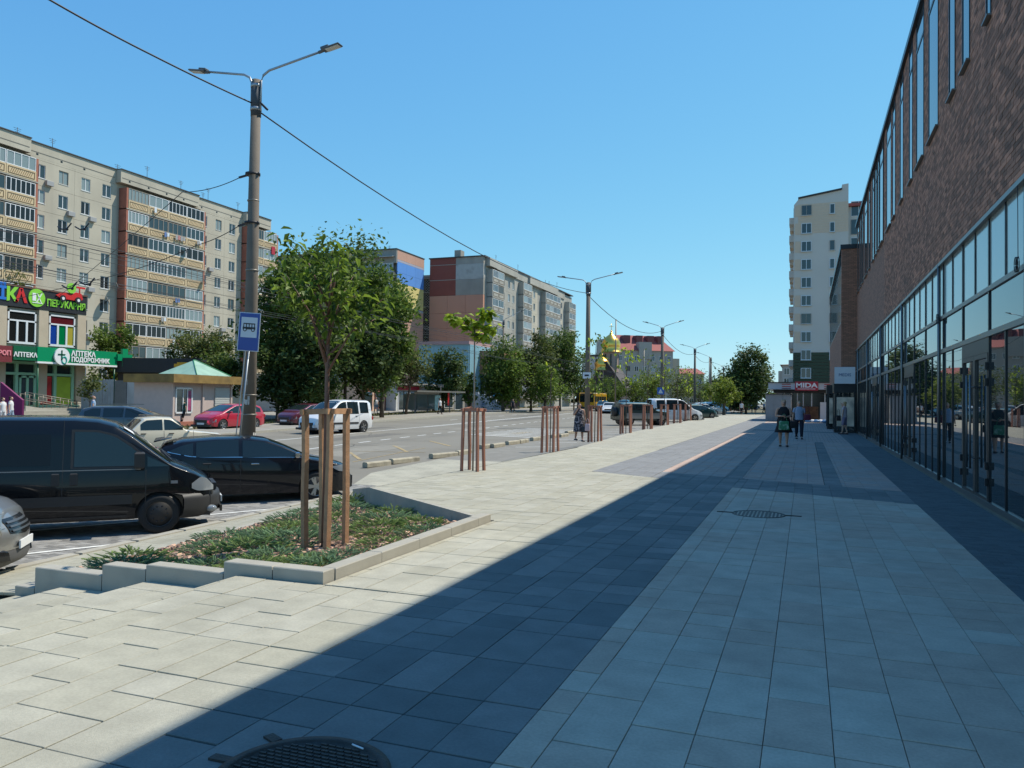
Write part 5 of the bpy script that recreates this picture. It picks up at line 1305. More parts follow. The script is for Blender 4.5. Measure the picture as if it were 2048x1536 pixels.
class Car:
    def __init__(s, label, cat, spec, pos, heading, pm, group=None, name='parked_car', z=None, wheel_mat=None, full=True):
        s.sp = spec; s.L, s.W = spec['L'], spec['W']; s.full = full
        zz = zr(pos[1]) if z is None else z
        s.root = emp(name, label, cat, (pos[0], pos[1], zz), math.pi/2-heading, group)
        s.pm = pm; s.wm = wheel_mat or m_alloy; s.body(); s.wheels()
    def top(s, x): return interp(s.sp['top'], x)
    def belt(s, x): return min(interp(s.sp['belt'], x), s.top(x)-.07)
    def hw(s, x): return interp(s.sp['plan'], x)
    def side(s, x, z):
        b = s.belt(x); si = s.sp['sill']; h = s.hw(x)
        if z <= b:
            t = (z-si)/max(.05, b-si); return h*(1-.055*abs((t-.55)/.55)**2.2)
        return h*(1-.055*abs(.45/.55)**2.2)-s.sp['tumble']*(z-b)
    def roofp(s, x, q, off=0.0):
        zt = s.top(x); ze = max(zt-.07, s.belt(x)+.0); we = s.side(x, ze)
        return (x, we*q, zt-(zt-ze)*abs(q)**5+off)
    def zb(s, x):
        z = s.sp['sill']+ (.06*max(0, (abs(x)-s.L/2+.35)/.35))
        for xw in s.sp['axles']:
            R = s.sp['wr']+.055
            if abs(x-xw) < R: z = max(z, s.sp['wr']+math.sqrt(max(0, R*R-(x-xw)**2)))
        return z
    def body(s):
        L = s.L; xs = set(np.round(np.linspace(-L/2, L/2, 60 if s.full else 34), 3))
        for xw in s.sp['axles']:
            R = s.sp['wr']+.055
            for t in np.linspace(0, math.pi, 15 if s.full else 9): xs.add(round(xw+R*math.cos(t), 3))
            xs.add(round(xw-R-.004, 3)); xs.add(round(xw+R+.004, 3))
        for p in s.sp['top']+s.sp['plan']: xs.add(round(p[0], 3))
        xs = sorted(x for x in xs if -L/2 <= x <= L/2); rows = []
        for x in xs:
            zb, b, zt = s.zb(x), s.belt(x), s.top(x); ze = max(zt-.07, b); half = []
            zb = min(zb, b-.04)
            for t in (0, .12, .3, .5, .7, .88, 1): z = zb+(b-zb)*t; half.append((x, s.side(x, z), z))
            for t in (.33, .66, 1): z = b+(ze-b)*t; half.append((x, s.side(x, z), z))
            for q in (.97, .9, .75, .5, .25, 0): half.append(s.roofp(x, q))
            rows.append(half+[(p[0], -p[1], p[2]) for p in reversed(half[:-1])])
        mb = MB(); mb.smooth = True; mb.grid([r[::-1] for r in rows]); mb.smooth = False
        n = len(rows[0]); mb.f.append(list(range(n))[::-1][::-1]); mb.m.append(0); mb.t.append(.5); mb.sm.append(False)
        last = [(len(rows)-1)*n+i for i in range(n)][::-1]; mb.f.append(last); mb.m.append(0); mb.t.append(.5); mb.sm.append(False)
        s.bodyo = mb.build('body', s.pm, s.root)
        si = s.sp['sill']; u = MB(); w = s.W/2-.24; u.box(-L/2+.1, -w, si-.02, L/2-.1, w, si+.4)
        for xw in s.sp['axles']: u.box(xw-s.sp['wr']-.1, -s.W/2+.06, s.sp['wr']+.0, xw+s.sp['wr']+.1, s.W/2-.06, s.sp['wr']*2+.0) if False else None
        for xw in s.sp['axles']: u.tube([(xw, -s.W/2+.05, s.sp['wr']+.03), (xw, s.W/2-.05, s.sp['wr']+.03)], s.sp['wr']+.02, 14)
        o = u.build('underbody', m_black, s.root)
    def wheels(s):
        r = s.sp['wr']; w = .2
        for xw in s.sp['axles']:
            for sg in (-1, 1):
                y = sg*(s.W/2-.10)
                k = ('tyre', r)
                if k not in _mc: _mc[k] = MB().lathe([(r*.68, -.085), (r*.9, -.1), (r*.99, -.07), (r, 0), (r*.99, .07), (r*.9, .1), (r*.68, .085)], n=30, axis='y').mesh('wheel', m_tyre)
                o = link('wheel', _mc[k], s.root, (xw, y, r))
                k = ('rim', r, s.wm.name)
                if k not in _mc:
                    mb = MB(); mb.lathe([(r*.69, .06), (r*.66, .075), (r*.62, .05), (r*.6, .02)], n=30, axis='y')
                    if s.wm.name.startswith('black'):
                        mb.lathe([(r*.62, .03), (r*.45, .05), (r*.3, .03), (r*.15, .045), (0, .05)], n=24, axis='y')
                        for a in range(10): t = a*.628; mb.tube([(r*.4*math.cos(t), .04, r*.4*math.sin(t)), (r*.4*math.cos(t), .056, r*.4*math.sin(t))], .018, 6)
                    else:
                        mb.lathe([(r*.14, .05), (.0, .055)], n=12, axis='y')
                        for a in range(5):
                            for e in (-.16, .16):
                                t = a*2*math.pi/5; mb.bar((r*.1*math.cos(t+e), .045, r*.1*math.sin(t+e)), (r*.64*math.cos(t+e), .06, r*.64*math.sin(t+e)), .045, .03, up=(0, 1, 0))
                    _mc[k] = mb.mesh('rim', s.wm)
                ro = link('rim', _mc[k], o)
                if sg < 0: ro.rotation_euler.z = math.pi
    def patch(s, name, xs, lo, hi, m_, off=.006, sides=(-1, 1), parent=None, nz=3, n=10, label=None):
        """panel lying on the side of the body between curves lo(x), hi(x)"""
        out = []
        X = np.linspace(xs[0], xs[1], n)
        fx = lambda f, x: interp(f, x) if isinstance(f, (list, tuple)) else (f(x) if callable(f) else f)
        for sg in sides:
            rows = []
            for x in X:
                a, b = fx(lo, x), fx(hi, x); rows.append([(x, sg*(s.side(x, a+(b-a)*k/nz)+off), a+(b-a)*k/nz) for k in range(nz+1)])
            mb = MB(); mb.smooth = True; mb.grid(rows if sg < 0 else [r[::-1] for r in rows]); out.append(mb.build(name, m_, parent or s.bodyo))
        return out
    def screen(s, name, x0, x1, q, m_, off=.008, n=8, parent=None):
        rows = []
        for x in np.linspace(x0, x1, n): rows.append([s.roofp(x, qq, off) for qq in np.linspace(-q, q, 13)])
        mb = MB(); mb.smooth = True; mb.grid([r[::-1] for r in rows]); return mb.build(name, m_, parent or s.bodyo)
    def seam(s, x, z0, z1, sides=(-1, 1), m_=None):
        for sg in sides:
            mb = MB(); zz = np.linspace(z0, z1, 8); w = .006
            mb.grid([[(x-w, sg*(s.side(x, z)+.002), z) for z in zz], [(x+w, sg*(s.side(x, z)+.002), z) for z in zz]][::(1 if sg < 0 else -1)]); mb.build('door_gap', m_ or m_black, s.bodyo)
    def frontbox(s, name, y0, y1, z0, z1, m_, d=.03, x=None, rear=False, bev=.0):
        X = (-s.L/2 if rear else s.L/2) if x is None else x; sg = -1 if rear else 1
        mb = MB(); c = ((X+sg*0), (y0+y1)/2, (z0+z1)/2); mb.cbox(c, (d*2, y1-y0, z1-z0), 0, min(bev, d*.6)); return mb.build(name, m_, s.bodyo)
    def headlamps(s, x0, x1, z0, z1, yo, yi, rake=.1, m_=None, name='headlight', sides=(-1, 1)):
        for sg in sides:
            p = []
            for (x, y, z) in ((x0, yo, z0+.04), (x0, yo-.01, z1), (x1, yi, z0), (x1-rake, yi+.02, z1-.02), ((x0+x1)/2+.03, (yo+yi)/2+.07, z0+.02), ((x0+x1)/2-.02, (yo+yi)/2+.05, z1-.01), (x0+.02, yo-.2, z0+.05), (x0, yo-.22, z1-.02)):
                p.append((x, sg*y, z))
            hullobj(name, p, m_ or m_lamp, s.bodyo, .012)
    def mirror(s, x, z, m_, d=(.1, .17, .13), sides=(-1, 1)):
        for sg in sides:
            y = s.side(x, z)+.06
            MB().cbox((x, sg*(y+d[1]/2), z+.05), d, 0, .025).build('mirror', m_, s.bodyo); MB().bar((x, sg*(y-.08), z), (x, sg*(y+.03), z+.02), .05, .04).build('mirror_arm', m_black, s.bodyo)
    def handle(s, x, z, m_, w=.17, h=.03, sides=(-1, 1)):
        for sg in sides: MB().cbox((x, sg*(s.side(x, z)+.02), z), (w, .03, h), 0, .008).build('handle', m_, s.bodyo)

def place(wheelpx, wz, axle, halfw, heading, right=True):
    g = atz(wheelpx[0], wheelpx[1], wz); f = Vector((math.sin(heading), math.cos(heading), 0)); r = Vector((math.cos(heading), -math.sin(heading), 0))
    c = g-f*axle-r*halfw*(1 if right else -1); return (c.x, c.y)

# --- black van in the foreground
H = R_(44)
VAN = dict(L=4.44, W=1.82, wr=.325, sill=.26, tumble=.16, axles=(1.30, -1.53),
  top=[(-2.22, 1.6), (-2.18, 1.86), (-2.05, 1.93), (-1, 1.965), (.0, 1.96), (.35, 1.93), (.6, 1.86), (.85, 1.70), (1.42, 1.24), (1.52, 1.18), (1.85, 1.04), (2.05, .92), (2.15, .80), (2.19, .62), (2.22, .5)],
  belt=[(-2.2, 1.08), (.4, 1.08), (1.0, 1.08), (1.45, 1.1), (2.2, .78)], plan=[(-2.22, .84), (-2.1, .9), (0, .91), (1.3, .905), (1.75, .86), (2.0, .76), (2.14, .62), (2.22, .50)])
van = Car('black panel van with rounded nose parked beside the planter', 'van', VAN, place((318, 1066), -.73, 1.30, .84, H), H, paint('black', (.006, .007, .009), rough=.25), name='parked_van', z=-.73, wheel_mat=m_steelrim)
van.screen('windscreen', .66, 1.43, .86, m_cglass)
van.patch('side_window', (.02, 1.0), 1.15, [(.0, 1.72), (.35, 1.71), (.6, 1.64), (.85, 1.46), (1.0, 1.32)], m_cglass, sides=(-1, 1), n=14)
van.patch('window_rubber', (-.03, 1.04), 1.12, [(.0, 1.755), (.36, 1.745), (.62, 1.67), (.88, 1.49), (1.04, 1.34)], m_black, off=.002, n=14)
van.patch('quarter_window', (1.1, 1.42), 1.13, [(1.1, 1.30), (1.42, 1.14)], m_cglass, n=5)
van.patch('rear_window', (-1.0, -.32), 1.18, 1.68, mat('dark_painted_panel', (.008, .008, .01), .12, spec=.3), n=5)
van.patch('rear_window', (-2.0, -1.25), 1.18, 1.68, mat('dark_painted_panel', (.008, .008, .01), .12, spec=.3), n=5)
for x in (-.14, 1.08, -1.15): van.seam(x, .32, 1.9 if x < 0 else 1.08)
van.patch('rub_strip', (-1.0, .88), .52, .68, m_black, off=.02, nz=1, n=10)
van.patch('rub_strip', (-.9, .8), .30, .34, m_black, off=.015, nz=1, n=6)
for zz in (1.085,): van.patch('belt_moulding', (-2.0, 1.0), zz, zz+.016, mat('grey_moulding', (.14, .15, .15), .4), off=.008, nz=1, n=12)
for x in (-.24, .02): 
    for sg in (-1, 1): MB().cbox((x, sg*(van.side(x, .95)+.015), .95), (.11, .03, .2), 0, .012).build('handle', m_black, van.bodyo)
van.mirror(.98, 1.2, m_black, (.16, .2, .27))
van.patch('headlight', (1.80, 2.17), [(1.80, .74), (1.9, .69), (2.17, .68)], [(1.80, .82), (1.95, .93), (2.05, .89), (2.17, .755)], m_lamp, off=.012, n=10)
bump = []
mb = MB(); mb.smooth = True; rows = []
for t in np.linspace(-1, 1, 21):
    y = t*.93; x = 2.33-.50*abs(t)**3.2-.06*abs(t)
    if abs(t) > .985: x = 1.68
    rows.append([(x-.10, y*.97, .24), (x-.02, y*.985, .30), (x, y, .42), (x, y, .56), (x-.03, y*.985, .64), (x-.16, y*.95, .67)])
mb.grid(rows); mb.build('front_bumper', m_black, van.bodyo)
van.frontbox('grille', -.42, .42, .66, .78, m_black, .05, x=2.18); van.frontbox('number_plate', -.26, .26, .42, .53, m_plate, .012, x=2.335); van.frontbox('lower_intake', -.5, .5, .28, .38, m_wpane3, .02, x=2.31)
MB().ball((2.13, -.66, .36), (.1, .07, .06)).build('fog_lamp', m_lamp, van.bodyo)
for sg in (-1, 1): MB().cbox((1.52, sg*(van.side(1.52, .86)+.004), .86), (.11, .012, .05)).build('side_indicator', m_lamp, van.bodyo)
for (y0, y1) in ((-.62, -.05), (.05, .6)): mb = MB(); a = van.roofp(1.48, y0/.8, .03); b_ = van.roofp(1.34, y1/.8, .03); mb.bar(a, b_, .02, .02); mb.build('wiper', m_black, van.bodyo)
m_wh = m_plate; MB().sheet([van.roofp(.74, -.80, .022), van.roofp(.90, -.80, .022), van.roofp(.86, -.62, .022), van.roofp(.72, -.62, .022)], .002).build('sticker', m_plate, van.bodyo)

# --- black hatchback next to it
H2 = R_(46)
HAT = dict(L=4.37, W=1.80, wr=.325, sill=.2, tumble=.36, axles=(1.30, -1.34),
  top=[(-2.18, .62), (-2.14, .98), (-2.02, 1.12), (-1.85, 1.30), (-1.5, 1.40), (-.8, 1.445), (-.1, 1.45), (.25, 1.40), (.6, 1.27), (1.12, 1.03), (1.2, .99), (1.6, .92), (1.95, .82), (2.1, .7), (2.18, .5)],
  belt=[(-2.2, 1.05), (-1.6, 1.02), (-.5, .97), (.9, .92), (1.2, .9), (2.2, .7)], plan=[(-2.18, .72), (-2.0, .82), (-1.5, .89), (0, .9), (1.3, .9), (1.8, .84), (2.05, .7), (2.18, .5)])
hat = Car('black low hatchback parked between the van and the lamp pole', 'car', HAT, place((631, 1001), -.73, 1.30, .82, H2), H2, paint('black_blue', (.007, .008, .012), rough=.25), z=-.73)
hat.screen('windscreen', .3, 1.12, .84, m_cglass); hat.screen('rear_screen', -2.0, -1.62, .8, m_cglass)
hat.patch('front_side_window', (-.28, .95), 1.0, [(-.28, 1.37), (.1, 1.34), (.4, 1.26), (.95, 1.04)], m_cglass, n=12)
hat.patch('rear_side_window', (-1.22, -.36), 1.02, [(-1.22, 1.33), (-.7, 1.38), (-.36, 1.38)], m_cglass, n=8)
hat.patch('quarter_window', (-1.72, -1.28), [(-1.72, 1.13), (-1.28, 1.04)], [(-1.72, 1.17), (-1.5, 1.27), (-1.28, 1.32)], m_cglass, n=6)
hat.patch('window_trim', (-1.78, 1.0), [(-1.78, 1.13), (-1.28, 1.02), (1.0, .975)], [(-1.78, 1.15), (-1.28, 1.036), (1.0, .99)], m_chrome, off=.004, nz=1, n=14)
for x in (-.32, .98, -1.2): hat.seam(x, .3, .96)
hat.mirror(.86, 1.0, m_chrome); hat.handle(-.02, .86, m_chrome); hat.handle(-1.0, .88, m_black)
hat.patch('headlight', (1.66, 2.12), [(1.66, .74), (1.8, .66), (2.12, .60)], [(1.66, .77), (1.9, .80), (2.0, .76), (2.12, .66)], m_lamp, off=.01, n=10)
for sg in (-1, 1): hullobj('tail_light', [(-2.15, sg*.55, .98), (-2.14, sg*.8, .8), (-1.9, sg*.86, 1.0), (-1.82, sg*.82, 1.12), (-2.0, sg*.75, 1.16), (-2.06, sg*.6, 1.1), (-2.16, sg*.76, .9)], m_tail, hat.bodyo, .01)
hullobj('spoiler', [(-2.06, -.6, 1.33), (-2.06, .6, 1.33), (-1.7, -.64, 1.42), (-1.7, .64, 1.42), (-2.04, .6, 1.37), (-2.04, -.6, 1.37)], hat.pm, hat.bodyo, .01)
hat.frontbox('grille', -.5, .5, .34, .52, m_black, .02, x=2.17)

# --- silver crossover nose at the left edge
H3 = R_(52)
SUV = dict(L=4.3, W=1.80, wr=.34, sill=.30, tumble=.28, axles=(1.30, -1.36),
  top=[(-2.15, .9), (-2.05, 1.4), (-1.9, 1.58), (-1.0, 1.64), (0, 1.64), (.4, 1.56), (1.0, 1.18), (1.15, 1.11), (1.6, 1.05), (1.85, .98), (2.02, .88), (2.10, .74), (2.15, .5)],
  belt=[(-2.2, 1.08), (1.1, 1.02), (2.2, .8)], plan=[(-2.15, .8), (-1.9, .88), (0, .9), (1.4, .9), (1.7, .86), (1.92, .76), (2.05, .62), (2.12, .5), (2.15, .40)])
f = Vector((math.sin(H3), math.cos(H3), 0)); tip = atd(64, 1045, 9.9)
sil = Car('silver car with dark slatted grille, only its nose in view at the left edge', 'car', SUV, (tip.x-f.x*2.30, tip.y-f.y*2.30), H3, paint('silver', (.34, .33, .31), metal=.75, rough=.38), z=-.73)
sil.screen('windscreen', .45, 1.05, .85, m_cglass)
def nose(t, z, off=0.0): return (2.235-.50*abs(t)**2.6-.42*max(0, (z-.52)/.46)**2.2+off, t*(.9+off), z)
def noseskin(name, t0, t1, z0, z1, m_, off=0.0, n=16, k=6, parent=None):
    mb = MB(); mb.smooth = True
    f0 = z0 if callable(z0) else (lambda t: z0); f1 = z1 if callable(z1) else (lambda t: z1)
    mb.grid([[nose(t, f0(t)+(f1(t)-f0(t))*i/k, off) for i in range(k+1)] for t in np.linspace(t0, t1, n)]); return mb.build(name, m_, parent or sil.bodyo)
noseskin('nose', -1, 1, .5, .97, sil.pm, 0.0, 31, 8)
gr_ = noseskin('grille', -.42, .42, lambda t: .585+.10*abs(t), .80, m_wpane3, .008)
for k in range(3): noseskin('grille_slat', -.38, .38, .645+k*.05, .668+k*.05, mat('grille_grey', (.16, .16, .16), .35, metal=.7), .022, 12, 2)
for sg in (-1, 1): noseskin('headlight', sg*.45, sg*.93, lambda t: .70-.06*(abs(t)-.45), lambda t: .82+.07*(abs(t)-.45), m_lamp, .010, 12, 4)
mb = MB(); mb.smooth = True; rows = []
for t in np.linspace(-1, 1, 21):
    y = t*.9; x = 2.24-.50*abs(t)**2.6; rows.append([(x-.16, y*.96, .2), (x-.03, y*.985, .26), (x, y, .34), (x-.02, y, .42)])
mb.grid(rows); mb.build('bumper_skirt', mat('grey_skirt', (.07, .07, .07), .6), sil.bodyo)
rows = []
mb = MB(); mb.smooth = True
for t in np.linspace(-1, 1, 21):
    y = t*.9; x = 2.235-.50*abs(t)**2.6; rows.append([(x-.02, y, .42), (x, y, .5), (x-.015, y, .58), (x-.1, y*.98, .64)])
mb.grid(rows); mb.build('bumper', sil.pm, sil.bodyo)
sil.frontbox('number_plate', -.26, .26, .42, .52, m_plate, .010, x=2.24)
for sg in (-1, 1):
    hullobj('fog_recess', [(2.12, sg*.42, .28), (2.1, sg*.5, .46), (1.93, sg*.72, .44), (1.95, sg*.72, .32), (2.2, sg*.44, .3), (2.18, sg*.46, .42)], m_wpane3, sil.bodyo, .01)
    MB().ball((2.05, sg*.62, .36), (.06, .07, .06)).build('fog_lamp', m_lamp, sil.bodyo)

# --- common smaller cars
def sedan(L=4.1, W=1.62, H=1.44, wr=.3):
    k = H/1.44
    return dict(L=L, W=W, wr=wr, sill=.24, tumble=.26, axles=(L*.29, -L*.29),
      top=[(-L/2, .55), (-L/2+.06, .88), (-L*.30, .95), (-L*.26, .99), (-L*.16, 1.40*k), (-.2, 1.44*k), (.25, 1.42*k), (L*.17, 1.02), (L*.2, .98), (L*.45, .86), (L/2-.05, .80), (L/2, .5)],
      belt=[(-L/2, .92), (L/2, .85)], plan=[(-L/2, .74), (-L*.45, W*.47), (0, W/2), (L*.4, W*.48), (L*.47, W*.46), (L/2, W*.42)])
def hatch(L=4.2, W=1.75, H=1.5, wr=.31, van=False):
    r = .46 if van else .40
    return dict(L=L, W=W, wr=wr, sill=.22, tumble=.3 if not van else .18, axles=(L*.31, -L*.31),
      top=[(-L/2, .7), (-L/2+.04, 1.0), (-L/2+(.1 if van else .3), H-.1), (-L/2+(.3 if van else .7), H), (-.2, H+.02), (.25, H-.04), (L*.12, H-.14), (L*.29, 1.08 if not van else 1.2), (L*.31, 1.03 if not van else 1.14), (L*.41, .9 if not van else 1.0), (L*.47, .76 if not van else .85), (L/2, .5)],
      belt=[(-L/2, 1.0), (L*.2, .95), (L/2, .75)], plan=[(-L/2, W*.43), (-L*.42, W*.48), (0, W/2), (L*.36, W*.49), (L*.45, W*.43), (L/2, W*.32)])
def dress(c, van=False, sed=False, glassm_=None, lamps=True):
    L, g = c.L, glassm_ or m_cglass; sp = c.sp
    H = max(p[1] for p in sp['top']); b = .98 if not van else 1.05
    if sed:
        c.screen('windscreen', L*.075, L*.165, .85, g); c.screen('rear_screen', -L*.25, -L*.175, .85, g)
        c.patch('front_side_window', (-.02, L*.145), b, [(-.02, H-.1), (L*.05, H-.12), (L*.145, 1.06)], g, n=8); c.patch('rear_side_window', (-L*.19, -.08), b, [(-L*.21, 1.1), (-L*.15, H-.13), (-.08, H-.1)], g, n=8)
    else:
        c.screen('windscreen', .32, L*.285, .85, g); c.screen('rear_screen', -L/2+(.045 if van else .08), -L/2+(.1 if van else .28), .8, g, n=3)
        c.patch('front_side_window', (.0, L*.25), b, [(.0, H-.12), (.3, H-.15), (L*.12, H-.24), (L*.25, b+.08)], g, n=10); c.patch('rear_side_window', (-L*.22, -.08), b, H-.12, g, n=6)
        c.patch('quarter_window', (-L*.41, -L*.25), b+.04, [(-L*.41, H-.28 if not van else H-.16), (-L*.33, H-.14)], g, n=5)
    for x in (-.04, L*.23, -L*.22): c.seam(x, .3, b-.04)
    c.mirror(L*.2, b, c.pm, (.1, .14, .1)); c.handle(.2, b-.12, m_black); c.handle(-L*.17, b-.12, m_black)
    if lamps:
        w = c.W/2; zl = c.top(L/2-.1)
        c.headlamps(L/2-.34, L/2-.02, zl-.26, zl-.06, w*.93, w*.55, .08)
        for sg in (-1, 1): MB().cbox((-L/2+.02, sg*w*.78, .8), (.12, w*.22, .2), 0, .02).build('tail_light', m_tail, c.bodyo)
        c.frontbox('grille', -w*.5, w*.5, .44, .60, m_black, .03); c.frontbox('number_plate', -.26, .26, .33, .44, m_plate, .045); c.frontbox('number_plate', -.26, .26, .5, .6, m_plate, .03, rear=True)
        c.frontbox('front_bumper', -w*.8, w*.8, .22, .33, m_black, .06)
# cream sedan
pc = atd(318, 850, 27.5); H4 = R_(14)
lada = Car('old cream boxy sedan seen from behind past the black hatchback', 'car', sedan(4.12, 1.62), (pc.x, pc.y), R_(30), paint('cream', (.62, .57, .44)), wheel_mat=m_steelrim)
dress(lada, sed=True, lamps=False)
for sg in (-1, 1): MB().cbox((-2.05, sg*.6, .74), (.04, .26, .16), 0, .01).build('tail_light', m_tail, lada.bodyo); MB().cbox((2.03, sg*.55, .66), (.06, .22, .14), 0, .02).build('headlight', m_lamp, lada.bodyo)
MB().cbox((-2.1, 0, .45), (.1, 1.55, .12), 0, .02).build('rear_bumper', m_chrome, lada.bodyo); lada.frontbox('number_plate', -.26, .26, .56, .67, m_plate, .03, rear=True); MB().cbox((2.08, 0, .45), (.1, 1.55, .12), 0, .02).build('front_bumper', m_chrome, lada.bodyo)
for sg in (-1, 1): MB().bar((-.55, sg*.5, 1.47), (.3, sg*.5, 1.47), .03).build('roof_rail', m_rail, lada.bodyo)
# dark blue grey car behind
pc = atd(262, 840, 37); c = Car('dark blue estate car with roof rack behind the cream sedan', 'car', hatch(4.4, 1.75, 1.5), (pc.x, pc.y), R_(62), paint('slate', (.05, .07, .09), metal=.4)); dress(c)
for sg in (-1, 1): MB().bar((-1.2, sg*.55, 1.58), (.4, sg*.55, 1.58), .03).build('roof_rail', m_rail, c.bodyo)
# red hatch, white family van, maroon car on the far lane
pr = grd(455, 862); red = Car('bright red hatchback on the far side of the road left of the lamp pole', 'car', hatch(4.28, 1.78, 1.5), (pr.x-1.2, pr.y+1.5), R_(183), paint('red', (.42, .008, .03)), name='car'); dress(red)
hullobj('wide_grille', [(2.06, -.5, .32), (2.06, .5, .32), (2.0, -.55, .5), (2.0, .55, .5), (2.17, -.4, .34), (2.17, .4, .34), (2.15, .38, .5), (2.15, -.38, .5)], m_wpane3, red.bodyo, .015)
pw = grd(640, 868); wv = Car('white family van driving toward the camera behind the near young tree', 'van', hatch(4.38, 1.81, 1.82, .32, van=True), (pw.x-.1, pw.y+1.6), R_(190), paint('white', (.72, .72, .71)), name='white_van'); dress(wv, van=True)
wv.patch('door_bump', (-.9, 1.1), .5, .6, m_black, off=.015, nz=1, n=6)
hullobj('wide_grille', [(2.08, -.55, .26), (2.08, .55, .26), (2.04, -.55, .46), (2.04, .55, .46), (2.21, -.42, .28), (2.21, .42, .28), (2.2, .42, .44), (2.2, -.42, .44)], m_wpane3, wv.bodyo, .015)
pm_ = grd(570, 853); c = Car('maroon hatchback partly hidden behind the white family van', 'car', hatch(4.1, 1.72, 1.48), (pm_.x+.4, pm_.y+1.6), R_(185), paint('maroon', (.11, .012, .025), metal=.2), name='car'); dress(c)
# far right hand cluster
ps = atz(1275, 851, -.21); H5 = R_(50)
c = Car('dark green and silver off road car parked behind the stake rows', 'car', dict(SUV, L=4.3, W=1.75, wr=.36, sill=.36, tumble=.2,
   top=[(-2.15, .8), (-2.12, 1.3), (-2.0, 1.66), (-1.0, 1.72), (.2, 1.70), (.4, 1.62), (.85, 1.2), (1.0, 1.16), (1.9, 1.06), (2.08, .95), (2.15, .6)]), (ps.x, ps.y+1.2), H5, paint('dark_green', (.02, .045, .04), metal=.3)); 
c.screen('windscreen', .42, .83, .85, m_cglass); c.patch('front_side_window', (-.15, .62), 1.14, [(-.15, 1.58), (.2, 1.56), (.62, 1.2)], m_cglass); c.patch('rear_side_window', (-1.7, -.25), 1.14, 1.58, m_cglass)
c.patch('silver_side', (-2.05, 2.0), .5, .92, mat('silver_side_paint', (.36, .37, .36), .35, metal=.6), off=.006); c.mirror(.75, 1.2, m_black); MB().lathe([(0, 0), (.36, 0), (.36, .2), (0, .2)], (-2.3, 0, 1.0), 18, 'x').build('spare_wheel', m_black, c.bodyo)
def far(label, cat, px, py, spec, head, pm, van=False, name='parked_car', sed=False, dz=0, group=None):
    p = grd(px, py); c = Car(label, cat, spec, (p.x, p.y+.8), head, pm, name=name, full=False, group=group); dress(c, van=van, sed=sed); return c
wp = paint('white', (.72, .72, .71))
far('white delivery van parked behind the off road car', 'van', 1345, 844, hatch(4.9, 1.9, 2.0, .33, van=True), R_(55), wp, True, 'parked_van')
far('dark teal car nose showing past the white delivery van', 'car', 1390, 838, hatch(4.2, 1.75, 1.45), R_(50), paint('dark_teal', (.01, .05, .05), metal=.3))
far('pale blue silver hatchback parked near the far stake rows', 'car', 1428, 825, hatch(4.3, 1.8, 1.6), R_(60), paint('ice_blue', (.3, .42, .5), metal=.5))
far('black car behind the pale blue hatchback', 'car', 1462, 822, hatch(4.3, 1.8, 1.5), R_(60), paint('black', (.01, .01, .012)))
far('dark red car far down the parking bays', 'car', 1482, 820, hatch(4.3, 1.8, 1.5), R_(60), paint('maroon', (.1, .02, .03)))
far('white sedan coming down the road left of the off road car', 'car', 1216, 827, sedan(4.4, 1.72, 1.42), R_(172), wp, sed=True, name='car')
far('blue green car behind the white sedan on the road', 'car', 1203, 823, hatch(4.2, 1.72, 1.6), R_(172), paint('blue_green', (.05, .14, .18), metal=.3), name='car')
far('dark teal people carrier on the road above the off road car', 'car', 1246, 824, hatch(4.4, 1.8, 1.75, van=True), R_(172), paint('teal', (.03, .10, .13), metal=.3), van=True, name='car')
far('tall white minibus driving toward the camera far down the road', 'minibus', 1358, 818, hatch(5.5, 2.0, 2.6, .34, van=True), R_(172), wp, True, 'white_minibus')
far('second white minibus farther down the road beyond the thin pole', 'minibus', 1428, 814, hatch(5.5, 2.0, 2.6, .34, van=True), R_(172), wp, True, 'white_minibus')
far('small white car roof above the delivery van', 'car', 1315, 820, hatch(4.2, 1.7, 1.6), R_(172), wp, name='car')
far('grey sedan between the delivery van and the pale blue hatchback', 'car', 1404, 831, sedan(4.3, 1.7, 1.42), R_(58), paint('grey', (.2, .21, .22), metal=.5), sed=True)
far('white hatchback half hidden behind the fourth lamp pole', 'car', 1412, 827, hatch(4.1, 1.7, 1.5), R_(58), wp)
far('dark blue hatchback parked before the large dark tree', 'car', 1500, 819, hatch(4.2, 1.75, 1.5), R_(60), paint('dark_blue', (.01, .02, .06)))
# yellow bus
p = grd(1176, 822); 
bus = emp('yellow_bus', 'yellow city bus with dark windows behind the second lamp pole', 'bus', (p.x-.5, p.y+1, zr(p.y)), R_(-90)); 
m_by = paint('bus_yellow', (.62, .33, .01)); Lb, Wb_, Hb = 8.0, 2.4, 2.75
mb = MB(); mb.cbox((-4, 0, 1.6), (8, 2.4, 2.4), 0, .14); mb.build('body', m_by, bus)
MB().box(.001, -1.08, 1.35, .02, 1.08, 2.45).build('windscreen', m_cglass, bus); MB().box(.0, -1.0, 2.48, .03, 1.0, 2.7).build('destination_board', m_black, bus); MB().cbox((.03, 0, .5), (.12, 2.3, .3), 0, .04).build('front_bumper', m_black, bus)
for sg in (-1, 1):
    for k in range(5): MB().cbox((-.9-k*1.5, sg*1.2, 1.85), (1.35, .03, .85), 0).build('side_window', m_cglass, bus)
    MB().cbox((0.01, sg*.85, .78), (.05, .3, .2), 0, .02).build('headlight', m_lamp, bus)
    MB().bar((.0, sg*1.2, 2.3), (.25, sg*1.35, 2.1), .04).build('mirror_arm', m_black, bus)
    for x in (-1.6, -6.2): MB().lathe([(0, -.1), (.42, -.12), (.45, 0), (.42, .12), (0, .1)], (x, sg*1.1, .45), 20, 'y').build('wheel', m_tyre, bus)
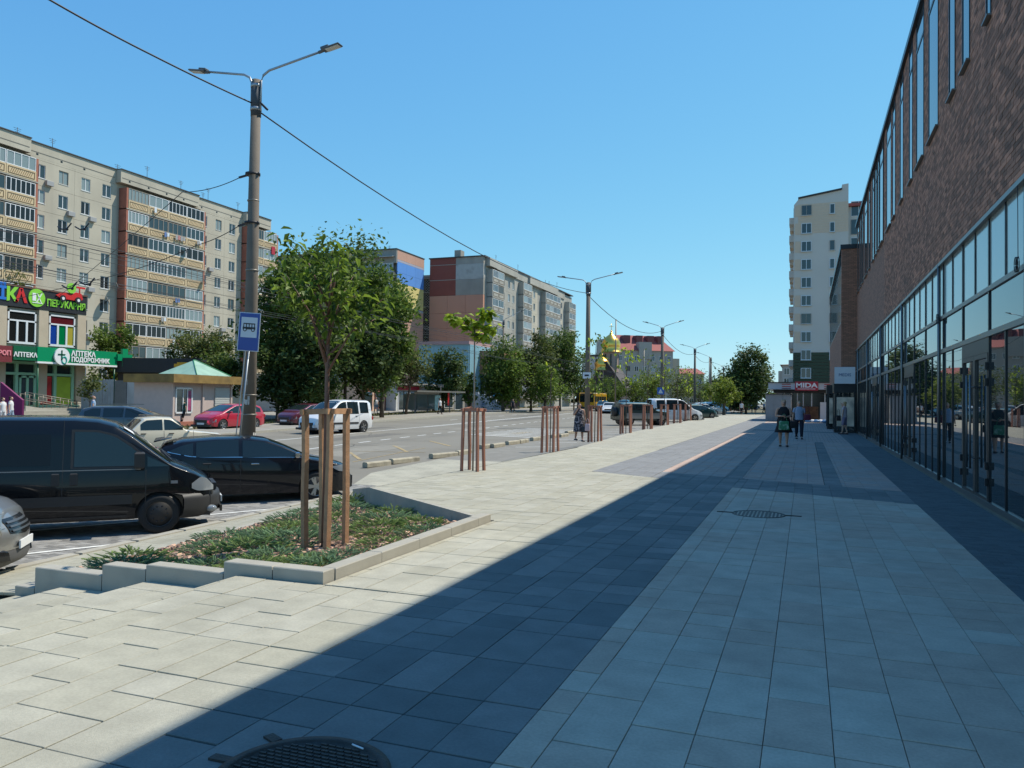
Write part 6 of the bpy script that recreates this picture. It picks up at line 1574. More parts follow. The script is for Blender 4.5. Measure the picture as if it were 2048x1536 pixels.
# ------------------------------------------------------------------ planter
def soilz(x, y): return -.055+(x+3.9)*.083
P = [(-3.95, 5.83), (-3.95, 9.45), (-7.2, 12.08), (-8.42, 13.55), (-8.30, 12.2), (-7.55, 6.05), (-7.2, 5.83)]
m_soil = mat('planter_soil', (.055, .038, .026), .95, var=.4, scale=8, bump=.8, bscale=40)
pl = emp('planter_bed', 'low planting bed with concrete edging, bark stones and creeping junipers around the young tree', 'planter', (-5.5, 8, 0))
def PLv(p, z=None): return (p[0]+5.5, p[1]-8, soilz(*p) if z is None else z)
mb = MB(); cen = (-5.6, 8.4)
for i in range(len(P)):
    a, b = P[i], P[(i+1) % len(P)]; mb.add([PLv(cen), PLv(a), PLv(b)], [(0, 2, 1)])
mb.build('soil', m_soil, pl)
# front kerb blocks stepping down
for (xa, xb, zt, zb_) in ((-3.86, -4.385, .105, -.1), (-4.39, -4.92, .105, -.1), (-4.925, -5.83, .00, -.35), (-5.835, -6.38, -.045, -.4), (-6.385, -7.28, -.15, -.6), (-7.285, -7.56, -.36, -.7)):
    MB().cbox(((xa+xb)/2+5.5, 5.81-8, (zt+zb_)/2), (abs(xb-xa)-.006, .17, zt-zb_), 0, .008).build('kerb_stone', m_kerb, pl)
# right kerb
y = 5.905
while y < 9.4:
    e = min(y+.8, 9.52); MB().cbox((-3.93+5.5, (y+e)/2-8, .0), (.15, e-y-.006, .20), 0, .008).build('kerb_stone', m_kerb, pl); y = e
def kline(a, b, za, zb_, n, w=.13, h=.4):
    for i in range(n):
        t0, t1 = i/n, (i+1)/n; A = Vector((a[0]+(b[0]-a[0])*t0, a[1]+(b[1]-a[1])*t0, za+(zb_-za)*t0-h/2)); B = Vector((a[0]+(b[0]-a[0])*t1, a[1]+(b[1]-a[1])*t1, za+(zb_-za)*t1-h/2)); d = (B-A).normalized()*.003
        mb = MB(); A2, B2 = A+d-Vector((-5.5, 8, 0)), B-d-Vector((-5.5, 8, 0)); mb.bar(A2, B2, w, h); mb.build('kerb_stone', m_kerb, pl)
kline((-3.86, 9.55), (-7.2, 12.12), .012, .012, 4, .08); kline((-7.2, 12.12), (-8.5, 13.66), .012, -.24, 2, .08); kline((-7.62, 6.0), (-8.42, 12.35), -.40, -.40, 8, .12, .25); kline((-8.44, 12.4), (-8.6, 13.65), -.38, -.38, 2, .12, .25)
# stones and bark chips
def inpoly(x, y):
    c = False; n = len(P)
    for i in range(n):
        x1, y1 = P[i]; x2, y2 = P[(i+1) % n]
        if (y1 > y) != (y2 > y) and x < (x2-x1)*(y-y1)/(y2-y1)+x1: c = not c
    return c
rng = np.random.default_rng(4)
m_chip = mat('bark_chip', (.17, .085, .055), .85, tone=.6, tint2=(.46, .30, .21), var=.2, scale=20)
mb = MB(); k = 0; base = [(-1, -.7, 0), (1, -.8, .1), (.8, .7, 0), (-.8, .8, .1), (-.6, -.4, .8), (.6, -.5, .9), (.5, .4, .75), (-.5, .5, .8)]
fcs = [(4, 5, 6, 7), (0, 1, 5, 4), (1, 2, 6, 5), (2, 3, 7, 6), (3, 0, 4, 7)]
while k < 4600:
    x, y = rng.uniform(-8.6, -3.9), rng.uniform(5.8, 13.6)
    if not inpoly(x, y): continue
    s_ = rng.uniform(.02, .048)*(1.2 if y < 7.5 else 1); a = rng.uniform(0, 6.3); ca, sa = math.cos(a), math.sin(a); tl = rng.uniform(-.4, .4); el = rng.uniform(.5, 1)
    vs = [(x+5.5+s_*(ca*p[0]-sa*p[1]*el), y-8+s_*(sa*p[0]+ca*p[1]*el), soilz(x, y)+s_*(p[2]*.6+tl*p[0]*.5)) for p in base]
    mb.tone = float(rng.random()); mb.add(vs, fcs); k += 1
tag(mb.build('bark_chips', m_chip, pl), kind='stuff')
# creeping junipers
m_jun = mat('juniper_needles', (.13, .22, .075), .75, tone=.5, tint2=(.27, .36, .10), trans=.25)
m_junb = mat('juniper_needles_blue', (.10, .20, .11), .75, tone=.5, tint2=(.20, .30, .14), trans=.25)
m_bark = mat('bark', (.10, .075, .055), .9, var=.2, scale=10, bump=.6, bscale=40)
def juniper(seed, up=.28):
    r = np.random.default_rng(seed); mb = MB()
    for i in range(170):
        a = r.uniform(0, 6.283); rad = .48*math.sqrt(r.uniform(0, 1)); L_ = r.uniform(.09, .2); el = r.uniform(.15, 1.0)
        x0, y0 = rad*math.cos(a), rad*math.sin(a); z0 = .02+up*(1-(rad/.52)**2)*r.uniform(.25, .75)
        aa = a+r.uniform(-.7, .7); d = Vector((math.cos(aa)*math.cos(el), math.sin(aa)*math.cos(el), math.sin(el))); o = Vector((x0, y0, z0)); tn = float(r.random())*.6
        side = d.cross(Vector((0, 0, 1))).normalized()
        for j in range(9):
            t = j/9; p = o+d*L_*t+Vector((0, 0, -.03*t*t)); ln = .05*(1-t*.5)*r.uniform(.7, 1.2); mb.tone = min(1, tn+t*.4)
            for s_ in (-1, 1, 0):
                q = (d*.75+side*s_*.7+Vector((0, 0, .25+.2*r.random()))).normalized()*ln; w = d.cross(q).normalized() if s_ else side
                w = w*.006
                mb.add([p-w, p+w, p+q], [(0, 1, 2)])
    return mb
jm = [juniper(i).mesh('juniper_shrub', m_jun if i % 2 else m_junb) for i in range(4)]
js = [(-4.4, 6.5), (-5.1, 6.45), (-5.75, 6.5), (-6.2, 6.6), (-6.9, 6.5), (-7.25, 6.9), (-4.55, 7.1), (-6.1, 7.5), (-6.75, 7.7), (-4.5, 7.9), (-4.3, 8.65), (-5.0, 8.7), (-5.9, 8.9), (-6.6, 9.0), (-7.35, 8.6), (-4.9, 9.5), (-5.7, 10.0), (-6.6, 10.2), (-7.4, 10.2), (-6.0, 10.75), (-7.2, 11.4), (-5.3, 9.15), (-7.9, 11.2), (-7.0, 9.5), (-5.35, 7.0), (-7.8, 12.3), (-6.45, 8.3), (-4.75, 6.62), (-5.9, 8.1)]
_jl = []
for i, (x, y) in enumerate(js):
    o = link('juniper_shrub', jm[i % 4], None, (x, y, soilz(x, y)-.01), (0, 0, rng.uniform(0, 6)), None); s_ = rng.uniform(.72, 1.08); o.scale = (s_, s_, s_*rng.uniform(.5, .85))
    fx = ('right' if x > -5 else ('middle' if x > -6.6 else 'left')); fy = ('front' if y < 7.0 else ('near middle' if y < 8.5 else ('far middle' if y < 10.1 else 'back')))
    tag(o, ('bluish' if i % 2 == 0 else 'yellow')+' green juniper in the '+fy+' '+fx+' of the planting bed'+['', ', beside its like', ', third there'][min(2, _jl.count((fx, fy, i % 2)))], 'shrub', 'junipers in the planting bed'); _jl.append((fx, fy, i % 2))

# ------------------------------------------------------------------ tree guards
m_stake = mat('timber_stake', (.42, .235, .125), .75, orand=.22, var=.22, scale=14, bump=.35, bscale=60, stain=.3, sscale=7, dirt=(.25, .13, .07))
m_stakef = mat('far_timber_stake', (.33, .15, .10), .8, orand=.15)
def guard(x, y, z, half, h, lab, w=.06, rot=.3, seed=1, m_=None, below=0.0):
    r = random.Random(seed); m_ = m_ or m_stake
    o = emp('tree_guard', lab, 'tree guard', (x, y, z), rot, 'wooden stake frames round the young trees'); c = []
    for sx, sy in ((-1, -1), (1, -1), (1, 1), (-1, 1)):
        bx, by = sx*half*1.0+r.uniform(-.03, .03), sy*half+r.uniform(-.03, .03); tx, ty = sx*half*.93, sy*half*.93; hh = h+r.uniform(-.02, .02)
        mb = MB(); pts = [(bx, by, -.05-below), ((bx*.6+tx*.4)+r.uniform(-.008, .008), by*.6+ty*.4, hh*.4), ((bx*.3+tx*.7)+r.uniform(-.008, .008), by*.3+ty*.7, hh*.7), (tx, ty, hh)]
        for a, b in zip(pts[:-1], pts[1:]): mb.bar(a, b, w*r.uniform(.93, 1.05), w*r.uniform(.93, 1.05), up=(.3, 1, 0))
        mb.build('stake', m_, o); c.append((tx, ty, hh))
    for i in range(4):
        a, b = Vector(c[i]), Vector(c[(i+1) % 4]); d = (b-a).normalized()*.07; mb = MB(); mb.bar(a-d+Vector((0, 0, .012+.0*i)), b+d+Vector((0, 0, .012)), .03, .065 if i % 2 else .058); mb.build('top_rail', m_, o)
    return o
guard(-5.36, 7.95, -.17, .185, 1.60, 'wooden stake frame round the young tree in the planting bed', w=.062, rot=R_(0), seed=2)
guard(-6.95, 16.05, 0, .18, 1.36, 'wooden stake frame nearest beyond the planting bed, round the yellow green tree', w=.055, rot=R_(0), seed=3, m_=m_stakef)
guard(-7.5, 23.4, 0, .19, 1.36, 'wooden stake frame round a bare thin trunk left of the woman in the patterned dress', w=.06, rot=R_(0), seed=4, m_=m_stakef)
guard(-7.8, 30.1, 0, .21, 1.36, 'wooden stake frame right beside the woman in the patterned dress', w=.065, rot=R_(0), seed=5, m_=m_stakef)
gp = [(1249, 866, 'first wooden stake frame before the off road car'), (1293, 858, 'second wooden stake frame, at the middle of the off road car'), (1327, 850, 'wooden stake frame before the white delivery van'), (1353, 846, 'wooden stake frame at the nose of the white delivery van'), (1375, 841, 'wooden stake frame right of the white delivery van'), (1400, 834, 'wooden stake frame near the dark teal car'), (1437, 826, 'small far wooden stake frame near the pale blue hatchback'), (1447, 824, 'far wooden stake frame, next to last of the row'), (1459, 822, 'farthest wooden stake frame in the row')]
gpos = []
for i, (px, py, lab) in enumerate(gp):
    g = atz(px, py, 0); gpos.append((g.x, g.y)); guard(g.x, g.y+.3, 0, .23, 1.36, lab, w=.075, rot=R_(0), seed=10+i, m_=m_stakef)

# ------------------------------------------------------------------ trees
def leafmat(n, c, c2, tr=.45): return mat(n, c, .6, tone=.4, tint2=c2, trans=tr, spec=.35)
lf_dark = leafmat('leaf_dark', (.05, .09, .02), (.12, .175, .032), .42)
lf_mid = leafmat('leaf_mid', (.07, .125, .022), (.15, .215, .034))
lf_olive = leafmat('leaf_olive', (.07, .095, .025), (.13, .155, .04))
lf_yel = leafmat('leaf_yellow_green', (.11, .165, .022), (.19, .235, .03), .45)
lf_cherry = leafmat('leaf_cherry', (.07, .13, .02), (.17, .24, .03), .48)
lf_vdark = leafmat('leaf_very_dark', (.038, .07, .02), (.085, .125, .03), .35)
def leafcloud(name, m_, seed, n, rx, ry, rz, cz, ls, nclump, clump=.32, shell=.75, droop=0.0, irregular=.25):
    r = np.random.default_rng(seed)
    d = r.normal(size=(nclump, 3)); d /= np.linalg.norm(d, axis=1)[:, None]; rad = (shell+(1-shell)*r.random(nclump))*(1+irregular*r.normal(size=nclump)*.5); rad = np.clip(rad, .3, 1.05)
    inner = r.random(nclump) < .35; rad[inner] *= r.uniform(.3, .8, inner.sum())
    C = d*rad[:, None]*np.array([rx, ry, rz]); C[:, 2] = np.where(C[:, 2] < 0, C[:, 2]*.85, C[:, 2])
    idx = r.integers(0, nclump, n); cs = clump*(.6+.8*r.random(nclump)); base = r.random(nclump)
    off = np.clip(r.normal(size=(n, 3))*.5, -.95, .95); Pp = C[idx]+off*(cs[idx]*min(rx, rz))[:, None]; Pp[:, 2] += cz-droop*np.hypot(Pp[:, 0], Pp[:, 1])*.2
    a = r.normal(size=(n, 3)); a /= np.linalg.norm(a, axis=1)[:, None]; up = np.array([0, 0, 1.]); nn = r.normal(size=(n, 3))*.8+up; nn /= np.linalg.norm(nn, axis=1)[:, None]
    a -= (a*nn).sum(1)[:, None]*nn; a /= np.linalg.norm(a, axis=1)[:, None]; b = np.cross(nn, a)
    L_ = ls*(.6+.8*r.random(n))[:, None]; W_ = L_*.55
    V = np.stack([Pp-a*L_*.5, Pp+b*W_*.5-nn*L_*.06, Pp+a*L_*.5, Pp-b*W_*.5-nn*L_*.06], 1).reshape(-1, 3)
    me = bpy.data.meshes.new(name); me.vertices.add(4*n); me.vertices.foreach_set('co', V.ravel().astype(np.float32)); me.loops.add(4*n); me.loops.foreach_set('vertex_index', np.arange(4*n, dtype=np.int32))
    me.polygons.add(n); me.polygons.foreach_set('loop_start', np.arange(0, 4*n, 4, dtype=np.int32)); me.polygons.foreach_set('loop_total', np.full(n, 4, dtype=np.int32))
    at = me.attributes.new('tone', 'FLOAT', 'FACE'); at.data.foreach_set('value', np.clip(base[idx]*.6+r.random(n)*.4, 0, 1).astype(np.float32))
    me.materials.append(m_); me.update(); me.validate(); return me
def tree(label, cx, cy, gz, h, rx, crown_lo, m_, seed, n=5200, ls=.3, nclump=46, trunk_r=.18, rz=None, cat='tree', name='tree', clump=.34, shell=.75, lean=0.0, group='street trees', ry=None, irregular=.25):
    o = emp(name, label, cat, (cx, cy, gz), 0, group); rz = rz or (h-crown_lo)/2; cz = h-rz*.97
    link('crown', leafcloud('crown', m_, seed, n, rx, ry or rx, rz, cz, ls, nclump, clump, shell, irregular=irregular), o)
    r = random.Random(seed); mb = MB(); top = (lean*.6, 0, cz+rz*.3)
    mb.tube([(0, 0, -.1), (lean*.1, .02, crown_lo*.5), (lean*.35, 0, crown_lo), (lean*.5, 0, cz), top], [trunk_r*1.25, trunk_r, trunk_r*.85, trunk_r*.5, trunk_r*.15], 9)
    tr = mb.build('trunk', m_bark, o)
    for k in range(7):
        a = r.uniform(0, 6.28); z0 = crown_lo*.85+r.random()*(cz-crown_lo)*.8; e = r.uniform(.5, .85); mb = MB()
        mb.tube([(lean*.35, 0, z0), (lean*.35+rx*.35*math.cos(a), rx*.35*math.sin(a), z0+rz*.35), (lean*.35+rx*e*math.cos(a), rx*e*math.sin(a), z0+rz*(.5+.4*r.random()))], [trunk_r*.45, trunk_r*.28, trunk_r*.06], 6)
        mb.build('limb', m_bark, o)
    return o
def ptree(label, px, ytop, hw, D, m_, seed, crownlo=.25, gz=None, **kw):
    p = atd(px, 800, D); g = zr(p.y)+.05 if gz is None else gz; h = atd(px, ytop, D).z-g; rx = hw*D/FPX
    return tree(label, p.x, p.y, g, h*1.0, rx, max(.5, h*crownlo), m_, seed, **kw)
T = ptree
T('tall dark tree at the left of the big group, touching the lamp pole', 583, 530, 82, 64, lf_dark, 101, .1, n=12000, nclump=90, ls=.38)
T('largest tree of the big group, behind the young tree', 690, 482, 116, 72, lf_dark, 102, .12, n=17000, nclump=130, ls=.42, clump=.36, irregular=.1)
T('mid green tree at the right end of the big group', 764, 548, 60, 68, lf_mid, 103, .15, n=10000, nclump=80, ls=.36, irregular=.12)
T('low dark tree behind the concrete lamp pole', 556, 680, 52, 60, lf_vdark, 104, .05, n=7500, nclump=60, ls=.34)
T('dark tree low in the middle of the big group', 628, 620, 70, 61, lf_vdark, 105, .05, n=10000, nclump=80, ls=.36)
T('dark low tree behind the white family van', 726, 640, 66, 66, lf_vdark, 106, .2, n=9000, nclump=70, ls=.36)
T('young brownish tree with a leaning trunk left of the bus shelter', 812, 680, 44, 80, lf_olive, 107, .35, n=4200, lean=1.2, trunk_r=.13)
T('dark rounded tree above the bus shelter', 886, 703, 42, 95, lf_vdark, 108, .12, n=6500, ls=.36)
T('dense dark green tree right of the light blue building', 1006, 690, 50, 100, lf_mid, 109, .08, n=9500, clump=.42, ls=.36)
T('loose olive tree beside the stained panel block', 1062, 672, 42, 106, lf_olive, 110, .1, n=8500, ls=.36)
T('tall dark tree before the far end of the panel block', 1120, 652, 46, 114, lf_dark, 111, .06, n=10000, ls=.38, nclump=60)
T('low bright green tree under the olive tree', 1090, 735, 36, 101, lf_mid, 112, .15, n=3600)
T('green tree behind the yellow bus', 1156, 712, 30, 124, lf_dark, 113, .15, n=3400)
T('light green tree right of the second lamp pole', 1215, 758, 34, 132, lf_mid, 114, .15, n=3400)
T('broad green tree below the red roofed block', 1272, 752, 42, 135, lf_mid, 115, .12, n=4000)
T('yellowish green tree left of the third lamp pole', 1305, 735, 34, 130, lf_yel, 116, .15, n=3000, irregular=.5)
T('grey green tree right of the third lamp pole', 1352, 738, 36, 150, lf_olive, 117, .12, n=3600)
T('green tree near the fourth lamp pole', 1398, 744, 36, 160, lf_mid, 118, .12, n=3400)
T('green tree behind the minibuses', 1438, 758, 34, 175, lf_dark, 119, .1, n=3000)
T('large near black green tree at the end of the promenade', 1492, 706, 46, 108, lf_vdark, 120, .06, n=16000, nclump=110, ls=.38, gz=0.0, irregular=.4)
T('small yellow green tree left of the large dark tree', 1448, 760, 30, 98, lf_yel, 121, .2, n=2600, gz=0.0, irregular=.5)
T('bushy green tree above the black low building, left', 222, 648, 42, 70, lf_mid, 122, .3, n=4200)
T('dark bushy tree above the yellow logo', 405, 664, 64, 73, lf_olive, 123, .3, n=6000, ry=3.0)
T('green bush crown behind the kiosk at the lamp pole', 455, 690, 44, 66, lf_dark, 124, .2, n=4200)
T('olive tree crown showing above the black sign board', 22, 512, 54, 84, lf_olive, 125, .5, n=4200)
T('small sapling beside the pharmacy railing', 180, 738, 24, 54, lf_olive, 126, .4, n=700, ls=.22, trunk_r=.04)
T('rounded bush tree beside the far bus stop sign', 938, 745, 18, 98, lf_mid, 127, .1, n=1800)
# distant wood closing the horizon
mb = MB(); 
me = leafcloud('distant_wood', lf_dark, 7, 14000, 120, 14, 7.5, 5, 1.6, 240, .12, .2)
tag(link('distant_wood', me, None, (-90, 330, 0)), 'far green tree line on the horizon', 'wood', kind='stuff')
me = leafcloud('distant_wood', lf_mid, 8, 6000, 40, 14, 6.0, 4, 1.4, 120, .14, .2)
tag(link('distant_wood', me, None, (-28, 260, 0)), 'far tree line between the minibuses and the dark tree', 'wood', kind='stuff')
# young street trees with countable leaves
def bigleaf(l, w, m_, name='leaf', fold=.25, palm=False):
    mb = MB()
    if palm: mb.add([(0, 0, 0), (l*.3, w*.55, -.02*1), (l*.65, w*.42, -.03), (l, 0, -.06), (l*.65, -w*.42, -.03), (l*.3, -w*.55, -.02), (l*.5, 0, .01)], [(0, 6, 1), (1, 6, 2), (2, 6, 3), (3, 6, 4), (4, 6, 5), (5, 6, 0)])
    else: mb.add([(0, 0, 0), (l*.35, w*.5, .012), (l*.75, w*.33, -.01), (l, 0, -.04), (l*.75, -w*.33, -.01), (l*.35, -w*.5, .012), (l*.5, 0, -w*fold)], [(0, 6, 1), (1, 6, 2), (2, 6, 3), (3, 6, 4), (4, 6, 5), (5, 6, 0)])
    return mb.mesh(name, m_)
def youngtree(label, x, y, gz, h0, h, r_, leafmesh, nleaf, seed, m_tr, trunk=.028, extra=0, clusters=None, group='young staked trees', nb=9, m_stuff=None, hang=True):
    o = emp('young_tree', label, 'young tree', (x, y, gz), 0, group); r = random.Random(seed)
    mb = MB(); mb.tube([(0, 0, -.05), (.01, 0, h0*.5), (0, .01, h0), (.02, 0, h0+(h-h0)*.5), (.05, 0, h*.97)], [trunk*1.1, trunk, trunk*.85, trunk*.5, trunk*.12], 8); mb.build('trunk', m_tr, o)
    tips = []
    for k in range(nb):
        a = k*2.4+r.uniform(-.4, .4); z0 = h0+(h-h0)*(k/nb)*.55; e = r_*r.uniform(.6, 1)*(1-.35*k/nb); zt = z0+(h-h0)*r.uniform(.3, .62)
        p0, p1, p2 = Vector((0, 0, z0)), Vector((e*.45*math.cos(a), e*.45*math.sin(a), z0+(zt-z0)*.6)), Vector((e*math.cos(a), e*math.sin(a), min(zt, h)))
        mb = MB(); mb.tube([p0, p1, p2], [trunk*.5, trunk*.3, trunk*.08], 6); mb.build('branch', m_tr, o)
        tips.append((p0, p1, p2))
    tips.append((Vector((0, 0, h0)), Vector((.02, 0, (h0+h)/2)), Vector((.05, 0, h))))
    spots = []
    for k in range(nleaf+extra):
        if clusters and r.random() < .93:
            c = r.choice(clusters); p = Vector(c[:3])+Vector([r.gauss(0, c[3]*.5) for _ in range(3)])
        else:
            t = tips[r.randrange(len(tips))]; u = r.random()**.42; p = (t[0].lerp(t[1], u*2) if u < .5 else t[1].lerp(t[2], u*2-1))+Vector([r.gauss(0, .085) for _ in range(3)])
        spots.append((p, (r.uniform(-.3, .3), r.uniform(.2, 1.25) if hang else r.uniform(-.35, .95), r.uniform(0, 6.28)), r.uniform(.65, 1.15)))
    for p, e, s_ in spots[:nleaf]: link('leaf', leafmesh, o, p, e, (s_, s_, s_))
    if extra:
        mb = MB(); V = [v.co.copy() for v in leafmesh.vertices]; F = [tuple(q.vertices) for q in leafmesh.polygons]
        from mathutils import Euler
        for p, e, s_ in spots[nleaf:]:
            M = Euler(e).to_matrix(); mb.tone = r.random(); mb.add([p+M @ (v*s_) for v in V], F)
        tag(mb.build('leaves_joined', m_stuff or leafmesh.materials[0], o), kind='stuff')
    return o
m_youngbark = mat('cherry_bark', (.16, .085, .06), .6, var=.2, scale=12)
m_greybark = mat('grey_bark', (.22, .20, .17), .7, var=.2, scale=12)
lch = mat('leaf_cherry_single', (.07, .13, .02), .45, orand=.4, tint2=(.17, .24, .03), trans=.48)
lye = mat('leaf_catalpa_single', (.20, .30, .02), .5, orand=.35, tint2=(.40, .48, .04), trans=.5)
youngtree('young cherry tree with long hanging leaves standing in the planting bed', -5.38, 7.98, -.17, 2.05, 3.66, .80, bigleaf(.125, .062, lch), 300, 5, m_youngbark, .033, extra=560, hang=False, nb=13, m_stuff=lf_cherry)
# guard ties
def cl(px, py, Y, r_, bx, by, bz):
    p = aty(px, py, Y); return (p.x-bx, p.y-by, p.z-bz, r_)
b2 = (-6.95, 16.05, 0.0)
cls = [cl(px, py, 16.05, s_, *b2) for px, py, s_ in ((915, 640, .13), (928, 650, .13), (945, 655, .15), (960, 648, .12), (975, 625, .13), (982, 655, .12), (950, 672, .12), (905, 635, .1), (968, 668, .1), (935, 638, .1))]
youngtree('young tree with a flat crown of glowing yellow green leaves', *b2[:2], 0, 3.0, 3.6, .5, bigleaf(.17, .15, lye, palm=True), 210, 6, m_greybark, .02, clusters=cls, nb=6, hang=False)
b3 = (-7.5, 23.4, 0.0)
cls = [cl(px, py, 23.4, s_, *b3) for px, py, s_ in ((990, 690, .0),)]
cls = [(-.35+.1*k, 0, 3.1+.12*k, .2) for k in range(4)]
youngtree('thin nearly bare young tree in the third stake frame', *b3[:2], 0, 2.2, 3.0, .3, bigleaf(.15, .1, lye), 10, 7, m_bark, .016, nb=3)
lpt = bigleaf(.16, .12, mat('leaf_plane_single', (.08, .15, .025), .5, orand=.4, tint2=(.22, .30, .04), trans=.45))
youngtree('tall thin young tree with dark leaves behind the woman in the patterned dress', -7.8, 30.1, 0, 2.4, 4.3, .55, lpt, 110, 8, m_bark, .018, clusters=[(.1, 0, 4.1, .22), (.35, 0, 3.8, .2), (.3, 0, 3.45, .2), (-.2, 0, 3.9, .18), (-.1, 0, 2.3, .25), (.1, 0, 2.0, .25), (.15, 0, 2.7, .2)], nb=7)
tl = ['young tree with sparse leaves above the off road car, left', 'young tree with sparse leaves above the off road car, right', 'young thin tree left of the third lamp pole', 'young thin tree right of the third lamp pole', 'young yellowish tree between the third and fourth lamp poles', 'young tree just left of the fourth lamp pole', 'small far young tree beyond the fourth lamp pole', 'far young tree next to last in the row', 'farthest young tree of the row']
for i, (x, y) in enumerate(gpos):
    youngtree(tl[i], x, y+.3, 0, 2.3, 4.5+.3*(i % 3), .6, lpt if i % 2 else bigleaf(.2, .15, lye), 48 if i < 5 else 24, 30+i, m_bark, .02, nb=6, clusters=[(0, 0, 4.2, .4), (.3, 0, 3.7, .3), (-.3, 0, 3.4, .3), (.1, 0, 2.8, .35)])
# dry verge tufts on the far side
r = np.random.default_rng(3); mb = MB()
for k in range(5200):
    y = r.uniform(36, 110); x = farkerb(y)-3.3-.03*y-r.uniform(0, 5.5); z = zr(y)-.02; a = r.uniform(0, 3.14); s_ = r.uniform(.05, .16); mb.tone = float(r.random())
    mb.add([(x-.06*math.cos(a), y-.06*math.sin(a), z), (x+.06*math.cos(a), y+.06*math.sin(a), z), (x+r.uniform(-.05, .05), y, z+s_)], [(0, 1, 2)])
tag(mb.build('verge_grass', mat('verge_straw', (.22, .17, .07), .9, tone=.5, tint2=(.12, .14, .04))), 'dry straw coloured grass of the far verge', 'grass', kind='stuff')
# ------------------------------------------------------------------ lamp poles
m_conc = mat('pole_concrete', (.165, .135, .105), .85, var=.12, scale=2.5, bump=.35, bscale=60, stain=.3, sscale=1.5, dirt=(.10, .085, .07), streak=True)
m_galv = mat('galvanised', (.35, .37, .38), .4, metal=.7); m_lampb = mat('lamp_body', (.09, .10, .11), .5); m_diff = mat('lamp_lens', (.55, .55, .5), .3); m_wire = mat('wire_black', (.012, .014, .02), .6)
def lamppole(label, x, y, gz, ztop, armL, armR, r0=.165, r1=.10, riseL=.45, riseR=.75, far_=False, side=(1, 1), lean=(0, 0)):
    o = emp('street_lamp', label, 'street lamp', (x, y, gz), 0, 'concrete lamp poles along the street'); H_ = ztop-gz
    MB().tube([(0, 0, -.2), (lean[0]*.5, 0, H_*.5), (lean[0], 0, H_)], [r0, (r0+r1)/2, r1], 14 if not far_ else 8).build('pole', m_conc, o)
    mb = MB(); mb.tube([(lean[0], 0, H_-.95), (lean[0], 0, H_-.1)], r1+.018, 12); mb.build('collar', mat('dark_collar', (.06, .065, .07), .7), o)
    for dz in (.15, .75): MB().tube([(lean[0], 0, H_-dz-.05), (lean[0], 0, H_-dz+.03)], r1+.03, 12).build('clamp', m_galv, o)
    for s_, L_, rise, on in ((-1, armL, riseL, side[0]), (1, armR, riseR, side[1])):
        if not on: continue
        lx_ = lean[0]; pts = [(lx_+s_*(r1+.02), 0, H_-.8), (lx_+s_*(r1+.03), 0, H_-.05), (lx_+s_*(r1+.10), 0, H_+.10), (lx_+s_*(r1+.28), 0, H_+.2), (lx_+s_*L_, 0, H_+rise)]
        MB().tube(pts, .03, 8).build('arm', m_galv, o)
        ang = math.atan2(rise-.2, L_-.3)*s_; c = (lx_+s_*(L_+.28), 0, H_+rise+.05)
        mb = MB(); mb.cbox((0, 0, 0), (.52, .22, .05), 0, .02); mb.cbox((-s_*.17, 0, .05), (.22, .15, .06), 0, .01); mb.tube([(-s_*.38, 0, -.01), (-s_*.2, 0, 0)], .04, 8)
        l = mb.build('lamp_head', m_lampb, o, c, (0, -ang, 0)); MB().cbox((s_*.04, 0, -.03), (.38, .17, .012)).build('lens', m_diff, l)
    return o
pp = atz(495, 868, -.0); X1, Y1 = -13.36, 16.35
zt1 = aty(516, 160, Y1).z; aL = X1-aty(410, 144, Y1).x; aR = aty(640, 103, Y1).x-X1
zL, zR = aty(410, 144, Y1).z-zt1, aty(640, 103, Y1).z-zt1
p1 = lamppole('tall concrete lamp pole with two lamp arms beside the bus stop sign', X1, Y1, zr(Y1), zt1, aL, aR, .19, .115, zL, zR, lean=(.06, 0))
m_paper = mat('torn_paper', (.6, .58, .54), .9, var=.2, scale=20, stain=.5, sscale=9, dirt=(.3, .28, .25))
rnd = random.Random(2)
for k in range(9):
    a = rnd.uniform(-1.2, .6)-.6; z = rnd.uniform(.9, 2.6); w = rnd.uniform(.1, .22); h = rnd.uniform(.12, .3); n = 4
    R0 = .19-z*.0075+.005; rows = [[(R0*math.cos(a+w/R0*j/n), R0*math.sin(a+w/R0*j/n), z+hh+rnd.uniform(-.01, .01)) for j in range(n+1)] for hh in (0, h)]
    MB().grid(rows).build('paper_scrap', m_paper, p1)
for z in (1.8, 2.3, 5.5, 7.3): MB().tube([(.03, 0, z), (.03, 0, z+.035)], .205-z*.0075, 14).build('steel_band', m_rail, p1)
lam = [(1177, 565, 1130, 555, 1230, 548, 52.2, 'second concrete lamp pole, between the bus and the woman in the patterned dress'), (1325, 655, 1295, 645, 1358, 643, 85.4, 'third concrete lamp pole carrying the blue crossing sign'), (1390, 697, 1367, 690, 1413, 688, 119, 'fourth concrete lamp pole, with two arms'), (1422, 715, 0, 0, 0, 0, 144, 'fifth lamp pole with one arm to the left'), (1447, 733, 0, 0, 0, 0, 178, 'farthest single arm lamp pole beside the dark tree')]
tops = [(X1+.06, Y1, zt1)]
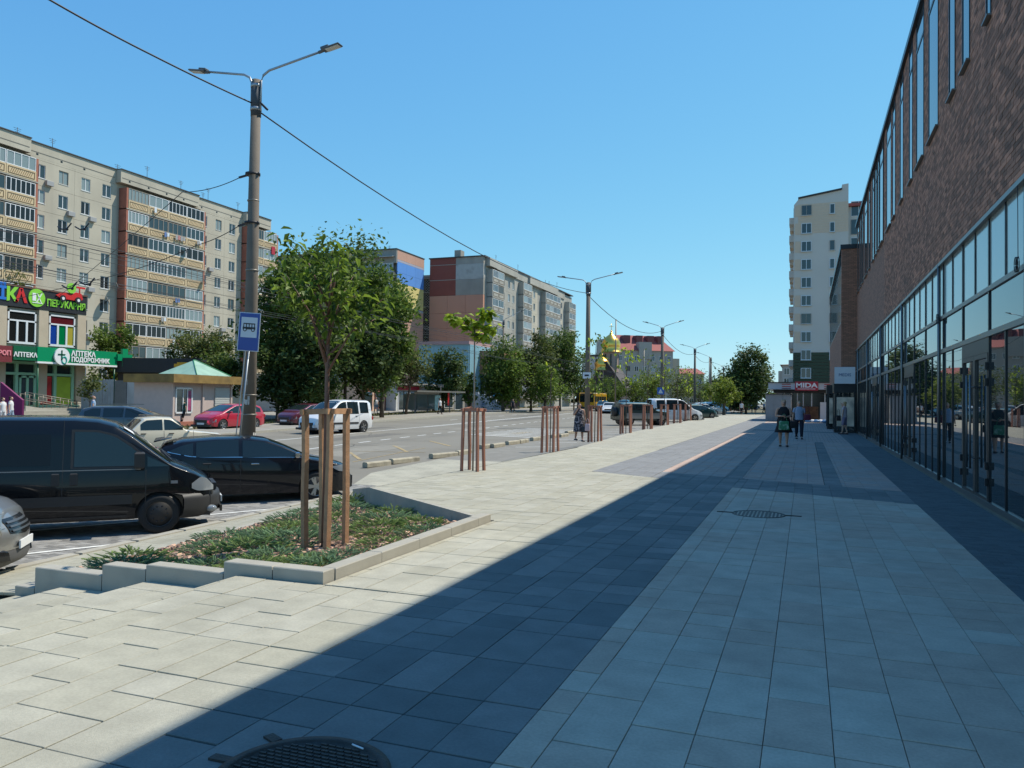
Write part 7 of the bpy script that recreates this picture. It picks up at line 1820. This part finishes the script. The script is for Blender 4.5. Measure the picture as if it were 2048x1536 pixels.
for (px, py, lx0, ly0, rx0, ry0, Y, lab) in lam:
    t = aty(px, py, Y)
    if lx0: a = t.x-aty(lx0, ly0, Y).x; b = aty(rx0, ry0, Y).x-t.x; za = aty(lx0, ly0, Y).z-t.z; zb2 = aty(rx0, ry0, Y).z-t.z
    else: a, b, za, zb2 = 2.2, 2, .9, .5
    q = lamppole(lab, t.x, Y, zr(Y), t.z, a, b, .2, .14, za, zb2, far_=True, side=(1, 1 if lx0 else 0)); tops.append((t.x, Y, t.z))
    if Y < 60:
        MB().cbox((.0, -.22, aty(1167, 751, Y).z-zr(Y)), (.55, .03, .42)).build('small_sign', m_white, q); MB().cbox((.0, -.24, aty(1167, 751, Y).z-zr(Y)), (.3, .01, .12)).build('sign_mark', m_black, q)
    elif Y < 90:
        s3 = MB().cbox((-.1, -.25, aty(1322, 782, Y).z-zr(Y)), (.75, .03, .75)).build('crossing_sign', mat('sign_blue_panel', (.01, .10, .42), .4), q); z = aty(1322, 782, Y).z-zr(Y); mb = MB(); mb.add([(-.35, -.27, z-.25), (.15, -.27, z-.25), (-.1, -.27, z+.25)], [(0, 1, 2)]); mb.build('sign_triangle', m_plate, s3)
# far side poles
for k, (px, py, D, lab, arm) in enumerate(((1007, 640, 100, 'grey lamp pole on the far verge before the dense green tree', 1), (1023, 668, 112, 'thin bare pole right of the far verge lamp pole', 0), (1149, 690, 128, 'thin far pole left of the second lamp pole', 0), (1232, 640, 122, 'thin grey pole in front of the church', 0), (1288, 700, 140, 'thin pole before the red roofed block', 0), (1500-81, 715, 150, 'thin far pole among the minibuses', 0))):
    t = atd(px, py, D); g = zr(t.y)
    if arm: q = lamppole(lab, t.x, t.y, g, t.z, 1.2, 2.4, .16, .12, .8, 1.1, far_=True, side=(0, 1))
    else:
        q = emp('bare_pole', lab, 'pole', (t.x, t.y, g)); MB().tube([(0, 0, 0), (0, 0, t.z-g)], [.13, .09], 8).build('pole', m_rail, q); MB().tube([(0, 0, t.z-g), (0, 0, t.z-g+.1)], .1, 8).build('cap', m_rail, q)

# ------------------------------------------------------------------ wires
def wire(name, label, pts, r_=.012, sag=0.0, n=14, grp=None):
    out = []
    for a, b in zip(pts[:-1], pts[1:]):
        a, b = Vector(a), Vector(b)
        for i in range(n): t = i/n; p = a.lerp(b, t); p.z -= sag*4*t*(1-t); out.append(p)
    out.append(Vector(pts[-1])); o = MB().tube(out, r_, 5).build(name, m_wire); return tag(o, label, 'cable', grp)
c0 = aty(100, 0, 8.0); zc = aty(508, 208, Y1).z
d = Vector((X1, Y1, zc))-atx(100, 0, -13.4)
wire('overhead_cable', 'thick black cable rising from the near lamp pole to the top left', [(X1, Y1, zc), atx(300, 108, -13.38), tuple(atx(100, 0, -13.4)), tuple(atx(-200, -165, -13.4))], .02, .02)
prev = (X1+.1, Y1, aty(532, 218, Y1).z)
ends = [(1172, 586, 52.2), (1321, 663, 85.4), (1388, 708, 119), (1421, 722, 144), (1446, 740, 178)]
labs = ['black cable sagging between the near and the second lamp pole', 'black cable between the second and third lamp poles', 'black cable between the third and fourth lamp poles', 'black cable between the fourth and fifth lamp poles', 'farthest black cable between lamp poles']
for i, (px, py, Y) in enumerate(ends):
    e = aty(px, py, Y); wire('overhead_cable', labs[i], [prev, tuple(e)], .02 if i == 0 else .025, (.9, 1.1, .9, .7, .7)[i]); prev = tuple(e)
# cable strain insulators at the near pole
ins = emp('cable_clamp', 'black strain clamps strapped to the near lamp pole', 'clamp', (X1, Y1, 0))
for (za, zb2, dx) in ((zc+.1, zc-.1, .2),): MB().bar((.1, 0, za), (.42, .0, zb2-.1), .05).build('clamp_body', m_wire, ins)
zz1, zz2 = aty(495, 350, Y1).z, aty(495, 447, Y1).z
for z in (zz1, zz2):
    MB().tube([(.0, 0, z-.03), (.0, 0, z+.03)], .19, 12).build('strap', m_wire, ins); MB().bar((-.15, -.0, z), (-.42, -.02, z-.05), .045).build('insulator', m_wire, ins); MB().ball((.18, 0, z), .045).build('bolt', m_wire, ins)
wire('span_wire', 'upper span wire from the near lamp pole across the street', [(X1-.4, Y1, zz1-.04), tuple(aty(365, 384, 17.0)), (-38, 30, 6.2)], .011, .1)
wire('span_wire', 'lower span wire carrying trolley fittings across the street', [(X1-.4, Y1, zz2-.04), tuple(aty(395, 490, 16.8)), tuple(aty(240, 548, 17.6)), (-38, 24, 5.0)], .011, .05)
FL = ['upper left', 'upper right', 'lower left', 'lower right']
for k, (px, py, q) in enumerate(((130, 452, 20), (165, 452, 20), (140, 570, 18.5), (175, 562, 18.5))):
    a = aty(px, py, q); o = emp('trolley_fitting', FL[k]+' black trolley fitting before the long beige block', 'wire fitting', tuple(a), 0, 'black trolley wire fittings')
    MB().tube([(-.35, 0, .0), (-.1, .0, -.12), (.1, 0, -.1), (.3, 0, .08)], .025, 6).build('bracket', m_wire, o); MB().ball((.1, 0, -.12), .05).build('insulator', m_wire, o)
WL = ['first', 'second', 'third', 'fourth', 'seventh', 'eighth', 'ninth', 'tenth', 'fifth', 'sixth']
for k, (x, z) in enumerate(((-19.6, 6.0), (-20.2, 6.0), (-24.8, 6.0), (-25.4, 6.0), (-31, 7.2), (-31.5, 7.8), (-33, 8.6), (-34, 9.3), (-29, 6.6), (-30, 8.2))):
    dx = -.0 if k > 3 else 0
    wire('contact_wire', WL[k]+' thin wire along the street, counted from the near lamp pole', [(x+1.5, -30, z), (x, 18, z), (x-2, 52, z), (x-5, 86, z), (x-8, 130, z), (x-14, 200, z)], .010, .18, 8, 'thin wires along the street')

# ------------------------------------------------------------------ bus stop sign
a, b = aty(481, 624, 15.75), aty(521, 629, 15.95); c, d = aty(475, 699, 15.75), aty(514, 703, 15.95)
o = emp('bus_stop_sign', 'blue bus stop sign with a black bus pictogram fixed before the near lamp pole', 'road sign', tuple((a+b+c+d)/4)); cc = (a+b+c+d)/4
W2 = (b-a).length; H2_ = (a.z-c.z); ax = math.atan2(b.y-a.y, b.x-a.x); o.rotation_euler = (0, R_(3.0), ax)
m_bsb = mat('bus_stop_blue', (.005, .045, .30), .35, coat=.3)
MB().cbox((0, .012, 0), (W2+.03, .012, H2_+.03), 0).build('border', m_white, o); MB().cbox((0, 0, 0), (W2-.01, .012, H2_-.01)).build('panel', m_bsb, o)
MB().cbox((0, -.008, H2_*.12), (W2*.80, .006, H2_*.54)).build('white_field', m_white, o)
bb = MB(); w = W2*.62; z0 = H2_*.14
bb.box(-w/2, -.016, z0-.07, w/2, -.011, z0-.01); bb.box(-w/2+.01, -.016, z0+.06, w/2-.01, -.011, z0+.085)
for k in range(5): x = -w/2+.01+k*(w-.04)/4; bb.box(x, -.016, z0-.01, x+.02, -.011, z0+.06)
bb.build('bus_pictogram', m_black, o)
for x in (-w*.32, w*.32):
    q = disc(.045, .004, 16).build('pictogram_wheel', m_black, o, (x, -.013, z0-.08), (R_(90), 0, 0)); disc(.025, .003, 12).build('pictogram_hub', m_white, q, (0, 0, .004))
MB().tube([(0.02, .05, -H2_/2+.05), (-.10, .08, cc.z*-1+zr(16)+.1)], .022, 8).build('post', m_galv, o)
MB().bar((-.05, .12, H2_*.4), (-.22, .14, -cc.z+zr(16)), .05, .015).build('flat_bar', m_galv, o)

# ------------------------------------------------------------------ bus shelter, bollards, bin and small signs across the street
p = grd(838, 828); q = grd(912, 825); d = Vector((q.x-p.x, q.y-p.y, 0)); Ls = 6.5
sh = emp('bus_shelter', 'grey glazed bus shelter with a dark flat roof on the far pavement', 'bus shelter', (p.x, p.y-1, zr(p.y)+.1), R_(78))
m_shg = glassm('shelter_glass', (.10, .14, .14), rough=.05, ior=1.5)
for x in (0, 2.1, 4.2, 6.3):
    for y in (0, 1.6):
        if y == 0 and x in (2.1, 4.2): continue
        MB().box(x, y, 0, x+.09, y+.09, 2.35).build('post', m_lampb, sh)
MB().box(-.6, -.8, 2.35, 8.2, 2.1, 2.45).build('roof', m_lampb, sh); MB().box(-.62, -.82, 2.32, 8.22, -.78, 2.5).build('roof_edge', m_rail, sh)
for x in (.1, 2.2, 4.3): MB().box(x, 1.62, .35, x+1.95, 1.65, 2.1).build('pane', m_shg, sh)
MB().box(.02, .1, .35, .05, 1.6, 2.1).build('pane', m_shg, sh); MB().box(.6, 1.1, .42, 5.6, 1.5, .47).build('bench', m_rail, sh); MB().box(3.4, -.1, .3, 4.4, -.02, 2.0).build('advert_panel', mat('poster_teal', (.2, .33, .33), .5, var=.5, scale=3), sh)
MB().box(-.1, -.02, 2.1, 4.3, .02, 2.35).build('header', m_rail, sh)
g = grd(866, 823); o = emp('litter_bin', 'dark square litter bin before the bus shelter', 'bin', (g.x+1.2, g.y-2, zr(g.y)+.1)); MB().cbox((0, 0, .42), (.5, .5, .84), 0, .04).build('body', mat('bin_brown', (.06, .035, .03), .7), o); MB().cbox((0, 0, .87), (.56, .56, .06), 0, .02).build('lid', m_black, o)
g = grd(881, 826); o = emp('sign_post', 'thin post with a small plate before the bus shelter', 'sign post', (g.x, g.y, zr(g.y)+.1)); MB().tube([(0, 0, 0), (0, 0, 3.3)], .04, 6).build('post', m_rail, o); MB().cbox((0, 0, 3.1), (.7, .04, .35)).build('plate', m_rail, o)
for (px, py, lab) in ((833, 860, 'black bollard on the far kerb right of the white family van'), (556, 848, 'black bollard on the far kerb right of the lamp pole'), (541, 846, 'black bollard beside the maroon car')):
    g = grd(px, py-4); o = MB().lathe([(.09, -.1), (.09, .95), (.075, 1.02), (0, 1.04)], n=12).build('bollard', m_black, None, (farkerb(g.y)-.6, g.y, zr(g.y)+.1)); tag(o, lab, 'bollard')
g = grd(935, 823); o = emp('shop_sign', 'dark blue hanging sign board on a thin post left of the graffiti wall', 'sign', (g.x, g.y, zr(g.y)+.1)); MB().tube([(0, 0, 0), (0, 0, 3.4)], .05, 6).build('post', m_rail, o); MB().cbox((-.1, -.1, 3.0), (1.1, .08, .75)).build('panel', mat('navy_sign', (.012, .02, .06), .5), o)
rb = grd(878, 826); o = MB().add([(0, 0, 0), (.0, .45, 0), (.05, .42, 1.75), (.02, .05, 1.7), (.05, 0, 0), (.1, .45, 0), (.1, .42, 1.75), (.06, .05, 1.7)], [(0, 1, 2, 3), (7, 6, 5, 4), (3, 2, 6, 7), (0, 3, 7, 4), (1, 5, 6, 2)]).build('folded_parasol', m_redl, None, (rb.x+.6, rb.y+1, zr(rb.y)+.9)); tag(o, 'folded dark red parasol beside the bus shelter', 'parasol')

# ------------------------------------------------------------------ people
m_skin = mat('skin', (.58, .34, .24), .6); m_skin2 = mat('tanned_skin', (.50, .28, .19), .6)
def skinmesh(name, J, E_, m_, parent, root, sub=2):
    names = list(J); me = bpy.data.meshes.new(name); me.from_pydata([J[n][0] for n in names], [(names.index(a), names.index(b)) for a, b in E_], [])
    me.materials.append(m_); o = link(name, me, parent); md = o.modifiers.new('skin', 'SKIN'); md.use_smooth_shade = True; md.branch_smoothing = .4
    sv = me.skin_vertices[0].data if me.skin_vertices else None
    if sv is None:
        bpy.context.view_layer.objects.active = o; me.attributes
    for i, n in enumerate(names):
        r = J[n][1]; r = r if isinstance(r, tuple) else (r, r); o.data.skin_vertices[0].data[i].radius = r; o.data.skin_vertices[0].data[i].use_root = (n == root)
    s2 = o.modifiers.new('sub', 'SUBSURF'); s2.levels = sub; s2.render_levels = sub
    return o
def loft(name, rings, m_, parent, n=16, cap=False):
    """rings: (cx, cy, z, rx, ry)"""
    mb = MB(); mb.smooth = True; rows = []
    for (cx, cy, z, rx, ry) in rings: rows.append([(cx+rx*math.cos(2*math.pi*k/n), cy+ry*math.sin(2*math.pi*k/n), z) for k in range(n+1)])
    mb.grid(rows); return mb.build(name, m_, parent)
def person(label, pos, face, h, pose, hair, clothes, skin=None, build=1.0, group=None, z=None, props=None):
    """local frame: person looks along -y; x to its left... heights for a 1.65 m figure, scaled"""
    skin = skin or m_skin
    o = emp('person', label, 'person', (pos[0], pos[1], z if z is not None else 0), face, group); s = h/1.65; o.scale = (s, s, s); B = build
    hipw = .095*B
    leg = pose.get('legs', (0, 0)); aL = pose.get('armL', ((.245, .0, 1.08), (.27, -.02, .84))); aR = pose.get('armR', ((-.245, .0, 1.08), (-.27, -.02, .84)))
    J = {'pel': ((0, 0, .90), (.14*B, .10*B)), 'waist': ((0, -.005, 1.05), (.115*B, .085*B)), 'chest': ((0, 0, 1.24), (.135*B, .095*B)), 'neck0': ((0, .005, 1.37), (.07, .06)), 'neck': ((0, -.005, 1.43), (.048, .048)), 'chin': ((0, -.02, 1.49), (.058, .066)), 'head': ((0, -.01, 1.57), (.072, .088)), 'crown': ((0, .005, 1.625), (.045, .055))}
    E_ = [('pel', 'waist'), ('waist', 'chest'), ('chest', 'neck0'), ('neck0', 'neck'), ('neck', 'chin'), ('chin', 'head'), ('head', 'crown')]
    for sg, nm, ar, lg in ((1, 'L', aL, leg[0]), (-1, 'R', aR, leg[1])):
        J['hip'+nm] = ((sg*hipw, 0, .84), .088*B); J['knee'+nm] = ((sg*hipw*.95, -lg*.55, .46), .057*B); J['ank'+nm] = ((sg*hipw*.9, -lg*1.0+(.06 if lg < 0 else 0), .085+(.05 if lg < -.1 else 0)), .034); J['toe'+nm] = ((sg*hipw*.95, -lg*1.0-.13, .03+(.02 if lg < -.1 else 0)), (.034, .022))
        J['calf'+nm] = ((sg*hipw*.95, -lg*.72+.012, .33), .05*B)
        J['sho'+nm] = ((sg*.165*B, 0, 1.335), .052*B); J['elb'+nm] = (ar[0], .037*B); J['wri'+nm] = (ar[1], .025)
        v = (Vector(ar[1])-Vector(ar[0])).normalized(); J['palm'+nm] = (tuple(Vector(ar[1])+v*.07), (.034, .016))
        E_ += [('pel', 'hip'+nm), ('hip'+nm, 'knee'+nm), ('knee'+nm, 'calf'+nm), ('calf'+nm, 'ank'+nm), ('ank'+nm, 'toe'+nm), ('neck0', 'sho'+nm), ('sho'+nm, 'elb'+nm), ('elb'+nm, 'wri'+nm), ('wri'+nm, 'palm'+nm)]
    body = skinmesh('body', J, E_, skin, o, 'pel')
    for sg, ar in ((1, aL), (-1, aR)):
        v = (Vector(ar[1])-Vector(ar[0])).normalized(); p0 = Vector(ar[1])+v*.085; side = v.cross(Vector((0, 1, 0))).normalized() if abs(v.y) < .9 else Vector((1, 0, 0))
        mb = MB()
        for k in range(4):
            a = p0+side*(-.024+.016*k); l = (.055, .066, .062, .048)[k]; mb.tube([a, a+v*l*.6, a+v*l*.95+Vector((0, -.02, 0))], [.009, .008, .006], 6)
        a = Vector(ar[1])+v*.03+side*(-.03*sg); mb.tube([a, a+v*.03-side*.022*sg, a+v*.06-side*.026*sg], [.011, .010, .007], 6)
        mb.build('fingers', skin, body)
    mb = MB(); hc = hair[0]; mh_ = mat('hair_'+hair[1], hc, .8, var=.2, scale=30)
    hl = hair[2]
    mb.ball((0, .03, 1.588), (.082, .088, .082), 14, 9)
    if hl > .05: mb.ball((0, .045, 1.53-hl/2), (.075, .05, .06+hl/2), 12, 8)
    hr_ = mb.build('hair', mh_, body)
    fc = MB(); fc.ball((0, -.042, 1.54), (.064, .070, .086), 14, 9); fc.ball((0, -.108, 1.535), (.013, .02, .022), 8, 5)
    for sg in (-1, 1): fc.ball((sg*.068, -.0, 1.54), (.012, .02, .03), 8, 5)
    fc.build('face', skin, body)
    ey = MB()
    for sg in (-1, 1): ey.ball((sg*.026, -.104, 1.56), (.011, .006, .007), 6, 4)
    ey.build('eyes', m_black, body)
    MB().ball((0, -.107, 1.502), (.022, .006, .006), 6, 4).build('mouth', mat('lips', (.35, .08, .07), .5), body)
    mt = lambda k: clothes[k]
    if 'dress' in clothes:
        L_ = clothes.get('hem', .52); w = clothes.get('flare', .21)
        loft('dress', [(0, 0, L_, w*B, .17*B), (0, 0, L_+.02, w*B, .17*B), (0, .0, .75, .19*B, .16*B), (0, .005, .92, .19*B, .145*B), (0, 0, 1.06, .152*B, .115*B), (0, -.005, 1.2, .168*B, .13*B), (0, 0, 1.3, .165*B, .10*B), (0, 0, 1.37, .13*B, .07*B), (0, 0, 1.405, .075*B, .06)], mt('dress'), body)
    if 'top' in clothes:
        z0 = clothes.get('tophem', .86)
        loft('top', [(0, 0, z0, .185*B, .14*B), (0, 0, z0+.01, .187*B, .14*B), (0, 0, 1.06, .158*B, .12*B), (0, -.005, 1.2, .172*B, .13*B), (0, 0, 1.31, .175*B, .105*B), (0, 0, 1.38, .12*B, .07*B), (0, 0, 1.415, .07, .06)], mt('top'), body)
        for sg, ar in ((1, aL), (-1, aR)):
            a = Vector((sg*.15*B, 0, 1.34)); b = Vector(ar[0]); t = clothes.get('sleeve', .6); q = a.lerp(b, t); MB().tube([a, a.lerp(q, .5), q], [.066*B, .06*B, .055*B], 12, cap=False).build('sleeve', mt('top'), body)
    if 'trousers' in clothes or 'shorts' in clothes or 'skirt' in clothes:
        if 'skirt' in clothes: loft('skirt', [(0, 0, .5, .2*B, .17*B), (0, 0, .7, .19*B, .16*B), (0, 0, .9, .165*B, .13*B), (0, 0, .96, .15*B, .12*B)], mt('skirt'), body)
        else:
            key = 'trousers' if 'trousers' in clothes else 'shorts'; zk = .1 if key == 'trousers' else .48
            loft('waistband', [(0, 0, .80, .17*B, .13*B), (0, 0, .9, .168*B, .13*B), (0, 0, .99, .15*B, .115*B)], mt(key), body)
            for sg, lg in ((1, leg[0]), (-1, leg[1])):
                pts = [Vector((sg*hipw, 0, .88)), Vector((sg*hipw, -lg*.1, .75)), Vector((sg*hipw*.95, -lg*.55, .46))]; rr = [.098*B, .095*B, .07*B]
                if key == 'trousers': pts += [Vector((sg*hipw*.92, -lg*.78+.01, .28)), Vector((sg*hipw*.9, -lg*1.0+(.06 if lg < 0 else 0), .10+(.05 if lg < -.1 else 0)))]; rr += [.062*B, .053*B]
                MB().tube(pts, rr, 12).build('trouser_leg', mt(key), body)
    for sg, lg in ((1, leg[0]), (-1, leg[1])):
        zz = .05 if lg < -.1 else 0; MB().cbox((sg*hipw*.95, -lg*1.0-.06+(.05 if lg < 0 else 0), .03+zz), (.09, .25, .06), 0, .02).build('shoe', clothes.get('shoe', m_black), body)
    return o
HG = ((.40, .25, .13), 'grey_blond', .06); HB = ((.05, .03, .02), 'dark', .08); HBl = ((.40, .27, .13), 'blond', .06); HN = ((.30, .17, .12), 'bald', 0)
m_kblk = mat('black_cloth', (.012, .012, .014), .9); m_navy = mat('navy_cloth', (.012, .016, .03), .9); m_shirt = mat('blue_grey_shirt', (.26, .32, .42), .9, var=.25, scale=22); m_whc = mat('white_cloth', (.62, .62, .62), .9); m_pink = mat('pale_pink_cloth', (.5, .42, .46), .9); m_lil = mat('lilac_cloth', (.28, .24, .36), .9); m_den = mat('pale_denim', (.25, .34, .45), .9)
m_flor = mat('floral_cloth', (.03, .03, .04), .9, stain=1.0, sscale=16, dirt=(.55, .48, .50))
m_bagg = mat('green_leaf_bag', (.04, .20, .09), .6, stain=1.0, sscale=11, dirt=(.40, .55, .42)); m_bagk = mat('black_bag', (.02, .018, .02), .5); m_bagm = mat('maroon_bag', (.13, .015, .04), .5); m_bagw = mat('pink_bag', (.6, .42, .42), .5)
def bag(name, label, pos, d, m_, rz=0, strap=.25):
    o = emp(name, label, 'bag', pos, rz); w, t, h = d
    hullobj('bag_body', [(-w/2, -t/2, 0), (w/2, -t/2, 0), (w/2, t/2, 0), (-w/2, t/2, 0), (-w*.46, -t*.25, h), (w*.46, -t*.25, h), (w*.46, t*.25, h), (-w*.46, t*.25, h)], m_, o, .02)
    MB().tube([(-w*.3, 0, h-.01), (-w*.18, 0, h+strap*.8), (0, 0, h+strap), (w*.18, 0, h+strap*.8), (w*.3, 0, h-.01)], .01, 6).build('strap', m_, o); return o
g1 = atz(1567, 893); f1 = math.atan2(g1.x, -g1.y)+math.pi if False else 0
def facecam(g, off=0): return math.atan2(-g.x, g.y)+off     # rotates -y axis toward the camera
person('woman in a black sleeveless dress looking down, holding a green patterned bag', (g1.x, g1.y), facecam(g1, .05), 1.71, dict(legs=(.1, -.06), armL=((.25, -.02, 1.08), (.08, -.25, 1.05)), armR=((-.26, -.02, 1.08), (-.07, -.26, 1.08))), HG, dict(dress=m_kblk, hem=.5, flare=.25), m_skin2, 1.22)
bag('shopping_bag', 'green and white leaf patterned shopping bag carried by the woman in black', (g1.x+.02, g1.y-.34, .62), (.36, .16, .32), m_bagg, .2, .26)
bag('handbag', 'black handbag at the side of the woman in the black dress', (g1.x+.33, g1.y-.05, .68), (.26, .12, .26), m_bagk, .4, .3)
g2 = atz(1598, 878)
person('woman in a grey blue short sleeved shirt and dark trousers with a maroon bag', (g2.x, g2.y), facecam(g2, .1), 1.68, dict(legs=(.12, -.1), armL=((.25, .02, 1.08), (.23, -.08, .86))), HG, dict(top=m_shirt, trousers=m_navy, tophem=.84, sleeve=.7), m_skin2, 1.1)
bag('shoulder_bag', 'maroon shoulder bag of the woman in the grey blue shirt', (g2.x+.34, g2.y-.02, .84), (.3, .14, .26), m_bagm, .3, .45)
g3 = atz(1690, 868)
person('woman with fair hair touching her head beside the display boxes, in pale shorts', (g3.x-.05, g3.y-.4), facecam(g3, -1.9), 1.70, dict(legs=(.08, -.05), armR=((-.25, -.1, 1.2), (-.10, -.16, 1.48))), HBl, dict(top=m_pink, shorts=m_lil, sleeve=.4), m_skin, 1.0)
bag('handbag', 'black handbag of the fair haired woman', (g3.x-.34, g3.y-.45, .7), (.24, .12, .28), m_bagk, .4, .35)
g4 = atz(1158, 883)
person('woman in a patterned black and white dress with a hand at her face', (g4.x, g4.y), facecam(g4, .35), 1.50, dict(legs=(.14, -.12), armR=((-.27, -.05, 1.12), (-.10, -.17, 1.44)), armL=((.25, .0, 1.06), (.29, -.04, .80))), HB, dict(dress=m_flor, hem=.42, flare=.22), m_skin2, 1.18)
bag('handbag', 'dark handbag carried by the woman in the patterned dress', (g4.x+.24, g4.y-.05, .36), (.26, .14, .24), m_bagk, .2, .26); bag('plastic_bag', 'pale plastic bag carried by the woman in the patterned dress', (g4.x+.36, g4.y-.1, .42), (.2, .12, .28), m_bagw, .2, .2)
# distant walkers
def far_person(label, px, py, h, hair, cl, face=0.0, D=None, gz=None, legs=(.12, -.12), off=0):
    g = atz(px, py, 0) if gz is None and D is None else (atd(px, py, D) if D else atz(px, py, gz))
    return person(label, (g.x, g.y), facecam(g, face), h, dict(legs=legs), hair, cl, m_skin, 1.05, z=(0 if gz is None else gz))
far_person('person in a white shirt and black trousers walking on the far promenade', 1483, 829, 1.7, HB, dict(top=m_whc, trousers=m_kblk), 2.8)
far_person('person in a dark top with bags before the large dark tree', 1511, 827, 1.7, HB, dict(dress=m_navy), 2.9)
far_person('person in a pale top left of the one in the dark top', 1504, 825, 1.68, HB, dict(top=m_whc, skirt=m_kblk), 2.9)
far_person('person in grey standing near the sheet hut', 1528, 826, 1.7, HB, dict(top=m_shirt, trousers=m_kblk), 1.0)
def side_person(label, px, D, h, hair, cl, face, legs=(.16, -.16)):
    g = atd(px, 800, D); z = zr(g.y)+.1; return person(label, (g.x, g.y), facecam(g, face), h, dict(legs=legs), hair, cl, m_skin, 1.05, z=z)
side_person('bald man in a light blue shirt and dark shorts walking by the pharmacy railing', 187, 51, 1.75, HN, dict(top=mat('light_blue_shirt', (.25, .38, .55), .9), shorts=m_navy), 1.5, (.2, -.2))
side_person('person in white at the far left before the purple banner', 22, 47, 1.7, HB, dict(top=m_whc, trousers=m_den), 1.2)
side_person('person in white beside the purple banner, farther left', 6, 46, 1.65, HB, dict(top=m_whc, trousers=m_whc), .8)
side_person('person leaning at the kiosk window in dark green', 366, 50, 1.65, HB, dict(top=mat('dark_green_cloth', (.01, .07, .06), .9), trousers=m_kblk), 2.4)
side_person('person in white top and pale jeans under the far trees', 752, 84, 1.7, HB, dict(top=m_whc, trousers=m_den), .4)
side_person('person in black top and skirt under the far trees', 762, 84, 1.65, HB, dict(top=m_kblk, skirt=m_kblk), -.4)
side_person('person in white and black standing at the bus shelter', 880, 82, 1.7, HB, dict(top=m_whc, trousers=m_kblk), .9)
side_person('person in pale clothes under the trees left of the shelter', 829, 92, 1.65, HB, dict(top=m_pink, trousers=m_den), .6)
side_person('person in dark clothes sitting side of the far lamp pole', 1026, 96, 1.6, HB, dict(top=m_navy, trousers=m_kblk), .6)
